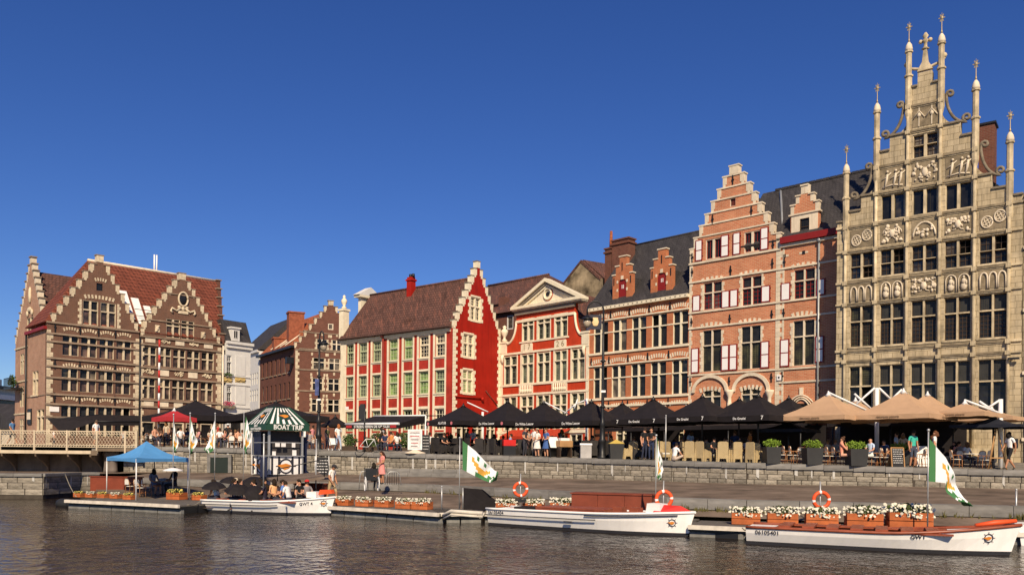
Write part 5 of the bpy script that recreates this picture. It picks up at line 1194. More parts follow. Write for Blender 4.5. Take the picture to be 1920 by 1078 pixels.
# - houses glimpsed behind the front row
k0 = pt(900, 92.0); k1 = pt(1050, 84.0)
H = House('rear_tiled_house', 'brown tiled roof of the house behind the pediment house', k0, k1)
H.zoom(820, 480, 3.99); yr = 4
ze = H.z(560, 345); zr_ = (H.z(400, 215, yr) + H.z(830, 155, yr)) / 2
H.wall([(0, 2), (H.L, 2), (H.L, ze), (0, ze)], m_dbrick, thick=.4)
ur = H.u(835, 155, yr); MB().add([(-3, -.2, ze), (H.L, -.2, ze), (ur, yr, zr_), (-3, yr, zr_), (-3, 8, ze), (H.L, 8, ze)], [(0, 1, 2, 3), (3, 2, 5, 4), (1, 5, 2), (0, 3, 4)]).build('roof', m_rtile2, H.root)
MB().tube([(-3, yr, zr_ + .05), (ur, yr, zr_ + .05)], .16, 6).build('ridge_tiles', m_rtile2, H.root)
k0 = pt(922, 82.0); k1 = pt(985, 79.0)
H = House('rear_brick_house', 'small brick house with tiled roof squeezed between the two red houses', k0, k1)
H.zoom(820, 480, 3.99); ze = H.z(520, 425)
a, zb, c_, zt = H.rect(520, 445, 568, 548); H.window(a, c_, zb, zt, 1, (), m_white, g_plain, fw=.1)
H.wall([(0, 2), (H.L, 2), (H.L, ze), (0, ze)], m_dbrick, thick=4); zr_ = H.z(500, 352, 2.5)
MB().prismx([(-.4, ze), (5, ze), (2.3, zr_)], -.5, H.L + 2).build('roof', m_rtile2, H.root)
u_ = H.u(490, 335, 2); z_ = H.z(490, 310, 2); MB().box(u_ - .4, u_ + .4, 1.8, 2.6, ze, z_).build('chimney', m_dbrick, H.root)
k0 = pt(1050, 86.0); k1 = pt(1140, 82.0)
H = House('rendered_gable_house', 'old house with mottled yellow rendered gable beside brick chimneys', k0, k1)
H.zoom(820, 480, 3.99); ap = H.uz(1075, 30); l_ = H.uz(930, 215); r_ = (2 * ap[0] - l_[0], l_[1])
H.wall([(l_[0], 2), (r_[0], 2), r_, ap, l_], m_render, thick=.4)
MB().add([(l_[0] - .2, .4, l_[1] - .1), (ap[0], .4, ap[1] + .1), (ap[0] + 2.5, 9, ap[1] + .1), (l_[0] + 2.3, 9, l_[1]), (r_[0] + .2, .4, r_[1]), (r_[0] + 2.7, 9, r_[1])], [(0, 1, 2, 3), (1, 4, 5, 2)]).build('roof', m_rtile2, H.root)
B = MB()
for sg, e in ((1, r_), (-1, l_)): B.add([(e[0], -.06, e[1]), (ap[0], -.06, ap[1]), (ap[0], .45, ap[1] + .05), (e[0], .45, e[1] + .05), (e[0], -.06, e[1] - .25), (ap[0], -.06, ap[1] - .3)], [(0, 1, 2, 3), (0, 4, 5, 1)])
B.build('verge', m_rtile2, H.root)
f0 = pt(-60, 160.0); f1 = pt(31, 175.0)
H = House('modern_block', 'distant pale modern block with flat roof and balconies beyond the bridge', f0, f1, 'building')
H.zoom(0, 700, 7.185); zt = H.z(60, 215)
H.wall([(0, 0), (H.L, 0), (H.L, zt), (0, zt)], m_white, thick=12)
for k in range(3): z_ = zt - 1.2 - k * 2.6; MB().box(0, H.L, -1.2, 0, z_ - 1.0, z_).build('balcony', m_white, H.root); MB().box(.5, H.L - .5, -.05, 0, z_ - 2.4, z_ - 1.0).build('window_band', g_plain, H.root)
MB().box(-1, H.L + .5, -1.6, 12, zt, zt + .5).build('roof', m_black, H.root); MB().box(H.L - 6, H.L - 2, 2, 6, zt + .5, zt + 2.2).build('roof_hut', m_zinc, H.root)
f0 = pt(-60, 95.0); f1 = pt(26, 88.0)
H = House('boat_shed', 'low shed with grey sloping roof at the far end of the bridge', f0, f1, 'shed')
H.zoom(0, 700, 7.185); zt = H.z(170, 620); zr_ = H.z(0, 430, 2)
H.wall([(0, 2), (H.L, 2), (H.L, zt), (0, zt)], m_pale, thick=6)
MB().add([(-1, -.6, zr_), (H.L - 4.5, -.6, zr_), (H.L + .5, -.6, zt - .3), (H.L + .5, 6, zt - .3), (H.L - 4.5, 6, zr_), (-1, 6, zr_), (-1, -.6, zt - 1), (H.L + .5, -.6, zt - 1)], [(0, 1, 4, 5), (1, 2, 3, 4), (0, 6, 7, 2, 1)]).build('roof', m_slate, H.root)
# == WATER, QUAYS, BRIDGE
m_wat = bpy.data.materials.new('river_water'); m_wat.use_nodes = True
N, L = m_wat.node_tree.nodes, m_wat.node_tree.links; b = N['Principled BSDF']
b.inputs['Base Color'].default_value = (0.017, 0.0105, 0.0045, 1); b.inputs['Roughness'].default_value = 0.03; b.inputs['IOR'].default_value = 1.33; b.inputs['Specular IOR Level'].default_value = 0.38
tc = N.new('ShaderNodeTexCoord'); hs = []
for (sc, sx, sy, rot, wgt) in ((0.35, 0.8, 1.2, 0.2, 1.5), (1.6, 1.0, 0.8, -0.35, 1.0), (4.0, 1.2, 0.8, 0.4, 0.5)):
    mp = N.new('ShaderNodeMapping'); mp.inputs['Scale'].default_value = (sx, sy, 1); mp.inputs['Rotation'].default_value = (0, 0, rot); L.new(tc.outputs['Object'], mp.inputs[0])
    n = N.new('ShaderNodeTexNoise'); n.inputs['Scale'].default_value = sc; n.inputs['Detail'].default_value = 3; n.inputs['Distortion'].default_value = 1.2; L.new(mp.outputs[0], n.inputs['Vector'])
    mu = N.new('ShaderNodeMath'); mu.operation = 'MULTIPLY'; mu.inputs[1].default_value = wgt; L.new(n.outputs['Fac'], mu.inputs[0]); hs.append(mu.outputs[0])
a1 = N.new('ShaderNodeMath'); L.new(hs[0], a1.inputs[0]); L.new(hs[1], a1.inputs[1]); a2 = N.new('ShaderNodeMath'); L.new(a1.outputs[0], a2.inputs[0]); L.new(hs[2], a2.inputs[1])
bp = N.new('ShaderNodeBump'); bp.inputs['Strength'].default_value = 1.0; bp.inputs['Distance'].default_value = 0.062; L.new(a2.outputs[0], bp.inputs['Height']); L.new(bp.outputs[0], b.inputs['Normal'])
tag(MB().quad((-160, -60, 0), (160, -60, 0), (160, 75, 0), (-160, 75, 0)).build('water', m_wat), kind='structure')
m_bed = mat('river_bed', (0.05, 0.04, 0.03)); m_pave = mat('street_paving', (0.2, 0.18, 0.155), 0.85, 0.2, var=0.25, vscale=1.0, bump=0.3, bscale=25)
tag(MB().box(-170, 170, -70, 74, -3.2, -3.0).build('river_bed', m_bed), kind='structure')
m_slope = mat('lower_quay_paving', (0.16, 0.12, 0.09), 0.9, 0.15, var=0.5, vscale=0.6, bump=0.8, bscale=7)
m_qs = mat('quay_stone', (0.25, 0.22, 0.175), 0.9, 0.15, var=0.42, vscale=2.6, bump=0.6, bscale=9, rand=0.3)
m_cope = mat('quay_coping_stone', (0.2, 0.19, 0.175), 0.85, 0.2, var=0.3, vscale=1.8, bump=0.4, bscale=10, rand=0.16)
m_joint = mat('quay_mortar', (0.07, 0.058, 0.046), 0.95, 0.1, var=0.3, vscale=3)
m_lime = mat('lime_runs', (0.48, 0.46, 0.42), 0.9, 0.1, var=0.2, vscale=5)
CP = [on_street(*p) for p in ((2650, 30.5), (2010, 35.6), (1712, 37.7), (1400, 39.5), (1260, 42), (1076, 45.5), (900, 47), (800, 48), (690, 49.5))]
CPL = [on_street(*p) for p in ((690, 50.1), (640, 50.4), (440, 51.5), (345, 52), (232, 52.3))]
ZB = 1.3
_unit = MB().box(-.5, .5, -.5, .5, -.5, .5)
QB = {m.name: _unit.mesh('wall_stone', m) for m in (m_qs, m_cope, m_lime)}
def quay_wall(pts, label, zb, seed, name='quay_wall', blen=.56, ch=.27, cope=.26, cout=.06):
    r = random.Random(seed); t = thing(name, label, 'wall', (pts[0].x, pts[0].y, 0)); o0 = Vector((pts[0].x, pts[0].y, 0)); core = MB()
    for P, Q in zip(pts[:-1], pts[1:]):
        d = Vector((Q.x - P.x, Q.y - P.y, 0)); ln = d.length; d /= ln; n = Vector((-d.y, d.x, 0));  # right to left: n points to the street? make it point to the water
        if n.y > 0: n = -n
        ang = math.atan2(d.y, d.x); zt = lambda s: lerp(P.z, Q.z, s / ln)
        a, b_ = P - o0, Q - o0; w = -n * .5
        core.add([(a.x, a.y, zb - 1.2), (b_.x, b_.y, zb - 1.2), (b_.x, b_.y, Q.z - .1), (a.x, a.y, P.z - .1), (a.x + w.x, a.y + w.y, zb - 1.2), (b_.x + w.x, b_.y + w.y, zb - 1.2), (b_.x + w.x, b_.y + w.y, Q.z - .1), (a.x + w.x, a.y + w.y, P.z - .1)], [(0, 1, 2, 3), (4, 7, 6, 5), (3, 2, 6, 7)])
        s = 0; k = 0
        while s < ln - .05:                                  # coping
            l_ = min(r.uniform(1.1, 1.5), ln - s); c = a + d * (s + l_ / 2); z = zt(s + l_ / 2)
            o = inst(QB[m_cope.name], 'coping_stone', t, (c.x + n.x * (cout - .25), c.y + n.y * (cout - .25), z - cope / 2 + r.uniform(0, .008)), (0, math.atan2(P.z - Q.z, ln) * 0, ang), (l_ - .015, .62, cope)); s += l_
        zmax = min(P.z, Q.z) - cope; row = 0; z = zb - .05
        nrow = max(1, round((max(P.z, Q.z) - cope - z) / ch))
        for row in range(nrow):
            s = -r.uniform(0, .5) if row % 2 else 0
            while s < ln - .04:
                l_ = r.uniform(blen * .75, blen * 1.3); s0, s1 = max(0, s), min(ln, s + l_); s += l_
                if s1 - s0 < .08: continue
                c = a + d * ((s0 + s1) / 2); zz0 = z + row * ((zt((s0 + s1) / 2) - cope - z) / nrow); hh = (zt((s0 + s1) / 2) - cope - z) / nrow
                pr = r.uniform(.012, .04)
                inst(QB[m_qs.name], 'wall_stone', t, (c.x + n.x * (pr - .1), c.y + n.y * (pr - .1), zz0 + hh / 2), (0, 0, ang), (s1 - s0 - .036, .2, hh - .026))
        # lime runs below coping joints
        lime = MB(); s = r.uniform(.3, 1.0)
        while s < ln:
            h0 = r.uniform(.25, .85) * (zt(s) - cope - zb); w_ = r.uniform(.03, .14); c = a + d * s; c2 = a + d * (s + w_); z1 = zt(s) - cope - .005
            lime.quad((c.x + n.x * .046, c.y + n.y * .046, z1 - h0), (c2.x + n.x * .046, c2.y + n.y * .046, z1 - h0 * r.uniform(.7, 1)), (c2.x + n.x * .046, c2.y + n.y * .046, z1), (c.x + n.x * .046, c.y + n.y * .046, z1)); s += r.uniform(.5, 2.4)
        if lime.f: tag(lime.build('lime_streaks', m_lime, t), kind='stuff')
    core.build('wall_core', m_joint, t); return t
quay_wall(CP, 'grey stone quay wall with coping below the cafe terraces', ZB, 1)
quay_wall(CPL, 'grey stone quay wall with dark doorway behind the ticket kiosk', ZB, 2)
# street behind the copings: one tilted sheet reaching far back
B = MB(); P = [c for c in CP] + [c for c in CPL]
far = [Vector((160, 30, street_z(160))), Vector((160, 420, street_z(160))), Vector((-300, 420, street_z(-300))), Vector((-300, 56, street_z(-300))), Vector((-27, 56, street_z(-27)))]
B.poly([(p.x, p.y + .15, p.z - .035) for p in P] + [(p.x, p.y, p.z - .035) for p in far[::-1]])
tag(B.build('street', m_pave), kind='structure')
tag(MB().quad((-1500, 70, .5), (1500, 70, .5), (1500, 2500, .5), (-1500, 2500, .5)).build('ground', m_pave), kind='structure')
# lower quay
EG = [gnd(px, y, 1.0) for px, y in ((2650, 972), (2010, 953), (1900, 950), (1400, 939), (1250, 934), (1076, 923), (900, 914), (800, 909), (700, 906), (600, 904), (430, 902), (290, 897), (180, 893))]
B = MB(); wb = CP + CPL
for i in range(len(EG) - 1):
    def back(p):                                            # matching wall-base point at the same picture column
        k = p.x / p.y; best = None
        for a, b_ in zip(wb[:-1], wb[1:]):
            den = (b_.x - a.x) - k * (b_.y - a.y)
            if abs(den) < 1e-9: continue
            t = (k * a.y - a.x) / den
            if -0.02 <= t <= 1.02: best = a.lerp(b_, t); break
        return best or wb[-1]
    p, q = EG[i], EG[i + 1]; bp_, bq = back(p), back(q); n = 4
    for j in range(n):
        f0, f1 = j / n, (j + 1) / n
        v = lambda a, c, f: (lerp(a.x, c.x, f), lerp(a.y, c.y + .3, f), lerp(1.0, ZB, f))
        B.quad(v(p, bp_, f0), v(p, bp_, f1), v(q, bq, f1), v(q, bq, f0))
tag(B.build('lower_quay', m_slope), kind='structure')
# kerb of the lower quay: long stones over a mossy wall
m_moss = mat('mossy_wall', (0.075, 0.065, 0.035), 0.95, 0.1, var=0.6, vscale=3.5, bump=0.8, bscale=10)
t = thing('quay_kerb', 'long grey kerb stones along the lower quay above the landing stage', 'kerb', (EG[0].x, EG[0].y, 0)); o0 = Vector((EG[0].x, EG[0].y, 0)); r = random.Random(5); mw = MB()
for P, Q in zip(EG[:-1], EG[1:]):
    d = Vector((Q.x - P.x, Q.y - P.y, 0)); ln = d.length; d /= ln; n = Vector((-d.y, d.x, 0)); n = -n if n.y > 0 else n; ang = math.atan2(d.y, d.x); s = 0
    while s < ln - .05:
        l_ = min(r.uniform(1.3, 2.0), ln - s); c = P - o0 + d * (s + l_ / 2)
        inst(QB[m_cope.name], 'kerb_stone', t, (c.x - n.x * .22, c.y - n.y * .22, .84), (0, 0, ang), (l_ - .02, .5, .38)); s += l_
    a, b_ = P - o0 - n * .05, Q - o0 - n * .05; mw.quad((a.x, a.y, -.6), (b_.x, b_.y, -.6), (b_.x, b_.y, .66), (a.x, a.y, .66))
mw.build('mossy_wall', m_moss, t)
# sloping bank between kerb foot and landing stages
B = MB(); fr = FRP = [gnd(px, y, .35) for px, y in ((2650, 1024), (2010, 1003), (1424, 984), (1290, 978), (905, 962), (822, 963), (720, 956), (603, 949), (368, 949), (246, 943), (150, 938))]
def front_at(p):
    k = p.x / p.y
    for a, b_ in zip(fr[:-1], fr[1:]):
        den = (b_.x - a.x) - k * (b_.y - a.y); t_ = (k * a.y - a.x) / den if abs(den) > 1e-9 else -1
        if -.02 <= t_ <= 1.02: return a.lerp(b_, t_)
    return None
for P, Q in zip(EG[:-1], EG[1:]):
    for j in range(3):
        p, q = P.lerp(Q, j / 3), P.lerp(Q, (j + 1) / 3); a, b_ = front_at(p), front_at(q)
        if a is None or b_ is None: continue
        v = lambda e, f, w: (lerp(f.x, e.x, w), lerp(f.y, e.y, w), lerp(.12, .62, w))
        wa = lambda e, f: min(.9, 1.6 / max(.1, (e - f).length))
        B.quad(v(p, a, wa(p, a)), v(p, a, 1), v(q, b_, 1), v(q, b_, wa(q, b_)))
tag(B.build('quay_bank', m_slope), kind='structure')
# weeds at the foot of the kerb
B = MB(); r = random.Random(8)
for k in range(420):
    i = r.choice([0, 1, 1, 1, 2, 2, 3, 3, 4, 5, 6]); f = r.random(); p = EG[i].lerp(EG[i + 1], f); dd = (EG[i + 1] - EG[i]).normalized(); n = Vector((-dd.y, dd.x, 0)); n = -n if n.y > 0 else n
    p = p + n * r.uniform(0, .2); z0 = r.uniform(.35, .6)
    for q in range(5):
        w = Vector((r.uniform(-.12, .12), r.uniform(-.1, .1), 0)); h = r.uniform(.1, .3)
        B.add([(p.x - .02, p.y, z0), (p.x + .03, p.y, z0), (p.x + w.x, p.y + w.y, z0 + h)], [(0, 1, 2)])
tag(B.build('weeds', mat('dry_weeds', (.1, .09, .03), .9, .1, var=.4, vscale=5)), 'scrubby weeds growing along the foot of the kerb wall', 'weeds', kind='stuff')
# stone wall below the bridge on the left
WL = [gnd(185, 928, 0.0), gnd(150, 929, 0), gnd(80, 935, 0), gnd(-60, 934, 0)]
WLt = [Vector((p.x, p.y, 1.33)) for p in WL]
quay_wall(WLt, 'low stone embankment wall under the bridge railing', .25, 3, 'embankment_wall', 1.0, .34, .16)
B = MB(); B.poly([(p.x, p.y + .3, 1.24) for p in WLt] + [(-70, 57, 1.24), (-24, 57, 1.24), (-21.5, 52.6, 1.24)])
tag(B.build('bridge_landing', m_slope), kind='structure')
# doorway in the left quay wall and square drain hole
t = thing('cellar_door', 'dark green doorway set in the quay wall below the flags', 'door', at(411, 880, 51.2)); p = at(411, 880, 51.2)
MB().box(-.55, .55, 0, .15, 1.3 - p.z, 2.2 - p.z + .05).build('door_leaf', mat('dark_green_door', (.012, .02, .016), .6), t); MB().box(-.75, -.55, -.03, .15, 1.3 - p.z, 2.3 - p.z).box(.55, .75, -.03, .15, 1.3 - p.z, 2.3 - p.z).box(-.75, .75, -.04, .15, 2.26 - p.z, 2.42 - p.z).build('door_surround', m_cope, t)
# plinth course along the wall left of the flag
B = MB()
t = thing('quay_step', 'narrow stone step at the wall foot beside the boarding ramp', 'step', (CP[7].x, CP[7].y, ZB - .05)); d = CP[6] - CP[8]; d.z = 0; ln = d.length; d /= ln; n = Vector((d.y, -d.x, 0)); n = -n if n.y > 0 else n; s = 0; ang = math.atan2(d.y, d.x); a = CP[8] - CP[7]
for zz, ow in ((.12, .45), (.36, .2)):
    s = 0
    while s < ln - .1: l_ = min(1.5, ln - s); c = a + d * (s + l_ / 2) + n * ow; inst(QB[m_cope.name], 'step_stone', t, (c.x, c.y, zz - .02), (0, 0, ang), (l_ - .02, .4, .24)); s += l_
# - landing stages (pontoons)
m_deck = mat('grey_deck', (0.13, 0.115, 0.1), 0.85, 0.2, var=0.3, vscale=2, bump=0.3, bscale=12); m_float = mat('grey_float', (0.2, 0.195, 0.18), 0.7, 0.3, var=0.3, vscale=2, streak=.3, rand=.15); m_rail = mat('pale_fender_board', (0.62, 0.56, 0.47), 0.6, 0.3, var=0.2, vscale=3)
m_rub = mat('black_rubber', (0.018, 0.018, 0.018), 0.6, 0.4, var=0.2)
DZ = .35
FR = {'L': [gnd(122, 937.5, DZ), gnd(246, 943, DZ), gnd(335, 947.4, DZ)], 'M': [gnd(603, 949, DZ), gnd(720, 956, DZ), gnd(822, 963, DZ)], 'C': [gnd(824, 962.5, DZ), gnd(905, 962, DZ), gnd(1294, 978, DZ)], 'R': [gnd(1290, 985.5, DZ), gnd(1402, 990, DZ), gnd(1424, 984, DZ), gnd(2010, 1003, DZ), gnd(2500, 1019, DZ)]}
def pontoon(key, label, wide, gap=()):
    pts = FR[key]; o0 = Vector((pts[0].x, pts[0].y, 0)); t = thing('landing_stage', label, 'pontoon', o0, group='floating landing stages'); r = random.Random(3)
    for i, (P, Q) in enumerate(zip(pts[:-1], pts[1:])):
        d = Q - P; ln = d.length; d /= ln; n = Vector((-d.y, d.x, 0)); n = n if n.y > 0 else -n; a = P - o0; a.z = 0; ang = math.atan2(d.y, d.x)
        c = a + d * ln / 2 + n * wide / 2
        nb = int(wide / .14)
        for k in range(nb): cc = a + d * ln / 2 + n * (.07 + (k + .5) * (wide - .07) / nb); inst(QBd, 'deck_plank', t, (cc.x, cc.y, DZ - .03), (0, 0, ang), (ln, (wide - .07) / nb - .012, .06))
        MB().box(0, ln, -.05, .06, DZ - .1, DZ + .035).build('fender_board', m_rail, t); o = KIDS[t.name][-1]; o.location = a; o.rotation_euler = (0, 0, ang)
        MB().box(0, ln, .06, .3, DZ - .16, DZ - .065).box(0, ln, .3, wide, -.05, DZ - .065).build('bearer', m_black, t); o = KIDS[t.name][-1]; o.location = a; o.rotation_euler = (0, 0, ang)
        nf = max(2, int(ln / 1.1))
        for k in range(nf):
            cc = a + d * ((k + .5) * ln / nf) + n * .5; inst(QF, 'float', t, (cc.x, cc.y, 0), (0, 0, ang), (ln / nf - .06, .7, 1))
    return t
QBd = _unit.mesh('plank', m_deck)
QF = MB().prismx([(-.5, -.3), (.5, -.3), (.5, .24), (-.36, .24), (-.5, .12)], -.5, .5).mesh('float', m_float)
pontoon('L', 'short landing stage carrying the blue gazebo', 3.2); pontoon('M', 'landing stage with planters beside the man in khaki shorts', 2.6); pontoon('C', 'landing stage carrying the rust-brown chest and two life rings', 2.8); pontoon('R', 'long landing stage behind the open boat with red-brown benches', 2.6)
# bent white bumper rail at the gap before the second boat
p = gnd(822, 971, .1); q = gnd(846, 958, .55); s_ = gnd(905, 962, .5)
tag(MB().tube([p, q, s_], .07, 8).tube([p + Vector((0, 0, -.12)), q + Vector((0, 0, -.12)), s_ + Vector((0, 0, -.12))], .04, 6).build('bumper_rail', m_rail), 'bent white bumper rail behind the stern of boat 06105404', 'rail')
for i, (px, y) in enumerate(((122, 944), (141, 945), (262, 951))):
    c = gnd(px, y, .12); tag(MB().lathe([(.05, -.42), (.2, -.36), (.24, -.2), (.24, .2), (.2, .36), (.05, .42)], 10).build('fender', m_rub, None, c), ['black rubber fender at the outer tip of the gazebo landing stage', 'black rubber fender second from the tip of the gazebo stage', 'black rubber fender below the gazebo front leg'][i], 'fender', 'fenders on the gazebo landing stage'); COL.objects[-1].rotation_euler = (0, math.pi / 2, -.3)
# - bridge
BY = 51.0; zr = 2.8; m_bcream = mat('bridge_cream_paint', (0.56, 0.46, 0.32), 0.55, 0.3, var=0.12, vscale=2, streak=.2); m_bdark = mat('bridge_girder', (0.17, 0.125, 0.085), 0.7, 0.25, var=0.3, vscale=1.2, streak=.4)
xl, xr = at(-140, 840, BY).x, at(258, 840, BY).x
t = thing('bridge', 'iron bridge with cream lattice railing and curved brackets', 'bridge', (xr, BY, 0)); X = lambda px: at(px, 840, BY).x - xr
x0, x1 = xl - xr, 0
MB().box(x0, x1, 0, 7, zr - .25, zr).build('deck', m_pave, t)
MB().box(x0, X(172), -.12, .02, zr - .42, zr - .22).build('fascia_beam', m_bcream, t); MB().box(X(172) + .02, X(184), -.14, .1, zr - .5, zr - .2).build('beam_end', m_bdark, t); MB().box(x0, X(172), 0, .25, zr - .24, zr - .02).build('kerb_beam', m_bdark, t); MB().box(X(184), x1, -.05, .25, zr - .24, zr - .02).build('kerb_beam', m_bdark, t)
MB().box(x0, X(182), 1.5, 1.8, .95, zr - .25).build('girder', m_bdark, t)
for px in (-115, -56, 4, 67, 128, 170):
    x = X(px); B = MB(); pts = [(-.1, zr - .42), (1.5, zr - .25)]
    prof = [(-.08, zr - .42), (-.02, zr - .6), (.25, zr - .75), (.8, zr - .95), (1.25, zr - 1.25), (1.45, zr - 1.7), (1.5, .97), (1.5, zr - .3), (-.08, zr - .3)]
    prismx(B, prof, x - .05, x + .05); B.build('bracket', m_bdark, t)
for px in (188, 198): x = X(px); MB().lathe([(.3, 1.24), (.26, 1.4), (.22, 2.2), (.3, 2.3), (.34, 2.56)], 12, (x, 1.0, 0)).build('column', mat('column_grey', (.16, .13, .11), .7), t)
# railing: posts, rails and lattice of crossing bars
posts = [-60, 2, 66, 127, 183, 236, 257]
for a, b_ in zip(posts[:-1], posts[1:]):
    xa, xb = X(a), X(b_); MB().box(xa - .05, xa + .05, -.13, -.03, zr - .4, zr + 1.02).build('railing_post', m_bcream, t)
    MB().box(xa + .05, xb - .05, -.11, -.05, zr + .94, zr + 1.0).box(xa + .05, xb - .05, -.11, -.05, zr + .1, zr + .15).box(xa + .05, xb - .05, -.11, -.05, zr + .8, zr + .83).box(xa + .05, xb - .05, -.11, -.05, zr - .02, zr + .02).build('railing_rail', m_bcream, t)
    B = MB(); s = xa - .8; w_ = .01
    while s < xb:
        for sg in (1, -1):
            z0, z1 = zr + .15, zr + .8; a0, a1 = (s, s + .42) if sg > 0 else (s + .42, s); f = lambda x: z0 + (z1 - z0) * (x - a0) / (a1 - a0)
            c0, c1 = max(min(a0, a1), xa + .05), min(max(a0, a1), xb - .05)
            if c1 - c0 > .03: B.obox(((c0 + c1) / 2, -.08 + sg * .012, (f(c0) + f(c1)) / 2), ((c1 - c0) / 2, 0, (f(c1) - f(c0)) / 2), (0, .012, 0), (w_, 0, 0))
        s += .2
    s = xa + .1
    while s < xb - .1: B.obox((s, -.08, zr + .06), (.05, 0, .05), (0, .012, 0), (.012, 0, -.012)); B.obox((s, -.08, zr + .88), (.05, 0, -.05), (0, .012, 0), (.012, 0, .012)); s += .16
    B.build('lattice_panel', m_bcream, t)
MB().box(X(257) - .05, X(257) + .05, -.13, -.03, zr - .3, zr + 1.02).build('railing_post', m_bcream, t)
# == PEOPLE
def P_(**k): return k
BASE = dict(pelvis=(0, 0, .95), waist=(0, .01, 1.1), chest=(0, 0, 1.28), neckb=(0, .01, 1.44), neck=(0, 0, 1.5), head=(0, -.015, 1.6), crown=(0, -.01, 1.68),
            shL=(.17, .01, 1.4), elL=(.215, .03, 1.13), wrL=(.22, -.05, .89), haL=(.215, -.08, .82), shR=(-.17, .01, 1.4), elR=(-.215, .03, 1.13), wrR=(-.22, -.05, .89), haR=(-.215, -.08, .82),
            hiL=(.09, 0, .88), knL=(.1, -.02, .49), anL=(.1, .03, .09), toL=(.115, -.12, .04), hiR=(-.09, 0, .88), knR=(-.1, -.02, .49), anR=(-.1, .03, .09), toR=(-.115, -.12, .04))
RAD = dict(pelvis=(.15, .11), waist=(.13, .095), chest=(.15, .105), neckb=(.11, .075), neck=(.055, .055), head=(.078, .095), crown=(.065, .075), sh=(.062, .062), el=(.043, .043), wr=(.029, .029), ha=(.034, .022), hi=(.092, .092), kn=(.06, .06), an=(.04, .04), to=(.038, .03))
EDG = [('pelvis', 'waist'), ('waist', 'chest'), ('chest', 'neckb'), ('neckb', 'neck'), ('neck', 'head'), ('head', 'crown'), ('neckb', 'shL'), ('shL', 'elL'), ('elL', 'wrL'), ('wrL', 'haL'), ('neckb', 'shR'), ('shR', 'elR'), ('elR', 'wrR'), ('wrR', 'haR'),
       ('pelvis', 'hiL'), ('hiL', 'knL'), ('knL', 'anL'), ('anL', 'toL'), ('pelvis', 'hiR'), ('hiR', 'knR'), ('knR', 'anR'), ('anR', 'toR')]
def pose(**k): d = dict(BASE); d.update(k); return d
def shift(d, keys, v): 
    for q in keys: d[q] = tuple(a + b for a, b in zip(d[q], v))
    return d
UP = ['pelvis', 'waist', 'chest', 'neckb', 'neck', 'head', 'crown', 'shL', 'shR', 'elL', 'elR', 'wrL', 'wrR', 'haL', 'haR', 'hiL', 'hiR']
def lean(d, ang, pivot='pelvis'):
    p = Vector(d[pivot]); R = Matrix.Rotation(ang, 3, 'X')
    for q in UP:
        if q in ('pelvis', 'hiL', 'hiR'): continue
        d[q] = tuple(p + R @ (Vector(d[q]) - p))
    return d
POSES = {}
POSES['stand'] = pose(anR=(-.12, .05, .09), toR=(-.16, -.1, .04))
POSES['hold'] = pose(elL=(.22, -.02, 1.15), wrL=(.12, -.24, 1.08), haL=(.06, -.29, 1.1), elR=(-.22, -.02, 1.15), wrR=(-.12, -.22, 1.02), haR=(-.06, -.27, 1.04), head=(0, -.05, 1.59), crown=(0, -.06, 1.67))
POSES['walk'] = pose(knL=(.09, -.17, .5), anL=(.09, -.3, .12), toL=(.09, -.45, .1), knR=(-.09, .06, .49), anR=(-.09, .36, .14), toR=(-.1, .26, .04), elL=(.22, .1, 1.14), wrL=(.21, .1, .9), haL=(.2, .08, .83), elR=(-.22, -.04, 1.14), wrR=(-.2, -.2, .95), haR=(-.19, -.26, .9))
POSES['step_down'] = lean(pose(knL=(.09, -.2, .52), anL=(.09, -.2, .1), toL=(.09, -.36, .05), knR=(-.09, .08, .48), anR=(-.09, .22, .09), toR=(-.1, .07, .04), elL=(.22, -.02, 1.13), wrL=(.17, -.16, .93), haL=(.14, -.21, .88), elR=(-.22, -.02, 1.13), wrR=(-.17, -.16, .95), haR=(-.14, -.22, .9), head=(0, -.06, 1.58), crown=(0, -.08, 1.66)), -.12 * -1)
def seat(z=.47): return shift(pose(knL=(.11, -.42, z + .05), anL=(.11, -.4, .09), toL=(.12, -.55, .04), knR=(-.11, -.42, z + .05), anR=(-.12, -.34, .09), toR=(-.13, -.49, .04)), UP, (0, 0, z + .1 - .95))
d = seat(); d.update(elL=(.23, -.08, .78), wrL=(.12, -.3, .72), haL=(.07, -.37, .73), elR=(-.23, -.08, .78), wrR=(-.12, -.3, .7), haR=(-.07, -.37, .71)); POSES['sit'] = d
d = seat(); d.update(elR=(-.19, -.24, .72), wrR=(-.08, -.2, .98), haR=(-.03, -.16, 1.06), elL=(.22, -.1, .76), wrL=(.05, -.3, .66), haL=(0, -.36, .66)); POSES['chin'] = lean(d, .16) if 0 else d
POSES['sit_lean'] = lean(dict(POSES['sit']), .35)
d = shift(pose(knL=(.34, -.3, .28), anL=(-.02, -.42, .1), toL=(-.14, -.46, .08), knR=(-.34, -.3, .28), anR=(.04, -.34, .1), toR=(.16, -.36, .08)), UP, (0, 0, .16 - .95)); d.update(elL=(.24, -.15, .42), wrL=(.24, -.34, .34), haL=(.22, -.4, .32), elR=(-.24, -.15, .42), wrR=(-.24, -.34, .34), haR=(-.22, -.4, .32)); POSES['floor'] = lean(d, .25)
BODY = {}
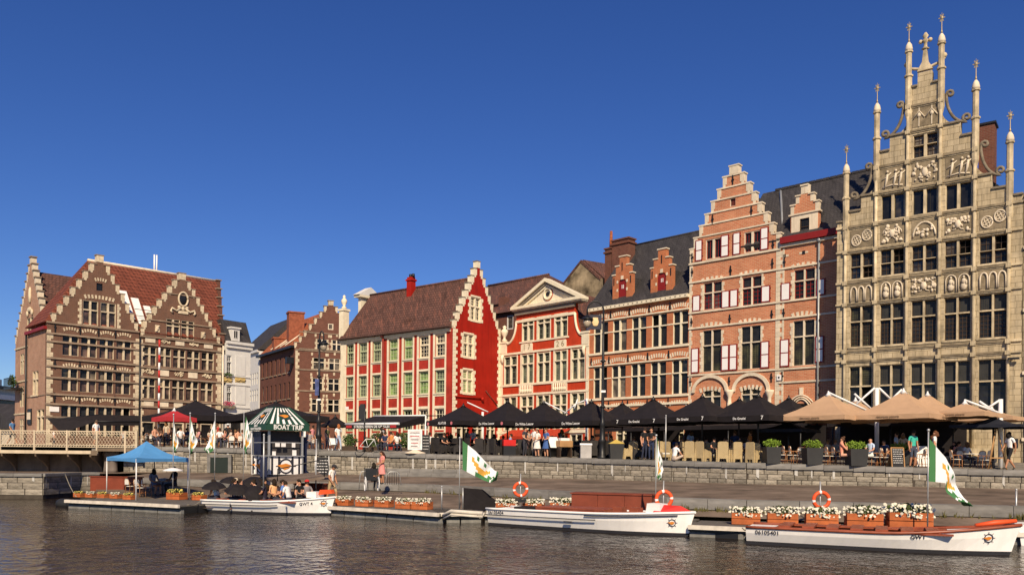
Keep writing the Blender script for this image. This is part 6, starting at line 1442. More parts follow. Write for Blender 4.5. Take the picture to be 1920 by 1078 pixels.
def body(pname, outfit):
    k = (pname, outfit)
    if k in BODY: return BODY[k]
    J = POSES[pname]; names = list(J); idx = {n: i for i, n in enumerate(names)}
    me = bpy.data.meshes.new('skel'); me.from_pydata([J[n] for n in names], [(idx[a], idx[b]) for a, b in EDG], [])
    o = bpy.data.objects.new('skel', me); COL.objects.link(o); o.modifiers.new('Skin', 'SKIN')
    sv = me.skin_vertices[0].data
    for n in names:
        r = RAD[n[:2]] if n[:2] in RAD and n not in RAD else RAD[n]
        sv[idx[n]].radius = r; sv[idx[n]].use_root = (n == 'pelvis')
    ss = o.modifiers.new('Sub', 'SUBSURF'); ss.levels = 1; ss.render_levels = 1
    dg = bpy.context.evaluated_depsgraph_get(); m2 = bpy.data.meshes.new_from_object(o.evaluated_get(dg))
    bpy.data.objects.remove(o); bpy.data.meshes.remove(me)
    B = MB(); V = [tuple(v.co) for v in m2.vertices]
    def region(c):
        best = None
        for a, b in EDG:
            A, D = Vector(J[a]), Vector(J[b]) - Vector(J[a]); t = max(0, min(1, (c - A).dot(D) / D.length_squared)); ds = (c - A - D * t).length
            if best is None or ds < best[0]: best = (ds, a, b, t)
        _, a, b, t = best
        if a in ('neck', 'head') or (a == 'neckb' and b == 'neck' and t > .5): return 0
        if a[:2] == 'sh': return 1 if t < .6 or outfit == 'long' else 0
        if a[:2] in ('el',): return 1 if outfit == 'long' and t < .9 else 0
        if a[:2] in ('wr',): return 0
        if a[:2] == 'hi': return 0 if outfit == 'dress' and t > .6 else (2 if t < .95 or outfit in ('trousers', 'long') else 0)
        if a[:2] == 'kn': return 2 if outfit in ('trousers', 'long') and t < .93 else 0
        if a[:2] == 'an': return 3
        if a == 'pelvis': return 2 if b != 'waist' or t < .45 else 1
        return 1
    for p in m2.polygons:
        B.f.append(tuple(p.vertices)); B.sm.append(True); B.m.append(region(p.center))
    B.v = V; bpy.data.meshes.remove(m2)
    # face: nose, eyes, mouth, ears
    h = Vector(J['head']); up = (Vector(J['crown']) - h).normalized(); fw = Vector((0, -1, 0)); fw = (fw - up * fw.dot(up)).normalized(); rt = fw.cross(up)
    B.blob(h + fw * .1 - up * .005, (.013, .02, .02), 5, 0)
    for s in (-1, 1): B.blob(h + fw * .086 + rt * s * .032 + up * .022, (.013, .012, .009), 5, 4); B.blob(h + rt * s * .078 - up * .005, (.012, .02, .03), 5, 0)
    B.blob(h + fw * .084 - up * .045, (.024, .012, .006), 5, 5)
    # fingers: four unequal fingers with a bend and a thumb from the side of the palm
    for s in 'LR':
        w, hd = Vector(J['wr' + s]), Vector(J['ha' + s]); ax = (hd - w).normalized(); sd_ = ax.cross(Vector((0, 1, 0.3))).normalized(); nn = ax.cross(sd_)
        for q, ln in enumerate((.062, .072, .068, .052)):
            b0 = hd + ax * .02 + sd_ * (q - 1.5) * .018; B.tube([b0, b0 + ax * ln * .5, b0 + ax * ln * .85 + nn * .02], [.0095, .009, .007], 5, 0)
        b0 = hd - ax * .03 + sd_ * -.034; B.tube([b0, b0 - sd_ * .022 + ax * .025, b0 - sd_ * .02 + ax * .06 + nn * .012], [.012, .011, .008], 5, 0)
    if outfit == 'dress':
        p = Vector(J['pelvis']); kz = (Vector(J['knL']) + Vector(J['knR'])) / 2
        prof = []; n = 12; c0, c1 = p + Vector((0, 0, .14)), kz + Vector((0, 0, .05)); V = []; Fc = []
        for i in range(5):
            t = i / 4; c = c0.lerp(c1, t); rx, ry = lerp(.14, .25, t), lerp(.105, .2, t)
            for a in range(n): th = 2 * math.pi * a / n; w = 1 + .06 * math.sin(th * 5) * t; V.append((c.x + rx * w * math.cos(th), c.y + ry * w * math.sin(th), c.z))
        Fc = [(i * n + a, i * n + (a + 1) % n, (i + 1) * n + (a + 1) % n, (i + 1) * n + a) for i in range(4) for a in range(n)]
        B.add(V, Fc, 1, True)
    BODY[k] = (B, J); return BODY[k]
def cloth(c): return mat('cloth_%02x%02x%02x' % tuple(int(v * 255) for v in c), c, .85, .15, var=.18, vscale=9)
SKIN = {'light': mat('skin_light', (.55, .28, .17), .55, .3, var=.06), 'tan': mat('skin_tan', (.42, .2, .11), .55, .3, var=.06), 'dark': mat('skin_dark', (.16, .075, .045), .55, .3, var=.06)}
m_eye = mat('eye_dark', (.02, .015, .012), .3); m_lip = mat('lip', (.35, .1, .08), .5)
PM = {}
def person(pname, outfit, loc, rz, label, shirt, trous, skin='light', hair=(.03, .02, .012), style='short', shoes=(.05, .045, .04), scale=1.0, group=None, extra=None):
    B, J = body(pname, outfit); key = (pname, outfit)
    if key not in PM: PM[key] = B.mesh('person', [SKIN['light'], m_eye, m_eye, m_eye, m_eye, m_lip])
    o = inst(PM[key], 'person', None, loc, (0, 0, rz), (scale,) * 3); tag(o, label, 'person', group)
    for i, mt in enumerate((SKIN[skin], cloth(shirt), cloth(trous), cloth(shoes))): o.material_slots[i].link = 'OBJECT'; o.material_slots[i].material = mt
    h = Vector(J['head']); cr = Vector(J['crown']); up = (cr - h).normalized(); R = up.to_track_quat('Z', 'Y').to_matrix()
    hb = MB(); n = 10
    def pnt(a, ph, k=1.0): return h + R @ Vector((.091 * k * math.cos(ph) * math.cos(a), .108 * k * math.cos(ph) * math.sin(a) + .012, .118 * k * math.sin(ph) + .02))
    V = []; rows = [1.45, 1.0, .5, .1, -.35]
    for ph in rows:
        for q in range(n):
            a = 2 * math.pi * q / n; fr = math.sin(a) < -.3                     # front of the head: the hairline stays high
            V.append(pnt(a, max(ph, .62) if fr else ph, 1.04 if not fr else 1.0))
    hb.add(V, [(i * n + q, i * n + (q + 1) % n, (i + 1) * n + (q + 1) % n, (i + 1) * n + q) for i in range(len(rows) - 1) for q in range(n)] + [tuple(range(n - 1, -1, -1))], 0, True)
    if style == 'long':
        nb = Vector(J['neckb']); hb.tube([h + R @ Vector((0, .07, .06)), h + R @ Vector((0, .1, -.05)), nb + Vector((0, .1, -.02)), nb + Vector((0, .11, -.2))], [.07, .1, .11, .05], 8)
    if style == 'bun': hb.blob(h + R @ Vector((0, .09, .11)), .06, 8)
    hair_m = cloth(hair)
    if style in ('cap', 'hat'):
        cp = MB(); rr = .1 if style == 'cap' else .1
        cp.add([h + R @ Vector((rr * math.cos(a) * k_, (rr + .012) * math.sin(a) * k_ + .008, zz)) for k_, zz in ((1.04, .045), (1.0, .09), (.7, .13), (.02, .145)) for a in [2 * math.pi * q / n for q in range(n)]], [(i * n + q, i * n + (q + 1) % n, (i + 1) * n + (q + 1) % n, (i + 1) * n + q) for i in range(3) for q in range(n)], 0, True)
        if style == 'cap': cp.add([h + R @ Vector(v) for v in ((-.07, -.085, .05), (.07, -.085, .05), (.06, -.19, .035), (-.06, -.19, .035), (-.07, -.085, .06), (.07, -.085, .06), (.06, -.19, .045), (-.06, -.19, .045))], [(0, 3, 2, 1), (4, 5, 6, 7), (0, 1, 5, 4), (1, 2, 6, 5), (2, 3, 7, 6), (3, 0, 4, 7)])
        else: cp.add([h + R @ Vector((k_ * math.cos(a), k_ * math.sin(a), .048 - (.02 if k_ > .15 else 0))) for k_ in (.09, .2) for a in [2 * math.pi * q / n for q in range(n)]], [(q, (q + 1) % n, n + (q + 1) % n, n + q) for q in range(n)], 0, True)
        cp.build('hat', cloth(extra or (.03, .03, .035)), o)
    if style != 'bald': hb.build('hair', hair_m, o)
    if extra == 'shades':
        g = MB()
        for s in (-1, 1): g.blob(h + R @ Vector((s * .034, -.098, .022)), (.03, .01, .02), 8)
        g.tube([h + R @ Vector((-.08, -.03, .025)), h + R @ Vector((-.06, -.095, .025)), h + R @ Vector((.06, -.095, .025)), h + R @ Vector((.08, -.03, .025))], .005, 5); g.build('sunglasses', m_black, o)
    return o
# == TERRACES
R90 = math.pi / 2; FA = math.atan2(D1[1] - D0[1], D1[0] - D0[0])        # direction of the facades
m_blk = mat('black_canvas', (0.014, 0.011, 0.012), 0.8, 0.25, var=0.25, vscale=2.5, bump=.15, bscale=3); m_tan = mat('tan_canvas', (0.47, 0.3, 0.18), 0.8, 0.2, var=0.1, vscale=1.5, bump=.2, bscale=3); m_navy = mat('navy_canvas', (0.018, 0.02, 0.03), 0.8, 0.2, var=0.2); m_redc = mat('red_canvas', (0.4, 0.03, 0.035), 0.75, 0.2, var=0.12); m_bluec = mat('sky_blue_canvas', (0.1, 0.32, 0.62), 0.7, 0.25, var=0.08, vscale=2, bump=.25, bscale=4)
m_lett = mat('white_lettering', (0.8, 0.78, 0.74), 0.6); m_dlett = mat('brown_lettering', (0.16, 0.1, 0.06), 0.7); m_frame = mat('white_frame', (0.75, 0.74, 0.72), 0.4, 0.5, var=0.06); m_pinkl = mat('pink_badge', (0.6, 0.18, 0.2), 0.6)
def canopy_thing(px, d, apex_y, edge_y, side, label, m, text=None, tm=None, rot=None, n=4, val=.28, arm=False, logos=(), group='cafe parasols on the quay', pole_m=None, tsize=.21, name='parasol', zadj=0, ribs=True, text2=None):
    p = on_street(px, d); gz = p.z; za = CZ + ray(px, apex_y).z * d; ze = CZ + ray(px, edge_y).z * d + val
    rot = FA + random.uniform(-.07, .07) if rot is None else rot; t = thing(name, label, 'parasol', p, rot, group); h = side / 2; za -= gz; ze -= gz
    cor = [(-h, -h), (h, -h), (h, h), (-h, h)]; top = .1; B = MB(); K = 5
    for i in range(4):                                       # four panels, slightly sagging between apex and eaves, ridge seam in the middle
        a, b = cor[i], cor[(i + 1) % 4]; mid = ((a[0] + b[0]) / 2 * .985, (a[1] + b[1]) / 2 * .985)
        V = []; pts = [a, mid, b]
        for k in range(K + 1):
            s = k / K
            for q in pts: V.append((q[0] * (top / h + (1 - top / h) * s), q[1] * (top / h + (1 - top / h) * s), lerp(za, ze, s) - .12 * math.sin(math.pi * s) * side / 4))
        B.add(V, [(k * 3 + j, (k + 1) * 3 + j, (k + 1) * 3 + j + 1, k * 3 + j + 1) for k in range(K) for j in range(2)], 0, False)
    B.add([(x * top / h, y * top / h, za) for x, y in cor], [(0, 1, 2, 3)]); B.build('canopy', m, t)
    vb = MB()
    for i in range(4):
        a, b = cor[i], cor[(i + 1) % 4]; S = 8; V = []
        for k in range(S + 1):
            x, y = lerp(a[0], b[0], k / S), lerp(a[1], b[1], k / S); w = .012 * math.sin(k * 2.3); V += [(x * (1 + w * .3), y * (1 + w * .3), ze), (x * 1.003, y * 1.003, ze - val + .015 * math.sin(k * 1.9))]
        vb.add(V, [(2 * k, 2 * k + 1, 2 * k + 3, 2 * k + 2) for k in range(S)], 0)
    vb.build('valance', m, t)
    cap = MB().lathe([(.1, za + .01), (.2, za - .06), (.05, za + .12), (.03, za + .22)], 8); cap.build('finial', pole_m or m_black, t)
    if not arm: MB().lathe([(.045, 0), (.045, za)], 8).build('pole', pole_m or m_black, t); MB().box(-.4, .4, -.4, .4, 0, .09).lathe([(.1, .09), (.06, .4)], 8).build('base', m_stoneD, t)
    else:
        s = 1; MB().lathe([(.03, ze - .1), (.03, za)], 8).build('hub', pole_m or m_frame, t)
    if ribs:
        for (x, y) in cor + [(0, -h), (h, 0), (0, h), (-h, 0)]: MB().tube([(x * .05, y * .05, za - .15), (x * .5, y * .5, (za + ze) / 2 - .12 * side / 4 - .1), (x * .97, y * .97, ze - .06)], .018, 5).build('rib', pole_m or m_black, t)
    if text:
        me = text_mesh(text, tsize, tm or m_lett, bold=.004); inst(me, 'lettering', t, (-.0, -h * 1.012 - .012, ze - val * .5), (R90, 0, 0))
    if text2: me = text_mesh(text2, tsize, tm or m_lett, bold=.003); inst(me, 'lettering', t, (h * 1.012 + .012, 0, ze - val * .5), (R90, 0, R90))
    for (fx, kind) in logos:
        if kind == 'dot': o = MB().lathe([(.1, -.006), (.1, .006)], 12).build('badge', m_pinkl, t); o.location = (fx * h, -h * 1.01 - .01, ze - val * .55); o.rotation_euler = (R90, 0, 0)
        else: inst(text_mesh('7' if kind == '7' else kind, .27, m_lett, bold=.006), 'badge', t, (fx * h, -h * 1.012 - .012, ze - val * .45), (R90, 0, 0))
    return t
lw = 'black parasol lettered De Witte Leeuw'
canopy_thing(868, 51.5, 762, 799, 3.3, 'black parasol lettered ALATUB at the corner of the red gable', m_blk, 'ALATUB', logos=((-.85, 'dot'), (.55, 'dot')))
canopy_thing(951, 50.5, 755, 800, 3.3, 'black parasol lettered De Witte Leeuw with pink badges beside the ALATUB one', m_blk, 'De Witte Leeuw', logos=((-.9, 'dot'), (.85, 'dot')))
canopy_thing(1019, 49.3, 757, 801, 3.3, 'black parasol lettered De Witte Leeuw over the group reading the menu', m_blk, 'De Witte Leeuw')
canopy_thing(1108, 47.6, 755, 800, 3.3, 'black parasol lettered De Witte Leeuw beside the tall street lamp', m_blk, 'De Witte Leeuw')
canopy_thing(1166, 50.2, 758, 798, 3.0, 'plain black parasol behind the tall street lamp', m_blk)
canopy_thing(1224, 45.6, 750, 797, 3.3, 'black parasol lettered De Graslei over the two men in black vests', m_blk, 'De Graslei', logos=((-.7, '7'), (.8, '7')), tsize=.17)
canopy_thing(1316, 44.0, 745, 793, 3.3, 'black parasol lettered De Graslei over the man sitting in white', m_blk, 'De Graslei', logos=((-.7, '7'), (.75, '7')), tsize=.17)
canopy_thing(1385, 47.5, 750, 792, 3.0, 'plain black parasol in front of the twin arches', m_blk)
canopy_thing(1421, 42.2, 744, 792, 3.3, 'black parasol lettered De Graslei over the cream wicker chairs', m_blk, 'De Graslei', logos=((-.9, '7'), (.78, '7')), tsize=.17)
canopy_thing(1478, 46.5, 748, 792, 3.0, 'plain black parasol in front of the portal arch', m_blk)
canopy_thing(1552, 40.8, 741, 790, 3.5, 'tan parasol lettered ristorante pizzeria beside the black parasols', m_tan, 'ristorante pizzeria', m_dlett, arm=True, tsize=.14, val=.22, pole_m=m_frame, text2='ristorante')
canopy_thing(1603, 45.0, 752, 792, 3.2, 'tan parasol half hidden behind the first tan one', m_tan, arm=True, pole_m=m_frame, val=.22)
canopy_thing(1693, 39.2, 736, 788, 3.6, 'large tan parasol lettered ristorante pizzeria over the man in turquoise', m_tan, 'ristorante pizzeria', m_dlett, arm=True, tsize=.14, val=.22, pole_m=m_frame, text2='ristorante')
canopy_thing(1738, 44.0, 741, 786, 3.2, 'tan parasol rising behind the large tan one', m_tan, arm=True, pole_m=m_frame, val=.22)
canopy_thing(1808, 38.6, 757, 783, 2.6, 'flat tan parasol hung from the white frame near the guild house door', m_tan, 'ristorante pizzeria', m_dlett, arm=True, tsize=.13, val=.2, pole_m=m_frame)
canopy_thing(1858, 42.0, 768, 790, 2.8, 'tan parasol tucked behind the white cantilever post', m_tan, arm=True, pole_m=m_frame, val=.2)
canopy_thing(1862, 38.3, 784, 803, 2.9, 'low navy parasol above the wooden easel', m_navy, val=.14)
canopy_thing(1478, 42.6, 792, 811, 2.4, 'small dark parasol tilted under the tan one', m_navy, val=.16)
canopy_thing(366, 60.0, 752, 791, 5.6, 'wide black market parasol beside the red one', m_blk, rot=.75, val=.4, group='large black terrace tents')
canopy_thing(517, 58.5, 755, 791, 5.4, 'wide black market parasol behind the ticket kiosk', m_blk, rot=.75, val=.4, group='large black terrace tents')
canopy_thing(628, 57.0, 783, 801, 1.6, 'small black parasol beside the lamp post', m_blk, rot=.75, val=.14)
canopy_thing(326, 55.5, 770, 791, 2.1, 'red parasol on the left terrace', m_redc, val=.28, rot=.85, pole_m=m_frame)
# white cantilever stands of the tan parasols
def frame_thing(name, label, segs, d, r=.055):
    p0 = segs[0][0]; base = on_street(p0[0], d); t = thing(name, label, 'stand', base, group='white parasol stands')
    for i, s in enumerate(segs):
        pts = [at(x, y, d) - base for x, y in s]
        MB().tube(pts, r if i else r * 1.9, 6).build('post' if i == 0 else 'arm', m_frame, t)
    return t
gy = lambda px, d: HY + (px - CX) * .01 + (CZ - street_z(pt(px, d)[0])) * F / d
frame_thing('cantilever_stand', 'white cantilever stand between the two large tan parasols', [[(1644, gy(1644, 42)), (1644, 727)], [(1640, 727), (1606, 757)], [(1648, 727), (1672, 750)], [(1554, 736), (1627, 770)], [(1602, 738), (1633, 766)], [(1691, 730), (1672, 748)]], 42.0)
frame_thing('cantilever_stand', 'white cantilever stand beside the guild house door', [[(1876, gy(1876, 39)), (1876, 748)], [(1874, 750), (1853, 764)], [(1809, 750), (1874, 774)], [(1836, 752), (1860, 768)], [(1738, 734), (1712, 746)]][:4], 39.0)
frame_thing('cantilever_stand', 'short white awning arm leaning over the third black parasol', [[(1100, gy(1100, 52)), (1100, 747)], [(1058, 775), (1080, 757)], [(1080, 757), (1103, 748)], [(1018, 752), (1066, 776)], [(1076, 768), (1083, 748)]], 52.0, .045)
frame_thing('cantilever_stand', 'short white awning arm over the ALATUB parasol', [[(905, gy(905, 54)), (905, 772)], [(876, 754), (915, 772)], [(947, 755), (978, 770)]], 54.0, .045)
# - retractable awning in front of the red corner house
t = thing('awning', 'black retractable awning with white rails in front of the red corner house', 'awning', on_street(750, 55)); b0 = t.location.copy()
c = [at(648, 795, 56) - b0, at(748, 794, 53.5) - b0, at(798, 779, 56.5) - b0, at(702, 780, 59) - b0]
MB().add(c, [(0, 1, 2, 3)]).build('canopy', m_blk, t); e = Vector((0, 0, -.32))
MB().add([c[0], c[1], c[1] + e, c[0] + e], [(0, 1, 2, 3)]).add([c[1], c[2], c[2] + e * 1.6, c[1] + e], [(0, 1, 2, 3)]).build('valance', m_blk, t)
MB().tube([c[0], c[1]], .09, 6).build('front_rail', m_frame, t); MB().tube([c[3], c[2]], .07, 6).build('ridge_rail', m_frame, t)
MB().tube([c[2], Vector((c[2].x, c[2].y, .1))], .07, 8).build('post', m_frame, t); MB().tube([c[2], c[1] + (c[2] - c[1]) * 1.6 + e], .04, 6).build('strut', m_black, t)
d_ = (c[1] - c[0]).normalized(); ang = math.atan2(d_.y, d_.x)
inst(text_mesh('STREEKBIEREN DE GRASLEI', .26, m_lett, bold=.004), 'lettering', t, (c[0] + c[1]) / 2 + e * .55 + Vector((d_.y, -d_.x, 0)) * .03, (R90, 0, ang))
for f in (.07, .9): inst(_unit.mesh('plate', m_redc), 'badge', t, c[0].lerp(c[1], f) + e * .5 + Vector((d_.y, -d_.x, 0)) * .02, (0, 0, ang), (.5, .02, .2))
# awning of the brown corner house
t = thing('awning', 'long black awning along the foot of the brown corner house', 'awning', at(180, 830, 64)); b0 = t.location.copy()
A_ = [at(90, 786, 63.5), at(190, 777, 66), at(264, 779, 69), at(262, 790, 66.5), at(180, 790, 63.8), at(115, 812, 62.5)]; A_ = [p - b0 for p in A_]
MB().add(A_, [(0, 1, 4, 5), (1, 2, 3, 4)]).build('canopy', m_blk, t); MB().add([A_[4], A_[3], A_[3] + e, A_[4] + e], [(0, 1, 2, 3)]).build('valance', m_blk, t)
MB().tube([A_[0], A_[1]], .05, 5).tube([A_[4], A_[3]], .05, 5).build('rail', m_black, t)
for px in (140, 230): p = at(px, 800, 64.5) - b0; MB().tube([p, Vector((p.x, p.y, p.z - 2.6))], .04, 6).build('post', m_black, t)
# - furniture prototypes
m_wick = mat('cream_wicker', (0.55, 0.42, 0.22), 0.8, 0.2, var=0.2, vscale=8, brick=(.09, .05, (.6, .47, .27), (.3, .22, .11), .008)); m_dwick = mat('black_wicker', (0.03, 0.026, 0.024), 0.7, 0.3, var=0.3, vscale=8); m_cane = mat('bistro_cane', (0.34, 0.15, 0.06), 0.5, 0.35, var=0.2, vscale=6); m_weave = mat('white_weave', (0.7, 0.66, 0.58), 0.7, var=.15, vscale=20); m_ttop = mat('dark_table_top', (0.06, 0.04, 0.03), 0.4, 0.4, var=.2)
def armchair(m, cush):
    t = thing('wicker_armchair', '-', 'chair')
    MB().prism([(-.27, .0), (-.19, .0), (-.15, .2), (.15, .2), (.19, .0), (.27, .0), (.25, 1.0), (.16, 1.04), (-.16, 1.04), (-.25, 1.0)], .22, .29).build('backrest', m, t)
    for s in (-1, 1): MB().prismx([(-.3, 0), (-.22, 0), (-.16, .2), (.1, .2), (.14, 0), (.22, 0), (.22, .66), (.05, .6), (-.22, .54), (-.3, .46)], s * .31 - .03, s * .31 + .03).build('armrest', m, t)
    MB().box(-.275, .275, -.29, .215, .21, .36).build('seat', m, t); MB().box(-.26, .26, -.29, .2, .362, .44).build('cushion', cush, t)
    return t
def bistro():
    t = thing('bistro_chair', '-', 'chair')
    for s in (-1, 1):
        MB().tube([(s * .19, -.2, 0), (s * .19, -.19, .45)], .016, 6).build('leg', m_cane, t); MB().tube([(s * .19, .22, 0), (s * .19, .17, .45), (s * .18, .24, .75), (s * .13, .27, .87), (0, .28, .9)], .016, 6).build('leg', m_cane, t)
        MB().tube([(s * .2, .2, .62), (s * .25, .0, .66), (s * .24, -.16, .64), (s * .2, -.19, .45)], .014, 6).build('armrest', m_cane, t)
    MB().lathe([(.21, .44), (.22, .46), (.21, .475)], 12).build('seat', m_weave, t); MB().prism([(-.16, .55), (.16, .55), (.17, .8), (.1, .88), (-.1, .88), (-.17, .8)], .22, .245).build('backrest', m_weave, t)
    MB().tube([(-.19, -.19, .2), (.19, -.19, .2)], .01, 5).tube([(-.19, -.19, .2), (-.19, .2, .2)], .01, 5).tube([(.19, -.19, .2), (.19, .2, .2)], .01, 5).build('stretcher', m_cane, t)
    return t
def table(m, r=.38):
    t = thing('cafe_table', '-', 'table'); MB().lathe([(r, .72), (r, .75)], 16, smooth=False).build('tabletop', m, t); MB().lathe([(.03, .03), (.03, .72)], 8).build('pedestal', m_black, t); MB().box(-.25, .25, -.03, .03, 0, .04).box(-.03, .03, -.25, .25, 0, .04).build('foot', m_black, t); return t
cream_c = armchair(m_wick, m_weave); dark_c = armchair(m_dwick, m_dwick); bis = bistro(); tab = table(m_ttop); tabw = table(m_weave)
FIRST = set()
def put(proto, px, d, rz, label, group, dz=0):
    loc = on_street(px, d); loc.z += dz - .033
    if proto.name not in FIRST: FIRST.add(proto.name); o = proto; o.location = loc; o.rotation_euler = (0, 0, rz)
    else: o = copy_tree(proto, None, loc, rz)
    o['label'] = label; o['group'] = group; return o
fa = FA
rr = random.Random(21)
lc = 'cream wicker armchair on the quay-side terrace'; gc = 'cream wicker armchairs'
for (px, d, a) in ((1172, 45.0, 2.6), (1186, 45.6, .4), (1242, 43.4, 1.2), (1254, 44.2, 3.4), (1287, 43.6, 1.9), (1296, 41.9, 3.6), (1317, 41.6, 3.3), (1311, 44.2, .3), (1333, 44.0, .6), (1357, 40.8, 3.0), (1377, 40.9, 3.9), (1374, 43.2, .2), (1413, 40.2, 2.4), (1420, 41.8, .4)): put(cream_c, px, d, fa + a + (px % 7) * .16 - .4, lc, gc)
ld = 'black wicker armchair under the black parasols'; gd = 'black wicker armchairs'
for px in range(812, 1150, 15):
    for k in (0, 1, 2): put(dark_c, px + rr.uniform(-5, 5), lerp(49.2, 45.8, (px - 812) / 340) + .8 + 1.7 * k + rr.uniform(-.3, .3), rr.uniform(0, 6.28), ld, gd)
for px in (1100, 1112, 1145, 1155, 1196, 1230): put(dark_c, px, lerp(45.3, 43.2, (px - 1100) / 130) + 1.2, rr.uniform(0, 6.28), ld, gd)
lt = 'dark round cafe table on the quay terrace'; gt = 'dark cafe tables'
for (px, d) in ((822, 50.5), (852, 50.2), (884, 51), (915, 49.6), (950, 50.2), (1050, 48), (1068, 47.4), (1090, 47), (1128, 46.8), (1186, 46.8), (1215, 46.2), (1276, 42.8), (1304, 42.8), (1340, 42.2), (1366, 42.1), (1396, 41.5)): put(tab, px, d, 0, lt, gt)
lb = 'cane bistro chair with white woven back beside the foliage tubs'; gb = 'cane bistro chairs on the pizzeria terrace'
for (px, d, a) in ((1466, 39.9, 1.5), (1478, 39.9, 1.5), (1490, 40.0, 1.5), (1546, 39.3, 1.5), (1558, 39.4, 1.6), (1571, 39.3, 1.6), (1640, 38.7, 4.6), (1652, 39.0, 4.4), (1663, 38.9, 1.4), (1724, 38.4, 4.6), (1734, 38.6, 4.5), (1793, 38.2, 1.4), (1846, 37.9, 4.7), (1836, 39.2, 3.2), (1806, 39.5, .2), (1500, 41.5, 3.0), (1530, 41.8, .5), (1600, 41.0, 2.0), (1690, 40.8, .3)): put(bis, px, d, a, lb, gb)
lb2 = 'cane bistro chair on the left terrace under the black tents'; gb2 = 'cane bistro chairs under the black tents'
for k in range(22): px = 270 + k * 15 + rr.uniform(-5, 5); put(bis, px if px < 470 or px > 570 else px + 12, 53.6 + rr.uniform(0, 4), rr.uniform(0, 6.28), lb2, gb2)
for (px, d) in ((1819, 38.6), (1510, 40.9), (1585, 40.2), (1648, 40.0)): put(tabw, px, d, 0, 'pale cafe table among the cane bistro chairs', 'pale cafe tables')
for k in range(9): put(tab, 285 + k * 22, 54.5 + (k % 3), 0, 'dark cafe table under the black tents', 'cafe tables under the black tents')
# foliage tubs
m_tub = mat('charcoal_tub', (0.035, 0.035, 0.035), 0.6, 0.3, var=0.15); m_lime2 = mat('lime_foliage', (0.17, 0.26, 0.03), 0.6, 0.2, var=0.4, vscale=7)
for i, (px, d, w) in enumerate(((1447, 39.3, .36), (1523, 38.9, .4), (1605, 38.4, .42), (1686, 39.6, .36))):
    t = thing('plant_tub', ['charcoal tub of lime foliage beside the last cream chair', 'charcoal tub of lime foliage between two groups of bistro chairs', 'charcoal tub of lime foliage between the seated woman and man', 'charcoal tub of lime foliage behind the chalkboard'][i], 'planter', on_street(px, d), 0, 'charcoal foliage tubs')
    MB().add([(-w * .85, -w * .85, 0), (w * .85, -w * .85, 0), (w * .85, w * .85, 0), (-w * .85, w * .85, 0), (-w, -w, .78), (w, -w, .78), (w, w, .78), (-w, w, .78)], [(0, 3, 2, 1), (4, 5, 6, 7), (0, 1, 5, 4), (1, 2, 6, 5), (2, 3, 7, 6), (3, 0, 4, 7)]).build('tub', m_tub, t)
    leaf_clump((0, 0, .95), (w * 1.2, w * 1.2, .22), 420, .05, i).build('foliage', m_lime2, t)
# menu boards, easel, bins, counters
def board(name, label, px, d, w, h, rz, m_face, m_fr, lines=0, lean=.12, lm=None, base=.0):
    t = thing(name, label, 'sign', on_street(px, d), rz); s = math.sin(lean); MB().obox((0, s * h / 2, base + h / 2), (w / 2, 0, 0), (0, .015, 0), (0, s * h / 2, h / 2)).build('panel', m_face, t)
    B = MB()
    for sx in (-1, 1): B.obox((sx * w / 2, s * h / 2 - .01, base / 2 + h / 2), (.025, 0, 0), (0, .025, 0), (0, s * h / 2, (h + base) / 2))
    B.obox((0, s * h, base + h), (w / 2, 0, 0), (0, .025, 0), (0, 0, .025)).obox((0, .3, h * .45), (w / 2 * .9, 0, 0), (0, .012, 0), (0, -.18, h * .45)); B.build('frame', m_fr, t)
    if lines:
        Lb = MB(); r = random.Random(px)
        for k in range(lines):
            z = base + h * (.9 - .8 * k / lines); a = -w * .38; 
            while a < w * .36: l_ = r.uniform(.05, .16) * w; Lb.obox((a + l_ / 2, s * z - .03 - base * s, z), (l_ / 2, 0, 0), (0, .003, 0), (0, 0, .012)); a += l_ + .04 * w
        tag(Lb.build('chalk_writing', lm or m_lett, t), kind='stuff')
    return t
m_chalk = mat('blackboard', (.02, .02, .022), .7); m_pine = mat('pale_wood', (.4, .22, .09), .6, var=.2)
board('chalkboard', 'black chalkboard menu with pine frame beside a foliage tub', 1684, 37.95, .62, .88, .15, m_chalk, m_pine, 7)
board('notice_board', 'white display panel behind the man in turquoise', 1731, 39.6, .55, 1.0, 0, m_shut, m_frame, 0)
t = thing('easel', 'tall wooden easel at the guild house terrace', 'easel', on_street(1868, 37.3))
for s in (-1, 1): MB().tube([(s * .42, -.1, 0), (s * .04, 0, 1.85)], .028, 6).build('leg', m_pine, t)
MB().tube([(0, .55, 0), (0, .02, 1.8)], .025, 6).build('leg', m_pine, t); MB().box(-.33, .33, -.1, -.03, .5, .55).build('shelf', m_pine, t)
t = thing('litter_bin', 'grey litter bin beside the lamp post foot', 'bin', on_street(1098, 45.6)); MB().box(-.3, .3, -.25, .25, 0, .72).build('body', mat('bin_grey', (.4, .38, .36), .6), t); MB().prismx([(-.29, .722), (.29, .722), (.2, .82), (-.2, .82)], -.33, .33).build('lid', m_shut, t)
t = thing('waste_container', 'dark waste container beside the yellow sign', 'bin', on_street(1155, 44.4)); MB().add([(-.32, -.32, 0), (.32, -.32, 0), (.32, .32, 0), (-.32, .32, 0), (-.38, -.38, .82), (.38, -.38, .82), (.38, .38, .82), (-.38, .38, .82)], [(0, 3, 2, 1), (4, 5, 6, 7), (0, 1, 5, 4), (1, 2, 6, 5), (2, 3, 7, 6), (3, 0, 4, 7)]).build('body', m_tub, t); MB().add([(-.42, -.4, .822), (.42, -.4, .822), (.42, .4, .822), (-.42, .4, .822), (0, 0, 1.06)], [(0, 1, 4), (1, 2, 4), (2, 3, 4), (3, 0, 4), (0, 3, 2, 1)]).build('lid', mat('yellow_lid', (.5, .36, .08), .6), t)
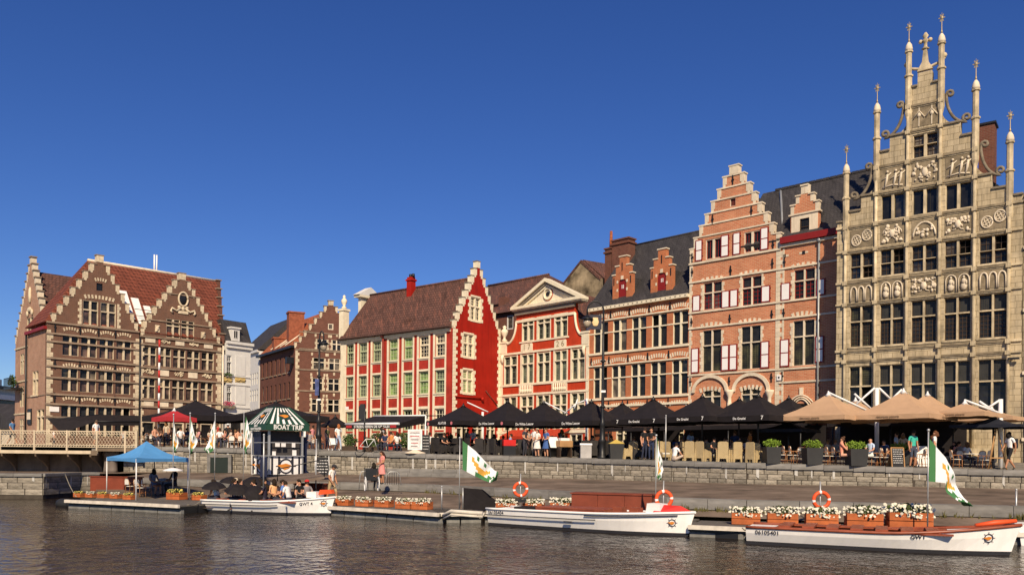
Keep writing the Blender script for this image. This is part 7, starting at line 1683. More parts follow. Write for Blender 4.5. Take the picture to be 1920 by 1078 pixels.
board('menu_board', 'sloping white menu board beside the woman in blue', 1041, 46.4, .62, .62, .5, m_shut, m_black, 0, .55, base=.55)
t = thing('serving_counter', 'small wooden counter with baskets beside the white menu board', 'counter', on_street(1058, 46.4), .4); MB().box(-.4, .4, -.25, .25, .6, .95).build('cabinet', m_pine, t); MB().box(-.38, -.3, -.2, .2, 0, .598).build('leg', m_wood, t); MB().box(.3, .38, -.2, .2, 0, .598).build('leg', m_wood, t); MB().box(-.3, .25, -.15, .15, .952, 1.1).build('basket', m_shut, t)
t = thing('cooler_box', 'red drinks cooler beside the seated boy', 'cooler', on_street(954, 48.2), .2); MB().box(-.36, .36, -.25, .25, 0, .6).build('body', m_black, t); MB().box(-.36, .36, -.26, .26, .602, .96).build('lid', mat('cooler_red', (.55, .015, .012), .5), t)
t = thing('advertising_stand', 'white poster stand on a round foot at the quay edge', 'sign', on_street(778, 48.7)); MB().box(-.42, .42, -.09, .09, .22, 1.42).build('case', m_frame, t); MB().box(-.36, .36, -.1, -.088, .3, 1.36).build('poster', mat('poster_pale', (.66, .6, .58), .5, var=.35, vscale=5), t); MB().lathe([(.65, .0), (.62, .06), (.3, .14), (.12, .22)], 16).build('foot', m_pale, t)
for k in range(5): MB().box(-.3 + .02 * k, .28 - .03 * k, -.108, -.1, 1.2 - k * .2, 1.24 - k * .2).build('poster_line', m_redc if k % 2 else m_black, t)
board('chalkboard', 'narrow black chalkboard beside the white poster stand', 797, 49.0, .5, 1.1, .1, m_chalk, m_black, 5)
# dark cloths added before the house fronts come further down; plants by the red corner house
for i, (px, d, w, h) in enumerate(((655, 51.2, .9, .7), (705, 52.5, .9, .8), (755, 52.5, 1.1, .9), (838, 52.5, .7, 1.0), (690, 50.6, .6, .5))):
    t = thing('potted_shrub', ['bushy shrub in a wooden box below the small black parasol', 'bushy shrub behind the oval sign post', 'tall shrub behind the poster stand', 'slim shrub under the ALATUB parasol', 'low shrub beside the leaning bicycle'][i], 'plant', on_street(px, d), 0, 'potted shrubs by the red house'); MB().box(-w / 2, w / 2, -.25, .25, 0, .35).build('trough', m_wood, t)
    leaf_clump((0, 0, .35 + h / 2), (w * .55, .35, h * .6), 420, .07, 40 + i).build('foliage', m_leaf, t)

# added awnings, hidden behind the parasols, to darken the back of the terraces
for (Hh, u0, u1, dep, lab) in ((H_P, .3, H_P.L - .4, 4.2, 'added black awning shading the shuttered house front'), (H_S, .4, H_S.L - 2.4, 3.6, 'added black awning shading the guild house front'), (H_D, 4.6, H_D.L - .1, 3.6, 'added black awning shading the orange brick house front')):
    t = thing('awning', lab, 'awning', (Hh.P0.x, Hh.P0.y, 0), Hh.ang); z1, z0 = 5.0, 4.62  # added awning; its canopy, valance and posts are added with it
    MB().add([(u0, -.16, z1), (u1, -.16, z1), (u1, -dep, z0), (u0, -dep, z0), (u0, -.16, z1 - .03), (u1, -.16, z1 - .03), (u1, -dep, z0 - .03), (u0, -dep, z0 - .03)], [(0, 3, 2, 1), (4, 5, 6, 7), (0, 1, 5, 4), (1, 2, 6, 5), (2, 3, 7, 6), (3, 0, 4, 7)]).build('canopy', m_blk, t)
    MB().add([(u0, -dep - .01, z0), (u1, -dep - .01, z0), (u1, -dep - .01, z0 - .25), (u0, -dep - .01, z0 - .25)], [(0, 1, 2, 3)]).build('valance', m_blk, t)
    for k in range(3): u = lerp(u0 + .3, u1 - .3, k / 2); MB().tube([(u, -dep + .1, z0 - .04), (u, -dep + .1, 2.2)], .05, 6).build('post', m_black, t)
    for k in range(2):
        MB().box(lerp(u0, u1, k / 2) + .02, lerp(u0, u1, (k + 1) / 2) - .02, -1.0, -.97, 2.3, z1 - .35).build('shade_sheet', m_blk, t)  # upright sheet added to keep the space behind dark
# == BOATS, KIOSK, GAZEBO, FLAGS, LAMPS
m_hull = mat('white_hull_paint', (0.86, 0.83, 0.79), 0.35, 0.5, var=0.06, vscale=1.2, streak=.1); m_hullb = mat('blue_bottom_paint', (.03, .03, .3), .4); m_hulld = mat('dark_bottom_paint', (.03, .03, .035), .4); m_bench = mat('red_brown_varnish', (0.27, 0.065, 0.028), 0.4, 0.5, var=0.25, vscale=3); m_bin = mat('boat_interior', (0.2, 0.06, 0.03), .5, var=.2); m_orange_c = mat('orange_float', (0.75, 0.09, 0.02), 0.5, 0.35, var=0.08); m_steel = mat('galvanised_steel', (.45, .45, .44), .4, .5, metal=.5, var=.1); m_ink = mat('dark_ink', (.03, .03, .04), .5); m_logo = mat('logo_orange', (.62, .22, .03), .5)
def boat(label, S, Bw, beam, zs, zm, zb, rake, interior, cover, group, wale=None, deckm=None):
    """S: near stern corner on the waterline, Bw: bow on the waterline; z: gunwale heights at stern, middle, bow"""
    d = Vector((Bw.x - S.x, Bw.y - S.y, 0)); ln = d.length; ang = math.atan2(d.y, d.x); t = thing('tour_boat', label, 'boat', (S.x, S.y, 0), ang, group)
    NS = 18; st = []
    for i in range(NS + 1):
        s = i / NS; k = 1 if s < .55 else max(0.0, 1 - ((s - .55) / .45) ** 2.1); hb = beam / 2 * (.9 + .1 * math.sin(min(s / .5, 1) * math.pi / 2)) * k
        g = (zs + (zm - zs) * min(s / .5, 1)) if s < .5 else zm + (zb - zm) * ((s - .5) / .5) ** 1.8
        x = s * ln; ov = rake * (s ** 6)
        st.append((x, ov, hb, g))
    yc = beam / 2                                            # centre line in local y (the boat lies behind the near side)
    def ring(i, inset=0.0):
        x, ov, hb, g = st[i]; hb2 = max(hb - inset, 0.012); bot = max(hb * .78 - inset, 0.01)
        return [(x - .1 + ov * .05, -bot * .9 + yc, -.2), (x + ov * .25 - .0, -bot + yc, .1), (x + ov * .65, -hb2 * .94 + yc, lerp(.1, g, .6)), (x + ov, -hb2 + yc, g), (x + ov, hb2 + yc, g), (x + ov * .65, hb2 * .94 + yc, lerp(.1, g, .6)), (x + ov * .25, bot + yc, .1), (x - .1 + ov * .05, bot * .9 + yc, -.2)]
    V = []; B = MB()
    for i in range(NS + 1): V += ring(i)
    Fc = []; mi = []
    for i in range(NS):
        for j in (0, 1, 2, 4, 5, 6): Fc.append((i * 8 + j, (i + 1) * 8 + j, (i + 1) * 8 + j + 1, i * 8 + j + 1))
    B.add(V, Fc, 0, False); B.add([V[j] for j in range(8)], [tuple(range(8))[::-1]], 0)
    for q, f in enumerate(B.f[:-1]):
        if q % 6 in (0, 5): B.m[q] = 1
    hull = B.build('hull', [m_hull, m_hulld], t)
    # inside: lining, sole, gunwale capping
    V = []; 
    for i in range(NS + 1): r_ = ring(i, .07); x, ov, hb, g = st[i]; V += [(r_[3][0], r_[3][1], g), (r_[2][0], r_[2][1], .32), (r_[5][0], r_[5][1], .32), (r_[4][0], r_[4][1], g)]
    MB().add(V, [(i * 4 + j, i * 4 + j + 1, (i + 1) * 4 + j + 1, (i + 1) * 4 + j) for i in range(int(NS * .82)) for j in range(3)] + [(0, 3, 2, 1)], 0).build('lining', m_bin, t)
    for sg in (3, 4): MB().tube([Vector(ring(i)[sg]) + Vector((0, 0, .015)) for i in range(NS + 1)], .045, 6).build('gunwale', m_bench if interior == 'open' else m_hull, t)
    if wale:
        for (s0, s1, dz) in wale: MB().tube([Vector(ring(i)[3]) + Vector((0, -.035, -dz)) for i in range(int(s0 * NS), int(s1 * NS) + 1)], .018, 5).build('rubbing_strake', m_ink, t)
    if cover: 
        x0 = ln * .86; B = MB()
        if cover == 'red': B.add([(x0, yc - .5, zb - .05), (x0, yc + .5, zb - .05), (ln + rake * .7, yc, zb + .02), (x0 + .1, yc, zb + .22), (ln * .97, yc, zb + .2)], [(0, 2, 4, 3), (3, 4, 2, 1), (0, 3, 1), (0, 1, 2)]); B.build('bow_cover', mat('red_tarpaulin', (.6, .03, .025), .55), t)
        else: B.tube([(ln * .88, yc - .3, zb - .02), (ln * .95, yc - .16, zb + .06), (ln + rake * .6, yc, zb + .12)], [.05, .075, .05], 8); B.build('bow_fender', m_orange_c, t)
    fd = MB(); i0 = int(NS * .8); V = [];                    # foredeck
    for i in range(i0, NS + 1): r_ = ring(i, .03); V += [(r_[3][0], r_[3][1], st[i][3] - .02), (r_[4][0], r_[4][1], st[i][3] - .02)]
    fd.add(V, [(2 * k, 2 * k + 2, 2 * k + 3, 2 * k + 1) for k in range(NS - i0)]); fd.build('foredeck', m_hull, t)
    V = []
    for i in range(0, 3 if interior != 'decked' else 5): r_ = ring(i, .03); V += [(r_[3][0], r_[3][1], st[i][3] - .015), (r_[4][0], r_[4][1], st[i][3] - .015)]
    MB().add(V, [(2 * k, 2 * k + 2, 2 * k + 3, 2 * k + 1) for k in range(len(V) // 2 - 1)]).build('stern_deck', m_hull, t)
    if interior in ('open', 'people'):
        for k in range(7):
            x = ln * (.16 + .095 * k); hb = beam / 2 * .86
            MB().box(x - .16, x + .16, yc - hb, yc + hb, .55, .6).build('thwart', m_bench, t)
        for sg in (-1, 1): MB().box(ln * .12, ln * .8, yc + sg * beam * .4 - .12, yc + sg * beam * .4 + .12, .5, .545).build('side_bench', m_bench, t)
    return t, ang, ln, yc, ring, st
def hull_text(t, ring, st, ln, s, txt, size, dz, m=None, bold=.002, name='registration'):
    NS = len(st) - 1; i = s * NS; i0 = int(i); f = i - i0; a, b = Vector(ring(i0)[3]).lerp(Vector(ring(min(i0 + 1, NS))[3]), f), Vector(ring(i0)[2]).lerp(Vector(ring(min(i0 + 1, NS))[2]), f)
    k = dz / max(a.z - b.z, .01); p = a.lerp(b, k); dx = Vector(ring(min(i0 + 1, NS))[3]) - Vector(ring(i0)[3]); dx.z = dx.z * .6; dx.normalize(); up = (a - b).normalized(); up = (up - dx * up.dot(dx)).normalized(); n = dx.cross(up)
    o = inst(text_mesh(txt, size, m or m_ink, bold=bold) if isinstance(txt, str) else txt, name, t); M_ = Matrix((dx, up, n)).transposed().to_4x4(); M_.translation = p + n * .02; o.matrix_basis = M_; return o
def logo_mesh(r=.12):
    B = MB(); n = 20
    B.add([(r * math.cos(2 * math.pi * k / n), r * math.sin(2 * math.pi * k / n), 0) for k in range(n)] + [(r * .8 * math.cos(2 * math.pi * k / n), r * .8 * math.sin(2 * math.pi * k / n), 0) for k in range(n)], [(k, (k + 1) % n, n + (k + 1) % n, n + k) for k in range(n)], 0)
    for k in range(8): a = 2 * math.pi * k / 8; B.obox((r * 1.2 * math.cos(a), r * 1.2 * math.sin(a), 0), (r * .22 * math.cos(a), r * .22 * math.sin(a), 0), (-r * .05 * math.sin(a), r * .05 * math.cos(a), 0), (0, 0, .002), 0)
    B.add([(-r * 1.25, .1 * r, .003), (0, r * .35, .003), (r * .7, .15 * r, .003), (r * .45, -.25 * r, .003), (-.2 * r, -.5 * r, .003), (-.7 * r, -.15 * r, .003)], [(0, 5, 4, 3, 2, 1)], 1)
    return B.mesh('ship_wheel_emblem', [m_ink, m_logo])
LOGO = logo_mesh()
# boat 3 (right, open, red-brown benches)
t, a3, l3, yc3, rg3, st3 = boat('open white tour boat numbered 06105401 with red-brown benches and blue stem', gnd(1397, 1021, 0), gnd(1899, 1047, 0), 1.75, .5, .5, .8, .3, 'open', 'fender', 'white tour boats at the landing stages', wale=None)
hull_text(t, rg3, st3, l3, .09, '06105401', .17, .12); hull_text(t, rg3, st3, l3, .67, 'GWT', .16, .1, bold=.004, name='boat_name'); hull_text(t, rg3, st3, l3, .91, LOGO, 0, .25, name='emblem')
# boat 2 (middle)
t, a2, l2, yc2, rg2, st2 = boat('long white tour boat numbered 06105404 with red bow cover and cream seats', gnd(908, 985, 0), gnd(1268, 1009, 0), 1.8, .6, .62, .76, .26, 'decked', 'red', 'white tour boats at the landing stages', wale=[(0, .62, .2), (.56, .98, .07)])
hull_text(t, rg2, st2, l2, .06, '06105404', .17, .11); hull_text(t, rg2, st2, l2, .93, LOGO, 0, .3, name='emblem')
MB().box(l2 * .27, l2 * .64, yc2 - .6, yc2 + .6, .5, .72).build('bench_box', m_bench, t); MB().box(l2 * .27, l2 * .64, yc2 - .62, yc2 + .62, .722, .76).build('bench_top', m_bench, t)
for x in (.7, .78): MB().box(l2 * x - .2, l2 * x + .12, yc2 - .5, yc2 - .1, .5, .86).build('seat', m_bench, t)
MB().prism([(l2 * .82, .5), (l2 * .9, .5), (l2 * .89, 1.0), (l2 * .83, 1.02)], yc2 - .35, yc2 + .3).build('helm_seat', m_shut, t); MB().box(l2 * .12, l2 * .24, yc2 - .3, yc2 + .4, .62, .7).build('tarpaulin', m_blk, t)
MB().box(l2 * .45, l2 * .49, -.03, .01, .3, .34).build('hull_vent', m_ink, t)
# boat 1 (left, with passengers)
t1, a1_, l1, yc1, rg1, st1 = boat('white tour boat full of passengers holding black umbrellas', gnd(373, 960, 0), gnd(594, 968.5, 0), 1.9, .5, .52, .74, .25, 'people', None, 'white tour boats at the landing stages', wale=[(0, .72, .15)])
hull_text(t1, rg1, st1, l1, .85, 'GWT 4', .17, .16, bold=.003, name='boat_name'); hull_text(t1, rg1, st1, l1, .95, LOGO, 0, .2, name='emblem')
MB().box(l1 * .84, l1 * .92, yc1 - .3, yc1 + .3, .72, .96).build('locker', m_hull, t1); MB().prism([(l1 * .92, .84), (l1 * 1.03, .9), (l1 * 1.02, 1.06), (l1 * .93, 1.04)], yc1 - .12, yc1 + .12).build('bow_cover', m_orange_c, t1)
# stern of a fourth boat at the right edge
tag(MB().prism([(0, -.1), (2.5, -.1), (2.7, .75), (-.1, .6)], 0, 1.4).build('moored_boat', m_hull, None, gnd(1916, 1022, 0), a3), 'white boat hull cut off behind the bow of the open boat', 'boat')
# - passengers of boat 1 and their umbrellas
Rz1 = Matrix.Rotation(a1_, 3, 'Z'); o1 = Vector((t1.location.x, t1.location.y, 0))
def in_boat(x, y, z=.17): return o1 + Rz1 @ Vector((x, y, z))
pas = [('pale blue top', (.45, .6, .75), 'tan', 'long'), ('cream blouse', (.7, .55, .42), 'light', 'hat'), ('white shirt', (.75, .74, .72), 'light', 'short'), ('brown jacket', (.09, .06, .05), 'light', 'long'), ('light blue shirt', (.5, .62, .75), 'light', 'short'), ('spotted black dress', (.02, .02, .022), 'light', 'long'), ('cream shirt', (.75, .62, .5), 'light', 'bun'), ('peach top', (.75, .42, .22), 'light', 'long'), ('dark patterned dress', (.025, .02, .035), 'tan', 'long'), ('black patterned top', (.04, .03, .04), 'light', 'long'), ('denim blue shirt', (.12, .22, .5), 'light', 'short'), ('grey shirt', (.3, .29, .28), 'light', 'short'), ('white vest', (.7, .68, .66), 'tan', 'short'), ('red cap and grey shirt', (.25, .22, .22), 'light', 'cap')]
for i, (w, c, sk_, hs_) in enumerate(pas):
    x = l1 * (.1 + .052 * i); y = yc1 + (-.5, .3, -.1, .55)[i % 4]
    person('sit_lean' if i % 3 == 0 else 'sit', 'trousers', in_boat(x, y, .08), a1_ + (1.5 + rr.uniform(-.7, .7) if i % 2 else -1.5 + rr.uniform(-.5, .9)), 'boat passenger in a ' + w if 'red cap' not in w else 'boat passenger with a red cap and grey shirt', c, (.05, .05, .07), sk_, (.025, .016, .01), hs_, group='passengers in the white tour boat', extra=(.5, .03, .03) if hs_ == 'cap' else ((.6, .5, .35) if hs_ == 'hat' else None))
person('hold', 'trousers', in_boat(l1 * .79, yc1 - .35, .0), -.2, 'boatman in a black V-neck standing in the passenger boat', (.012, .012, .013), (.02, .02, .025), 'light', (.015, .012, .01), 'short', scale=.82)
def brolly(label, px, y, d, r, tilt, rz):
    c = at(px, y, d); t = thing('umbrella', label, 'umbrella', c - Vector((0, 0, .55)), 0, 'black umbrellas held by boat passengers'); B = MB(); n = 8; V = [(0, 0, .55)]
    for k, (q, zz) in enumerate(((.4, .5), (.75, .37), (1, .2))):
        for a in range(n * 2): th = math.pi * a / n; w = 1 if a % 2 == 0 else .94; V.append((r * q * w * math.cos(th), r * q * w * math.sin(th), .55 - (.55 - zz) * r / .55 * .8))
    m_ = n * 2; Fc = [(0, 1 + a, 1 + (a + 1) % m_) for a in range(m_)] + [(1 + k * m_ + a, 1 + (k + 1) * m_ + a, 1 + (k + 1) * m_ + (a + 1) % m_, 1 + k * m_ + (a + 1) % m_) for k in range(2) for a in range(m_)]
    B.add(V, Fc).build('canopy', m_blk, t); MB().tube([(0, 0, -.3), (0, 0, .6)], .01, 5).build('shaft', m_black, t); MB().tube([(0, 0, -.3), (0, 0, -.38), (.04, 0, -.4), (.05, 0, -.36)], .014, 5).build('handle', m_wood, t); t.rotation_euler = (tilt, 0, rz)
brolly('black umbrella held over the stern of the passenger boat', 402, 902, 35.2, .52, .15, 0); brolly('black umbrella held behind the other black umbrellas', 433, 893, 36.2, .52, .1, 1); brolly('black umbrella held low among the passengers', 446, 906, 34.8, .55, .35, .3); brolly('black umbrella held highest among the passengers', 476, 893, 35.6, .58, .25, .2); brolly('black umbrella tilted steeply toward the water', 478, 910, 34.6, .5, .75, .5)
# - planters with white flowers
m_plank = mat('orange_brown_boards', (0.42, 0.115, 0.035), 0.7, 0.25, var=0.22, vscale=4, rand=.12); m_pfill = mat('planter_fill', (.02, .018, .015)); m_fl = mat('white_petals', (0.66, 0.62, 0.5), 0.7, var=.1); m_yel = mat('yellow_petals', (0.62, 0.5, 0.12), 0.7, var=.2)  # planter fill is one even near-black colour
def planter_proto(seed, fm, dense):
    t = thing('flower_planter', '-', 'planter')
    for k in range(2): MB().box(-.36, .36, -.26, -.235, .01 + k * .17, .165 + k * .17).build('board', m_plank, t); MB().box(-.36, -.335, -.232, .24, .01 + k * .17, .165 + k * .17).build('board', m_plank, t); MB().box(.335, .36, -.232, .24, .01 + k * .17, .165 + k * .17).build('board', m_plank, t)
    MB().box(-.33, .33, -.23, .24, 0, .31).build('box', m_pfill, t)
    leaf_clump((0, -.05, .38), (.38, .28, .14), 300, .045, seed).build('foliage', mat('planter_leaves', (.075, .1, .025), .7, var=.4, vscale=8), t)
    B = MB(); r = random.Random(seed)
    for k in range(dense):
        a, q = r.uniform(0, 6.28), r.random() ** .5; p = Vector((.42 * q * math.cos(a), -.08 - .28 * q * abs(math.sin(a)) * (1 if r.random() < .75 else -.6), .4 + r.uniform(-.16, .1))); s = r.uniform(.019, .034); n_ = Vector((r.uniform(-.5, .5), -1, r.uniform(0, .9))).normalized(); e = n_.orthogonal().normalized(); f = n_.cross(e)
        B.add([p + (e * math.cos(t_) + f * math.sin(t_)) * s for t_ in [k_ * 1.2566 for k_ in range(5)]], [(0, 1, 2, 3, 4)])
    tag(B.build('flowers', fm, t), kind='stuff'); return t
pw1, pw2, py_ = planter_proto(1, m_fl, 150), planter_proto(2, m_fl, 180), planter_proto(3, m_yel, 110)
LASTP = [None]
def put2(proto, loc, rz, label, group, scale):
    if proto.name not in FIRST: FIRST.add(proto.name); o = proto; o.location = loc; o.rotation_euler = (0, 0, rz); o.scale = (scale,) * 3
    else: o = copy_tree(proto, None, loc, rz, scale=scale)
    o['label'] = label; o['group'] = group; LASTP[0] = o
g1 = 'wooden flower planters on the landing stages'
ORD = ('first', 'second', 'third', 'fourth', 'fifth')
def row(lst, label, protos, rz):
    for i, (x0, x1, yb) in enumerate(lst):
        p = gnd((x0 + x1) / 2, yb, DZ + .005); w = (x1 - x0) / F * p.y; put2(protos[i % len(protos)], p, rz, label % ORD[i], g1, w / .7 / max(.6, math.cos(rz))); LASTP[0].scale.z *= .92
row([(141, 157, 931.5), (163, 179, 932), (185.5, 202, 933), (209, 226, 934), (234, 252, 936)], '%s small planter before the gazebo counted from the bridge', [py_, pw1], -.4)
row([(318, 346, 936), (363, 384, 937)], '%s orange planter of yellow flowers after the gazebo front leg', [py_], -.4)
row([(634, 659, 947), (671, 696, 948.5), (707, 734, 950), (746, 774, 953), (777, 807, 954.5)], '%s orange flower planter counted from the man in khaki shorts', [pw1, pw2], -.4)
row([(934, 968, 958), (984, 1018, 958), (1036, 1076, 960), (1088, 1132, 961), (1145, 1189, 963)], '%s orange flower planter counted from the black canvas sheet', [pw2, pw1], -.3)
row([(1374, 1422, 982), (1441, 1492, 984), (1513, 1566, 986), (1589, 1648, 988), (1668, 1738, 991)], '%s orange flower planter behind the open boat counted from its stern', [pw2, pw1], -.25)
# chests and boxes on the stages
m_rust = mat('rust_brown_panels', (0.2, 0.045, 0.022), 0.6, 0.3, var=0.18, vscale=2)
def chest(label, px0, px1, y, z0, h, dep, rz, cat='chest', nm='storage_chest'):
    a, b = gnd(px0, y, z0), gnd(px1, y, z0); ln = (px1 - px0) / F * a.y / math.cos(rz) * 1.0; t = thing(nm, label, cat, gnd((px0 + px1) / 2, y, z0), rz)
    n = 3
    for k in range(n): MB().box(-ln / 2 + k * ln / n + .006, -ln / 2 + (k + 1) * ln / n - .006, -dep / 2, dep / 2, 0, h).build('panel', m_rust, t)
    MB().box(-ln / 2 - .04, ln / 2 + .04, -dep / 2 - .04, dep / 2 + .04, h + .002, h + .05).build('lid', m_rust, t)
chest('long rust-brown storage chest behind the boat with the red bow cover', 1078, 1222, 966, DZ, .78, .8, -.35); chest('low rust-red panels behind the gazebo planters', 166, 270, 921, DZ, .78, .25, -.2, 'screen', 'panel_screen'); chest('rust-red chest beside the bow of the passenger boat', 556, 612, 936, DZ, .72, .7, -.25)
# dark canvas sheet and grey boxes
t = thing('sheeting', 'black canvas sheet beside the green and white flag', 'screen', gnd(868, 955, .35)); p0 = t.location.copy(); d0 = p0.y
c = [at(868, 956, d0) - p0, at(928, 955, d0 + .4) - p0, at(932, 940, d0 + .4) - p0, at(905, 917, d0 + .2) - p0, at(868, 914, d0) - p0]; w = Vector((0, .04, 0))
MB().add(c + [v + w for v in c], [(0, 1, 2, 3, 4), (9, 8, 7, 6, 5)] + [(i, i + 5, (i + 1) % 5 + 5, (i + 1) % 5) for i in range(5)]).build('sheet', m_blk, t)
MB().tube([c[0], c[4]], .025, 6).tube([c[1], c[2]], .025, 6).build('post', m_steel, t)
# - life rings
def ring_post(label, px, y, d, z0):
    c = at(px, y, d); t = thing('life_ring_stand', label, 'life ring', (c.x, c.y + .1, z0), 0, 'orange life rings on posts'); R_, r_ = .25, .062
    MB().tube([(0, 0, 0), (0, 0, c.z - z0 + .6)], .025, 6).build('post', m_steel, t)
    B = MB(); n = 24; k = 8; V = []; 
    for i in range(n):
        a = 2 * math.pi * i / n
        for j in range(k): b_ = 2 * math.pi * j / k; V.append(((R_ + r_ * math.cos(b_)) * math.cos(a), -.1 + r_ * math.sin(b_), c.z - z0 + (R_ + r_ * math.cos(b_)) * math.sin(a)))
    Fc = [(i * k + j, ((i + 1) % n) * k + j, ((i + 1) % n) * k + (j + 1) % k, i * k + (j + 1) % k) for i in range(n) for j in range(k)]; B.add(V, Fc, 0, True)
    for q in range(len(Fc)):
        if (q // k) % 6 in (5, 0) and (q // k) % 6 == 0: B.m[q] = 1
    B.build('ring', [m_orange_c, m_shut], t); MB().box(-.2, .2, -.04, 0, c.z - z0 - .5, c.z - z0 - .38).build('bracket', m_black, t)
ring_post('orange life ring beside the black canvas sheet', 976, 917, 32.0, DZ); ring_post('orange life ring beside the furled flag', 1245, 935, 27.2, DZ); ring_post('orange life ring above the middle planter behind the open boat', 1540, 937, 26.8, DZ)
# - flags
m_fg = mat('flag_green', (0.05, 0.17, 0.06), .8, var=.1); m_fw = mat('flag_white', (.75, .76, .76), .8, var=.06); m_fo = mat('flag_gold', (.65, .33, .05), .8, var=.1)
def flag(label, base, top_y, px, d, pts, mode, pole_r=.022):
    """pts: picture outline of the cloth as top edge list and bottom edge list (hoist first); the cloth ripples in depth"""
    b = base; tz = (CZ + ray(px, top_y).z * d) - b.z; t = thing('flag', label, 'flag', b, 0, 'green and white flags on poles')
    MB().tube([(0, 0, 0), (0, 0, tz)], pole_r, 6).blob((0, 0, tz + .03), .05).build('pole', m_steel, t)
    top, bot = pts; NI, NJ = 20, 10
    def edge(lst, s):
        s *= len(lst) - 1; i = min(int(s), len(lst) - 2); f = s - i; return (lerp(lst[i][0], lst[i + 1][0], f), lerp(lst[i][1], lst[i + 1][1], f))
    V = []
    for i in range(NI + 1):
        s = i / NI; a, c_ = edge(top, s), edge(bot, s)
        for j in range(NJ + 1):
            q = j / NJ; p = at(lerp(a[0], c_[0], q), lerp(a[1], c_[1], q), d); wv = .16 * s * math.sin(s * 11 + q * 3) + .05 * math.sin(s * 23 + q * 5) * s; V.append((p.x - b.x + .03, p.y - b.y + wv, p.z - b.z))
    B = MB(); B.add(V, [(i * (NJ + 1) + j, (i + 1) * (NJ + 1) + j, (i + 1) * (NJ + 1) + j + 1, i * (NJ + 1) + j + 1) for i in range(NI) for j in range(NJ)], 0, True)
    for i in range(NI):
        for j in range(NJ):
            s, q = (i + .5) / NI, (j + .5) / NJ; m_ = 1
            if s < .12 or s > .9 or (s > .78 and q > .55): m_ = 0
            elif q > .82 and .3 < s < .7: m_ = 0
            elif (s > .62 and q > .5 and (int(s * 8) + int(q * 5)) % 2 == 0): m_ = 0
            elif .2 < s < .66 and abs(q - .5 + .16 * math.sin(s * 11)) < .13: m_ = 2
            elif .3 < s < .5 and .12 < q < .28: m_ = 0 if i % 3 == 0 else 1
            B.m[i * NJ + j] = m_
    B.build('cloth', [m_fg, m_fw, m_fo], t); return t
flag('large green and white flag streaming beside the black windbreak', gnd(861, 956, DZ), 822, 866, 32.6, ([(866, 826), (890, 845), (912, 868), (926, 882), (933, 884)], [(866, 880), (885, 890), (905, 900), (918, 904), (930, 900)]), 0)
flag('furled green flag hanging beside the second life ring', gnd(1229, 972, DZ), 815, 1231, 27.4, ([(1231, 820), (1234, 845), (1240, 865), (1243, 880), (1236, 898)], [(1228, 890), (1230, 893), (1232, 896), (1233, 899), (1234, 901)]), 0)
flag('large green and white flag drooping toward the open boat', gnd(1739, 998, DZ), 808, 1740, 24.6, ([(1741, 822), (1772, 858), (1786, 890), (1800, 922), (1816, 948)], [(1740, 902), (1770, 905), (1776, 925), (1790, 938), (1812, 949)]), 0)
LF = [gnd(324, 935, DZ), gnd(355, 938, DZ), gnd(402, 925, .5), gnd(456, 922, .5)]
flag('rolled green flag on a white pole at the gazebo corner', LF[0], 778, 324, LF[0].y, ([(324, 784), (326, 800), (330, 815), (332, 830), (331, 846)], [(322, 838), (324, 842), (326, 846), (327, 848), (328, 849)]), 0)
flag('limp white flag on a pole right of the gazebo', LF[1], 776, 356, LF[1].y, ([(356, 782), (360, 800), (365, 815), (368, 828), (362, 846)], [(352, 838), (353, 842), (355, 848), (356, 852), (357, 850)]), 0)
flag('white flag with gold emblem blowing back toward the gazebo', LF[2], 776, 403, LF[2].y, ([(403, 782), (399, 795), (394, 812), (388, 830), (384, 842)], [(403, 838), (400, 842), (396, 846), (391, 849), (386, 850)]), 0)
flag('white flag with gold emblem hanging beside the kiosk', LF[3], 775, 460, LF[3].y, ([(460, 780), (464, 795), (468, 812), (469, 828), (463, 842)], [(455, 835), (456, 840), (458, 846), (460, 850), (461, 852)]), 0)
# feather banner and bare poles
t = thing('feather_banner', 'tall narrow white feather banner beside the kiosk', 'banner', gnd(569, 886, 1.3)); p = t.location.copy(); d0 = p.y
c = [at(x, y, d0) - p for x, y in ((565, 882), (571, 882), (574, 840), (574, 796), (568, 806), (564, 835))]; MB().add(c + [v + Vector((0, .02, 0)) for v in c], [(0, 1, 2, 3, 4, 5), (11, 10, 9, 8, 7, 6)]).build('cloth', mat('banner_cloth', (.72, .7, .66), .8, var=.3, vscale=4), t); MB().tube([(0, 0, 0), at(575, 796, d0) - p], .02, 6).build('pole', m_black, t); MB().box(-.2, .2, -.2, .2, 0, .06).build('foot', m_black, t)
for i, (px, yt, yb, lab) in enumerate(((592, 824, 938, 'thin mooring pole at the bow of the passenger boat'), (494, 815, 915, 'thin grey pole in front of the kiosk'), (1248, 779, 864, 'grey post leaning beside the yellow-lidded container'), (1905, 918, 985, 'thin mooring pole behind the bow of the open boat'), (828, 912, 955, 'short mooring post beside the planters'), (1165 + 27, 1, 1, ''))[:5]):
    z0 = DZ if yb > 930 else (1.25 if yb > 900 else street_z(8)); b = gnd(px, yb, z0) if z0 < 2 else on_street(px, 42.2); tag(MB().tube([(0, 0, 0), (0, 0, CZ + ray(px, yt).z * b.y - b.z)], .03, 8).blob((0, 0, CZ + ray(px, yt).z * b.y - b.z), .045).build('pole', m_steel, None, b), lab, 'pole')
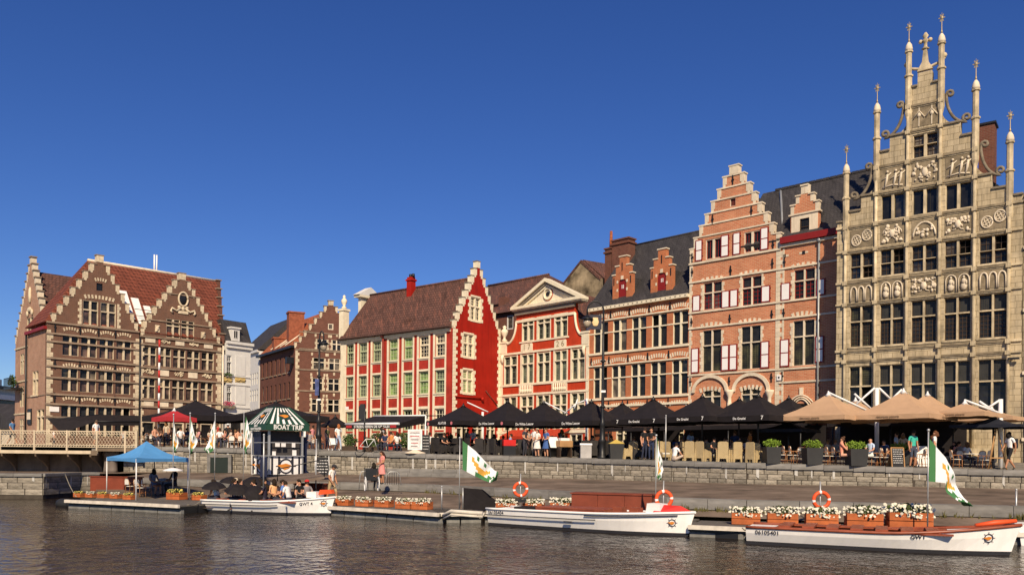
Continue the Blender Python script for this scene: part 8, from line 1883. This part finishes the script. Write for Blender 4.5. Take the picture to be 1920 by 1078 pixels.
# - ticket kiosk
KD = 46.5; kb = gnd(520, 891, 1.3); KD = kb.y; t = thing('ticket_kiosk', 'boat trip ticket kiosk with striped tapered roof and ship emblems', 'kiosk', kb, math.radians(42)); K = KD / F
hw = .98; zc0 = (891 - 855) * K; zf0, zf1, zt_ = (891 - 808) * K, (891 - 797) * K, (891 - 764) * K
m_kg = mat('kiosk_green', (.018, .06, .04), .5); m_kn = mat('kiosk_navy', (.012, .016, .045), .4)
MB().box(-hw, hw, -hw, hw, 0, .08).build('floor', m_black, t); MB().box(-hw + .3, hw, -hw + .3, hw, .08, zf0).build('back_room', mat('kiosk_inside', (.05, .045, .045), .7), t)
for (x, y) in ((-hw, -hw), (hw, -hw), (-hw, hw), (hw, hw)): MB().box(x - .05, x + .05, y - .05, y + .05, .08, zf0).build('corner_post', m_steel, t)
for side in (0, 1):                                         # 0: face -y (right in the picture), 1: face -x (left)
    M_ = Matrix.Rotation(-R90 * side, 4, 'Z')
    def add(B, name, m, par=t): o = B.build(name, m, par); o.matrix_basis = M_; return o
    pn = add(MB().box(-hw + .05, hw - .05, -hw - .02, -hw + .04, .08, zc0), 'counter_panel', m_shut)
    for k in range(5):
        x = lerp(-hw + .18, hw - .18, k / 4); w = .06 if k != 2 else .03; MB().box(x - w, x + w, -hw - .03, -hw - .021, .1, zc0 - .02 if abs(k - 2) > 1 else zc0).build('stripe', m_ink, pn) if k != 2 else None
    em = inst(logo_mesh(.42), 'emblem', pn, (0, -hw - .04, zc0 * .5), (R90, 0, 0))
    add(MB().box(-hw - .06, hw + .06, -hw - .14, -hw + .3, zc0, zc0 + .05), 'counter', m_steel)
    add(MB().box(-hw + .05, hw - .05, -hw - .015, -hw + .01, zc0 + (zf0 - zc0) * .52, zc0 + (zf0 - zc0) * .55), 'window_rail', m_steel)
    if side: add(MB().box(-hw + .1, .0, -hw - .01, -hw + .02, zc0 + .06, zf0 - .02), 'navy_shutter', m_kn)
    else:
        for k, (x, z, w, h) in enumerate(((-.5, zc0 + .62, .26, .2), (-.15, zc0 + .62, .26, .2), (.45, zc0 + .62, .2, .24), (.5, zc0 + .2, .24, .3), (-.7, zc0 + .15, .2, .24))): add(MB().box(x - w / 2, x + w / 2, -hw - .03, -hw - .01, z - h / 2, z + h / 2), 'notice', m_shut)
    add(MB().box(-hw - .28, hw + .28, -hw - .3, -hw - .22, zf0, zf1 + .02), 'fascia', m_kg)
    txt = 'BOAT TRIP' if side == 0 else 'GENT\nBOOTTOCHTEN'; o = inst(text_mesh(txt, .36 if side == 0 else .17, m_lett, bold=.008), 'lettering', t); o.matrix_basis = M_ @ Matrix.Translation((0, -hw - .31, (zf0 + zf1) / 2 + .01)) @ Matrix.Rotation(R90, 4, 'X')
    b0, b1 = hw + .3, .42
    rp = add(MB().add([(-b0, -b0, zf1), (b0, -b0, zf1), (b1, -b1, zt_), (-b1, -b1, zt_)], [(0, 1, 2, 3)]), 'roof_panel', m_kg)
    sl = math.atan2(b0 - b1, zt_ - zf1)
    for k in range(6):
        f0 = -.86 + k * .3; f1 = f0 + .13; lo, hi = .03, .97
        if k in (2, 3): segs = ((.03, .3), (.72, .95))
        else: segs = ((.03, .95),)
        for (lo, hi) in segs:
            q = lambda f, s: (f * lerp(b0, b1, s), -lerp(b0, b1, s) - .012, lerp(zf1, zt_, s) + .004); MB().add([q(f0, lo), q(f1, lo), q(f1, hi), q(f0, hi)], [(0, 1, 2, 3)]).build('roof_stripe', m_shut, rp)
    o = inst(logo_mesh(.3), 'emblem', rp, (0, -lerp(b0, b1, .5) - .03, lerp(zf1, zt_, .5)), (R90 - sl, 0, 0))
MB().add([(-.42, -.42, zt_), (.42, -.42, zt_), (.42, .42, zt_), (-.42, .42, zt_), (hw + .3, -hw - .3, zf1), (hw + .3, hw + .3, zf1), (-hw - .3, hw + .3, zf1), (-hw - .3, -hw - .3, zf1)], [(0, 1, 2, 3), (4, 5, 2, 1), (5, 6, 3, 2)]).build('roof_back', m_kg, t)
for (s0, s1) in (((-hw - .3, -hw - .3), (-.42, -.42)), ((hw + .3, -hw - .3), (.42, -.42)), ((-hw - .3, hw + .3), (-.42, .42))): MB().tube([(s0[0], s0[1], zf1), (s1[0], s1[1], zt_ + .02)], .05, 6).build('roof_hip', m_kg, t)
MB().box(hw + .06, hw + .5, -.6, .4, .08, zf0 - .3).build('side_cabinet', m_kn, t)
# panel left of the kiosk with the same emblem, boards
t = thing('emblem_panel', 'striped panel with orange ship emblem left of the kiosk counter', 'sign', gnd(484, 890, 1.32), .5); MB().box(-.36, .36, -.03, .03, .05, 1.1).build('panel', m_shut, t); inst(logo_mesh(.3), 'emblem', t, (0, -.04, .55), (R90, 0, 0)); MB().box(-.33, -.24, -.04, -.031, .08, 1.08).box(.24, .33, -.04, -.031, .08, 1.08).build('stripe', m_ink, t); MB().tube([(-.36, 0, 0), (-.36, 0, 2.4), (.3, 0, 2.42)], .025, 6).build('hoop', m_frame, t)
def stand_board(label, px, y, z0, w, h, m_face, m_fr, lines, rz=0, lm=None):
    t = thing('sandwich_board', label, 'sign', gnd(px, y, z0), rz, 'standing boards on the lower quay'); MB().obox((0, .1, h / 2 + .05), (w / 2, 0, 0), (0, .015, 0), (0, .12, h / 2)).build('panel', m_face, t); MB().tube([(-w / 2, 0, 0), (-w / 2, .22, h + .1)], .025, 6).tube([(w / 2, 0, 0), (w / 2, .22, h + .1)], .025, 6).tube([(w / 2, .5, 0), (w / 2, .24, h + .08)], .02, 6).build('frame', m_fr, t); r = random.Random(px); B = MB()
    for k in range(lines):
        z = .12 + h * (.1 + .8 * k / lines); a = -w * .4
        while a < w * .34: l_ = r.uniform(.08, .2) * w; B.obox((a + l_ / 2, .1 + (z - h / 2 - .05) / h * .24 - .022, z), (l_ / 2, 0, 0), (0, .002, 0), (0, 0, .015)); a += l_ + .05 * w
    tag(B.build('writing', lm or m_lett, t), kind='stuff')
stand_board('black chalkboard with white frame beside the kiosk banner', 604, 892, 1.3, .75, 1.0, m_chalk, m_frame, 5, .3); stand_board('white poster board behind the man with the cap', 630, 886, 1.3, .6, 1.1, m_shut, m_frame, 7, -.1, m_redc)
tag(MB().prism([(-.9, 0), (.9, 0), (.7, .5), (-.2, 1.35), (-.6, 1.3)], 0, .5).build('covered_scooter', m_navy, None, gnd(580, 884, 1.3), .2), 'dark tarpaulin-covered stack between kiosk and chalkboard', 'cover')
tag(MB().box(-.18, .18, -.15, .15, 0, .95).box(-.2, .2, -.17, .17, .952, 1.0).build('waste_bin', m_kn, None, gnd(494, 893, 1.3), .3), 'narrow navy bin standing before the kiosk counter', 'bin')
# boarding ramp and hoop railings on the lower quay
t = thing('boarding_ramp', 'sloping metal ramp from the kiosk down to the stage', 'ramp', gnd(560, 905, 1.15)); p = t.location.copy(); c = [gnd(500, 895, 1.32) - p, gnd(596, 884, 1.6) - p, gnd(608, 893, 1.55) - p, gnd(520, 906, 1.25) - p]; MB().add([v for v in c] + [v + Vector((0, 0, -.1)) for v in c], [(0, 3, 2, 1), (4, 5, 6, 7), (0, 1, 5, 4), (1, 2, 6, 5), (2, 3, 7, 6), (3, 0, 4, 7)]).build('plate', m_slope, t); MB().tube([c[3] + Vector((0, 0, .1)), c[3] + Vector((0, 0, .6)), c[2] + Vector((0, 0, .75)), c[2]], .025, 6).build('handrail', m_black, t)
def hoop(label, px0, px1, yb, yt, z0, nm='hoop_railing', bars=0):
    a, b = gnd(px0, yb, z0), gnd(px1, yb, z0); d = a.y; t = thing(nm, label, 'railing', a); h = CZ + ray(px0, yt).z * d - z0; v = b - a; P = [Vector((0, 0, 0)), v * .12 + Vector((0, 0, h * .8)), v * .3 + Vector((0, 0, h)), v * .7 + Vector((0, 0, h)), v * .9 + Vector((0, 0, h * .8)), v]; MB().tube(P, .02, 6).build('hoop', m_steel, t)
    for k in range(bars): q = v * ((k + 1) / (bars + 1)); MB().tube([q, q + Vector((0, 0, h * .96))], .012, 5).build('bar', m_black, t)
    return t
hoop('white hoop rail at the top of the steps beside the wheelchair', 673, 690, 918, 883, .95); hoop('barred railing behind the woman in the pink dress', 722, 752, 908, 884, 1.05, bars=6)
# wheelchair beside the seated woman
t = thing('wheelchair', 'wheelchair parked beside the woman in the pink dress', 'wheelchair', gnd(697, 920, .95), .3)
for s in (-.28, .28):
    o = MB().tube([(s, .3 * math.cos(k * .3927), .3 + .3 * math.sin(k * .3927)) for k in range(17)], .022, 6).tube([(s, 0, .3), (s, .28, .3)], .01, 5).tube([(s, 0, .3), (s, -.28, .3)], .01, 5).tube([(s, 0, .02), (s, 0, .58)], .01, 5).build('wheel', m_frame, t)
    MB().tube([(s, .25, .5), (s, .28, 1.0)], .018, 6).build('push_handle', m_black, t)
MB().box(-.25, .25, -.25, .25, .46, .52).build('seat', m_black, t); MB().box(-.25, .25, .24, .28, .5, .95).build('backrest', m_black, t)
# - gazebo
gb_ = [gnd(200, 925, DZ), gnd(255, 937.5, DZ), gnd(352, 931, DZ)]; A_, B_, C_ = gb_; D_ = A_ + C_ - B_; t = thing('gazebo', 'sky-blue pop-up gazebo on the short landing stage', 'gazebo', (A_ + C_) / 2); o = t.location.copy(); zt1 = CZ + ray(255, 860).z * B_.y - DZ; zv = .16; ap = CZ + ray(280, 827).z * o.y - DZ; cs = [v - o for v in (A_, B_, C_, D_)]
for v in cs: v.z = 0
for v in cs: MB().tube([v, v + Vector((0, 0, zt1))], .028, 6).build('leg', m_frame if v is not cs[3] else m_black, t)
for i in range(4):
    a, b = cs[i], cs[(i + 1) % 4]; V = []; K = 6
    for k in range(K + 1):
        s = k / K; zz = lerp(ap, zt1 + .05, s) - .22 * math.sin(math.pi * s) * .8
        for q in (0, .5, 1): m_ = a.lerp(b, q); V.append((m_.x * max(s, .01), m_.y * max(s, .01), zz - (.06 * s if q == .5 else 0)))
    MB().add(V, [(k * 3 + j, (k + 1) * 3 + j, (k + 1) * 3 + j + 1, k * 3 + j + 1) for k in range(K) for j in range(2)], 0, True).build('canopy_panel', m_bluec, t)
    V = []
    for k in range(9): m_ = a.lerp(b, k / 8); V += [(m_.x * 1.01, m_.y * 1.01, zt1 + .06 - (.06 * math.sin(math.pi * k / 8))), (m_.x * 1.012, m_.y * 1.012, zt1 - zv + .03 * math.sin(math.pi * k / 8))]
    MB().add(V, [(2 * k, 2 * k + 1, 2 * k + 3, 2 * k + 2) for k in range(8)]).build('valance', m_bluec, t)
for (x, y, z, lab) in ((268, 928, 0, ''),):
    put2(bis, gnd(262, 931, DZ), 1.2, 'cane bistro chair under the blue gazebo', 'chairs under the blue gazebo', .95); put2(bis, gnd(275, 930, DZ), 2.2, 'cane bistro chair under the blue gazebo', 'chairs under the blue gazebo', .95); put2(bis, gnd(245, 927, DZ), 2.6, 'cane bistro chair under the blue gazebo', 'chairs under the blue gazebo', .95)
put2(tab, gnd(305, 930, DZ), 0, 'dark table between the two people under the gazebo', 'gazebo table', 1.0)
t = thing('white_parasol', 'small folded white sunshade beside the gazebo', 'parasol', gnd(324, 915, .9)); MB().lathe([(.02, 0), (.02, .85)], 6).build('pole', m_steel, t); MB().lathe([(.45, .78), (.4, .83), (.2, .9), (.02, .93)], 12).build('canopy', m_shut, t)
# - street lamps and signs
def lamp(label, px, d, yt, arm, lant_px, lant_y, sign=False):
    b = on_street(px, d); t = thing('street_lamp', label, 'street lamp', b, 0, 'tall black street lamps'); zt = CZ + ray(px, yt).z * d - b.z; L_ = at(lant_px, lant_y, d) - b
    MB().lathe([(.3, 0), (.3, .1), (.2, .2), (.18, .9), (.23, 1.0), (.16, 1.1), (.14, 1.8), (.19, 1.9), (.12, 2.05), (.09, 2.3), (.075, zt * .6), (.055, zt - .5)], 12).build('column', m_black, t)
    w = L_.x; n = 10; top = zt; MB().tube([(0, 0, zt - .7)] + [(w / 2 + (-w / 2) * math.cos(math.pi * k / n), 0, zt - .5 + .5 * math.sin(math.pi * k / n)) for k in range(n + 1)] + [(w, 0, L_.z + .55)], .045, 8).build('arm', m_black, t)
    lt_ = MB().lathe([(.05, .55), (.12, .45), (.3, .32), (.36, .26), (.2, .25)], 12, (w, 0, L_.z)).build('lantern_hood', m_black, t); MB().lathe([(.2, .24), (.24, .1), (.16, -.1), (.05, -.18)], 12, (w, 0, L_.z)).build('lantern_glass', mat('frosted_glass', (.4, .33, .24), .25, .5), lt_)
    for z in (zt * .33, zt * .62): MB().lathe([(.13, z - .05), (.16, z), (.13, z + .05)], 10).build('collar', m_black, t)
    if sign:
        s = MB().box(w + .12, -.1, -.03, .03, zt - 1.55, zt - .75).build('hanging_sign', mat('sign_navy', (.02, .02, .035), .5), t); MB().blob(((w) / 2, -.04, zt - 1.15), (.2, .02, .26), 10).box(w / 2 - .14, w / 2 + .14, -.05, -.03, zt - .98, zt - .9).build('crest', mat('crest_gold', (.7, .5, .25), .5), s)
    MB().box(-.12, .14, -.14, -.08, zt * .42, zt * .42 + .12).build('lamp_camera', m_shut, t); return t
lamp('tall black street lamp with hanging crest sign beside the dormer house', 1129, 45.6, 565, 1, 1101, 608, True); lamp('tall black street lamp in front of the dark brown house', 597, 53.0, 621, 1, 607, 653)
B = MB(); t = thing('floral_banner', 'small blue banner tied to the lamp before the dark brown house', 'banner', at(597, 728, 52.7)); MB().box(-.2, .05, -.1, -.05, -.45, .6).build('cloth', mat('banner_blue', (.06, .08, .2), .7, var=.5, vscale=4), t)
b = on_street(683, 50.2); t = thing('sign_post', 'black post with an oval sign before the red corner house', 'sign', b); zt = CZ + ray(683, 757).z * b.y - b.z; MB().tube([(0, 0, 0), (0, 0, zt)], .045, 8).build('post', m_black, t); MB().prism([(-.36, zt - .95), (.05, zt - .95), (.05, zt - .2), (-.05, zt), (-.25, zt), (-.36, zt - .2)], -.04, .02).build('oval_sign', m_black, t); MB().box(-.42, .1, -.05, .03, zt - 1.15, zt - 1.05).build('sign_bracket', m_black, t)
# red and white striped pole
b = on_street(297, 61.0); zt = CZ + ray(293, 637).z * 61.0 - b.z; t = thing('striped_pole', 'red and white striped pole in front of the oval gable house', 'pole', b)
for k in range(14): z0, z1 = zt * k / 14, zt * (k + 1) / 14; MB().lathe([(.075, z0), (.075, z1 - .004)], 8).build('band', m_shut if k % 2 == 0 else mat('pole_red', (.5, .03, .025), .5), t)
# bicycle leaning by the terrace
t = thing('bicycle', 'white and black bicycle leaning at the terrace edge', 'bicycle', on_street(690, 49.9), .3)
for x in (-.5, .5): MB().tube([(x + .33 * math.cos(k * .3927), 0, .34 + .33 * math.sin(k * .3927)) for k in range(17)], .02, 5).build('wheel', m_rub, t)
MB().tube([(-.5, 0, .34), (-.15, 0, .78), (.36, 0, .8), (.5, 0, .34)], .022, 6).tube([(-.15, 0, .78), (0, 0, .32), (.36, 0, .78)], .022, 6).tube([(-.5, 0, .34), (0, 0, .32)], .018, 6).build('frame', m_frame, t); MB().tube([(.34, -.25, 1.02), (.36, 0, .98), (.34, .25, 1.02)], .016, 6).tube([(.36, 0, .8), (.36, 0, .98)], .018, 6).build('handlebar', m_black, t); MB().box(-.28, -.04, -.07, .07, .86, .92).build('saddle', m_black, t)

# mooring ropes and boat fenders
m_rope = mat('mooring_rope', (.3, .26, .19), .9)
def rope(label, a, b, sag=.25):
    n = 8; tag(MB().tube([a.lerp(b, k / n) - Vector((0, 0, sag * math.sin(math.pi * k / n))) - a for k in range(n + 1)], .018, 5).build('mooring_rope', m_rope, None, a), label, 'rope', 'mooring ropes')
rope('slack mooring rope from the embankment to the gazebo stage', gnd(122, 888, 1.35), gnd(143, 931, .4), .1); rope('mooring rope at the stern of the boat with the red bow cover', at(912, 957, 29.5), gnd(893, 961, .4)); rope('mooring rope at the stern of the open boat', at(1404, 985, 24.6), gnd(1392, 989, .4), .1); rope('mooring rope at the stern of the passenger boat', at(377, 938, 35.0), gnd(352, 946, .4), .1)
# == PEOPLE IN PLACE
def S(px, d, dz=0): p = on_street(px, d); p.z += dz - .03; return p
W_ = (.78, .77, .75); K_ = (.02, .02, .022)
person('stand', 'shorts', S(1712, 37.9), .15, 'man in a turquoise T-shirt and sunglasses standing by the chalkboard', (.06, .45, .34), (.06, .07, .1), 'tan', (.03, .02, .015), 'short', extra='shades')
person('stand', 'shorts', S(1752, 37.9), 1.2, 'woman in a white top behind the drooping flag', W_, (.04, .04, .05), 'light', (.12, .05, .025), 'long')
o = person('walk', 'shorts', S(1893, 36.9), -1.35, 'woman in white shirt and black shorts walking with a backpack', W_, K_, 'tan', (.012, .01, .01), 'long')
MB().box(-.15, .15, .1, .3, 1.0, 1.42).build('backpack', m_navy, o)
person('chin', 'shorts', S(1578, 38.6), 1.25, 'seated woman in a peach top resting chin on hand', (.75, .3, .2), (.65, .35, .25), 'light', (.1, .05, .03), 'bun')
person('sit', 'shorts', S(1632, 38.5), -1.1, 'seated man in a pale blue shirt and sunglasses beside the foliage tub', (.5, .6, .75), (.7, .68, .62), 'light', (.1, .07, .05), 'bald', extra='shades')
person('sit_lean', 'trousers', S(1662, 39.4), -1.0, 'person in navy bent over a table behind the chalkboard', (.03, .05, .12), (.03, .03, .05), 'tan')
person('floor', 'shorts', S(1264, 41.8, .02), 2.2, 'man in a white T-shirt sitting on the quay coping with back turned', W_, (.5, .4, .32), 'light', (.02, .015, .012), 'short')
person('stand', 'trousers', S(1208, 43.2), .5, 'man in a black numbered vest standing under the De Graslei parasol', K_, (.03, .035, .06), 'light'); person('hold', 'trousers', S(1221, 43.3), -.4, 'man in a black vest facing his friend under the De Graslei parasol', K_, (.03, .04, .08), 'light', (.05, .03, .02))
for (px, d, lab, c, st, rz) in ((1339, 43.2, 'woman seated behind the cream chairs in a black top', K_, 'short', .3), (1362, 43.4, 'guest seated between the cream chairs in a brown shirt', (.12, .06, .04), 'short', -.5), (1388, 42.6, 'guest in a peach top seated in a cream chair', (.7, .4, .3), 'long', 1.2), (1399, 42.7, 'guest in a white top seated in a cream chair', W_, 'long', -1.2), (1110, 47.4, 'guest in dark clothes seated beside the lamp', K_, 'short', .4), (1146, 46.6, 'guest in a brown shirt seated behind the dark container', (.1, .05, .03), 'long', -.4), (1186, 47.5, 'guest in grey seated under the De Graslei parasol', (.2, .19, .19), 'short', .2), (957, 48.6, 'boy in blue and white seated beside the red cooler', (.2, .32, .55), 'short', 1.4), (805, 50.2, 'guest in white seated under the ALATUB parasol', W_, 'short', .5), (818, 50.8, 'guest in beige seated under the ALATUB parasol', (.6, .5, .38), 'long', -.6), (832, 50.4, 'guest in black seated under the ALATUB parasol', K_, 'short', .9), (860, 51.4, 'guest in grey seated behind the streaming flag', (.3, .28, .28), 'long', -.3), (894, 51.0, 'guest in dark red seated beside the streaming flag', (.2, .04, .04), 'short', .4), (925, 50.4, 'guest in black seated near the red cooler', K_, 'long', 1.0), (722, 51.5, 'guest in dark blue seated before the shrubs', (.03, .04, .09), 'short', .2), (733, 51.0, 'guest in orange seated before the shrubs', (.6, .25, .08), 'short', -.6), (744, 51.4, 'guest in white seated before the shrubs', W_, 'long', .5), (716, 51.9, 'guest in black seated before the shrubs', K_, 'long', -.2)):
    person('sit', 'trousers', S(px, d), rz, lab, c, (.04, .04, .06), 'light', (.04, .025, .015), st, group='seated terrace guests')
person('hold', 'trousers', S(984, 47.6), .9, 'man in dark clothes in the group reading the menu', (.05, .045, .055), (.04, .04, .05), 'light', (.03, .02, .012)); person('hold', 'trousers', S(991, 48.3), .6, 'woman half hidden behind the man in dark clothes', (.4, .3, .25), (.1, .06, .06), 'tan', (.06, .03, .02), 'long', scale=.95); person('hold', 'trousers', S(1001, 47.6), -.9, 'man in a white T-shirt in the group reading the menu', W_, (.6, .5, .38), 'light', (.02, .015, .01)); person('hold', 'dress', S(1007, 46.8), -.6, 'woman in a white dress in the group reading the menu', (.75, .7, .62), (.75, .7, .62), 'light', (.06, .03, .02), 'long', scale=.93); person('hold', 'dress', S(1024, 46.6), -.8, 'woman in a blue dress at the white menu board', (.06, .12, .3), (.06, .12, .3), 'light', (.15, .07, .03), 'bun', scale=.95)
person('walk', 'trousers', S(634, 51.6), .6, 'woman in a white top and pale jeans pushing a stroller', W_, (.35, .42, .55), 'light', (.35, .12, .04), 'long')
t = thing('stroller', 'black and white baby stroller beside the woman in jeans', 'stroller', S(625, 51.4), .6)
for (x, y) in ((-.22, -.3), (.22, -.3), (-.22, .3), (.22, .3)): MB().tube([(x, y + .1 * math.cos(k * .7854), .1 + .1 * math.sin(k * .7854)) for k in range(9)], .02, 5).build('wheel', m_frame, t)
MB().tube([(-.2, -.3, .12), (-.2, .35, 1.0), (.2, .35, 1.0), (.2, -.3, .12)], .018, 6).build('frame', m_black, t); MB().add([(-.2, -.35, .45), (.2, -.35, .45), (.2, .15, .4), (-.2, .15, .4), (-.2, .25, .85), (.2, .25, .85)], [(0, 1, 2, 3), (3, 2, 5, 4)]).build('seat', m_shut, t)
for (px, d, lab, c, rz, st) in ((580, 54.0, 'guest in grey seated right of the kiosk', (.3, .28, .28), .3, 'short'), (290, 54.2, 'bare-armed guest leaning at the end of the railing', (.55, .28, .18), 1.0, 'short'), (300, 55.0, 'guest in brown seated under the red parasol', (.12, .07, .05), -.7, 'long'), (338, 54.6, 'guest in white seated behind the limp flag', W_, .6, 'short'), (372, 55.2, 'guest in pink seated between the flags', (.6, .3, .28), -.9, 'long'), (412, 54.4, 'guest in white seated beside the gold emblem flag', W_, .2, 'short'), (432, 54.6, 'guest in cream seated left of the kiosk flag', (.6, .5, .4), -1.0, 'long'), (446, 55.4, 'guest in peach seated left of the kiosk flag', (.65, .35, .22), .9, 'bun')):
    person('sit', 'trousers', S(px, d), rz, lab, c, (.05, .05, .07), 'light', (.05, .03, .02), st, group='guests under the black tents')
person('stand', 'trousers', S(427, 57.0), .3, 'waiter in black with a white cap under the black tent', K_, K_, 'light', (.02, .02, .02), 'cap', extra=(.7, .7, .68))
def BR(px, d): p = at(px, 840, d); return Vector((p.x, p.y, 2.805))
person('walk', 'shorts', BR(23, 52.2), 1.3, 'man in a blue T-shirt crossing the bridge', (.1, .22, .4), (.03, .03, .04), 'tan', (.02, .015, .012)); person('stand', 'shorts', BR(180, 52.6), 1.0, 'man in a white T-shirt standing at the bridge railing', W_, (.3, .25, .2), 'light', (.1, .07, .05)); person('stand', 'trousers', BR(101, 52.3), 2.4, 'person in white crouched behind the bridge lattice', (.75, .68, .66), (.04, .04, .05), 'light', scale=.62); person('stand', 'trousers', BR(231, 52.4), .4, 'child in grey behind the end of the bridge lattice', (.45, .45, .45), (.1, .08, .07), 'light', scale=.62)
person('step_down', 'shorts', gnd(621, 943.5, DZ + .005), 1.15, 'man in white T-shirt, khaki shorts and black cap on the landing stage', (.78, .73, .66), (.42, .3, .17), 'tan', (.03, .02, .015), 'cap', (.2, .12, .07))
person('hold', 'dress', gnd(716, 908, 1.05), -.9, 'woman in a pink flowered dress beside the barred railing', (.65, .25, .22), (.65, .25, .22), 'tan', (.05, .02, .015), 'long', scale=.95)
person('sit', 'trousers', gnd(700, 919, .95), .6, 'dark-haired woman seated in the wheelchair', (.05, .03, .04), (.05, .05, .06), 'tan', (.02, .012, .01), 'long', scale=.9)
person('sit', 'dress', gnd(287, 929, DZ), 1.0, 'woman in a grey-blue skirt seated under the blue gazebo', (.16, .17, .25), (.16, .17, .25), 'tan', (.015, .012, .01), 'long'); person('sit', 'trousers', gnd(327, 928, DZ), -.6, 'broad man in black seated under the blue gazebo', K_, (.03, .03, .04), 'dark', (.012, .01, .01), 'short', scale=1.08)

cr = random.Random(12); shirts = (('black', K_), ('white', W_), ('red', (.4, .05, .04)), ('navy', (.03, .05, .13)), ('beige', (.55, .45, .33)), ('grey', (.28, .27, .26)), ('olive', (.13, .13, .06)), ('pink', (.6, .25, .25)), ('pale blue', (.4, .52, .68)), ('orange', (.6, .22, .06)))
spots = [('at the back under the ALATUB parasol', 868, 53.2, 4), ('at the back under the first De Witte Leeuw parasol', 935, 52.2, 4), ('behind the group reading the menu', 1012, 51.2, 4), ('at the back beside the white awning arm', 1078, 49.6, 4), ('at the back under the first De Graslei parasol', 1210, 47.6, 4), ('at the back behind the man sitting in white', 1296, 45.8, 5), ('at the back behind the cream chairs', 1390, 44.2, 5), ('in the shade under the first tan parasol', 1540, 42.2, 4), ('in the shade under the large tan parasol', 1700, 41.0, 4), ('in the shade by the guild house door', 1800, 40.6, 3), ('at the back below the black awning with white rails', 735, 53.2, 5), ('at the back under the red parasol', 330, 57.2, 4), ('at the back under the wide tent left of the kiosk', 425, 57.8, 5), ('at the back right of the kiosk', 600, 56.2, 3)]
for (w, px, d, n) in spots:
    sh = cr.sample(shirts, n)
    for k in range(n):
        x = px + (k - (n - 1) / 2) * 15 + cr.uniform(-4, 4); st_ = cr.random() < .2
        person('stand' if st_ else cr.choice(['sit', 'sit', 'sit_lean', 'chin']), 'trousers', S(x, d + cr.uniform(-.6, .6)), cr.uniform(-1.6, 1.6), 'guest in %s %s %s' % (sh[k][0], 'standing' if st_ else 'seated', w), sh[k][1], (.05, .05, .07), cr.choice(['light', 'light', 'tan']), cr.choice([(.03, .02, .012), (.1, .05, .025), (.2, .11, .05)]), cr.choice(['short', 'long', 'short', 'bun']), group='guests at the back of the terraces')
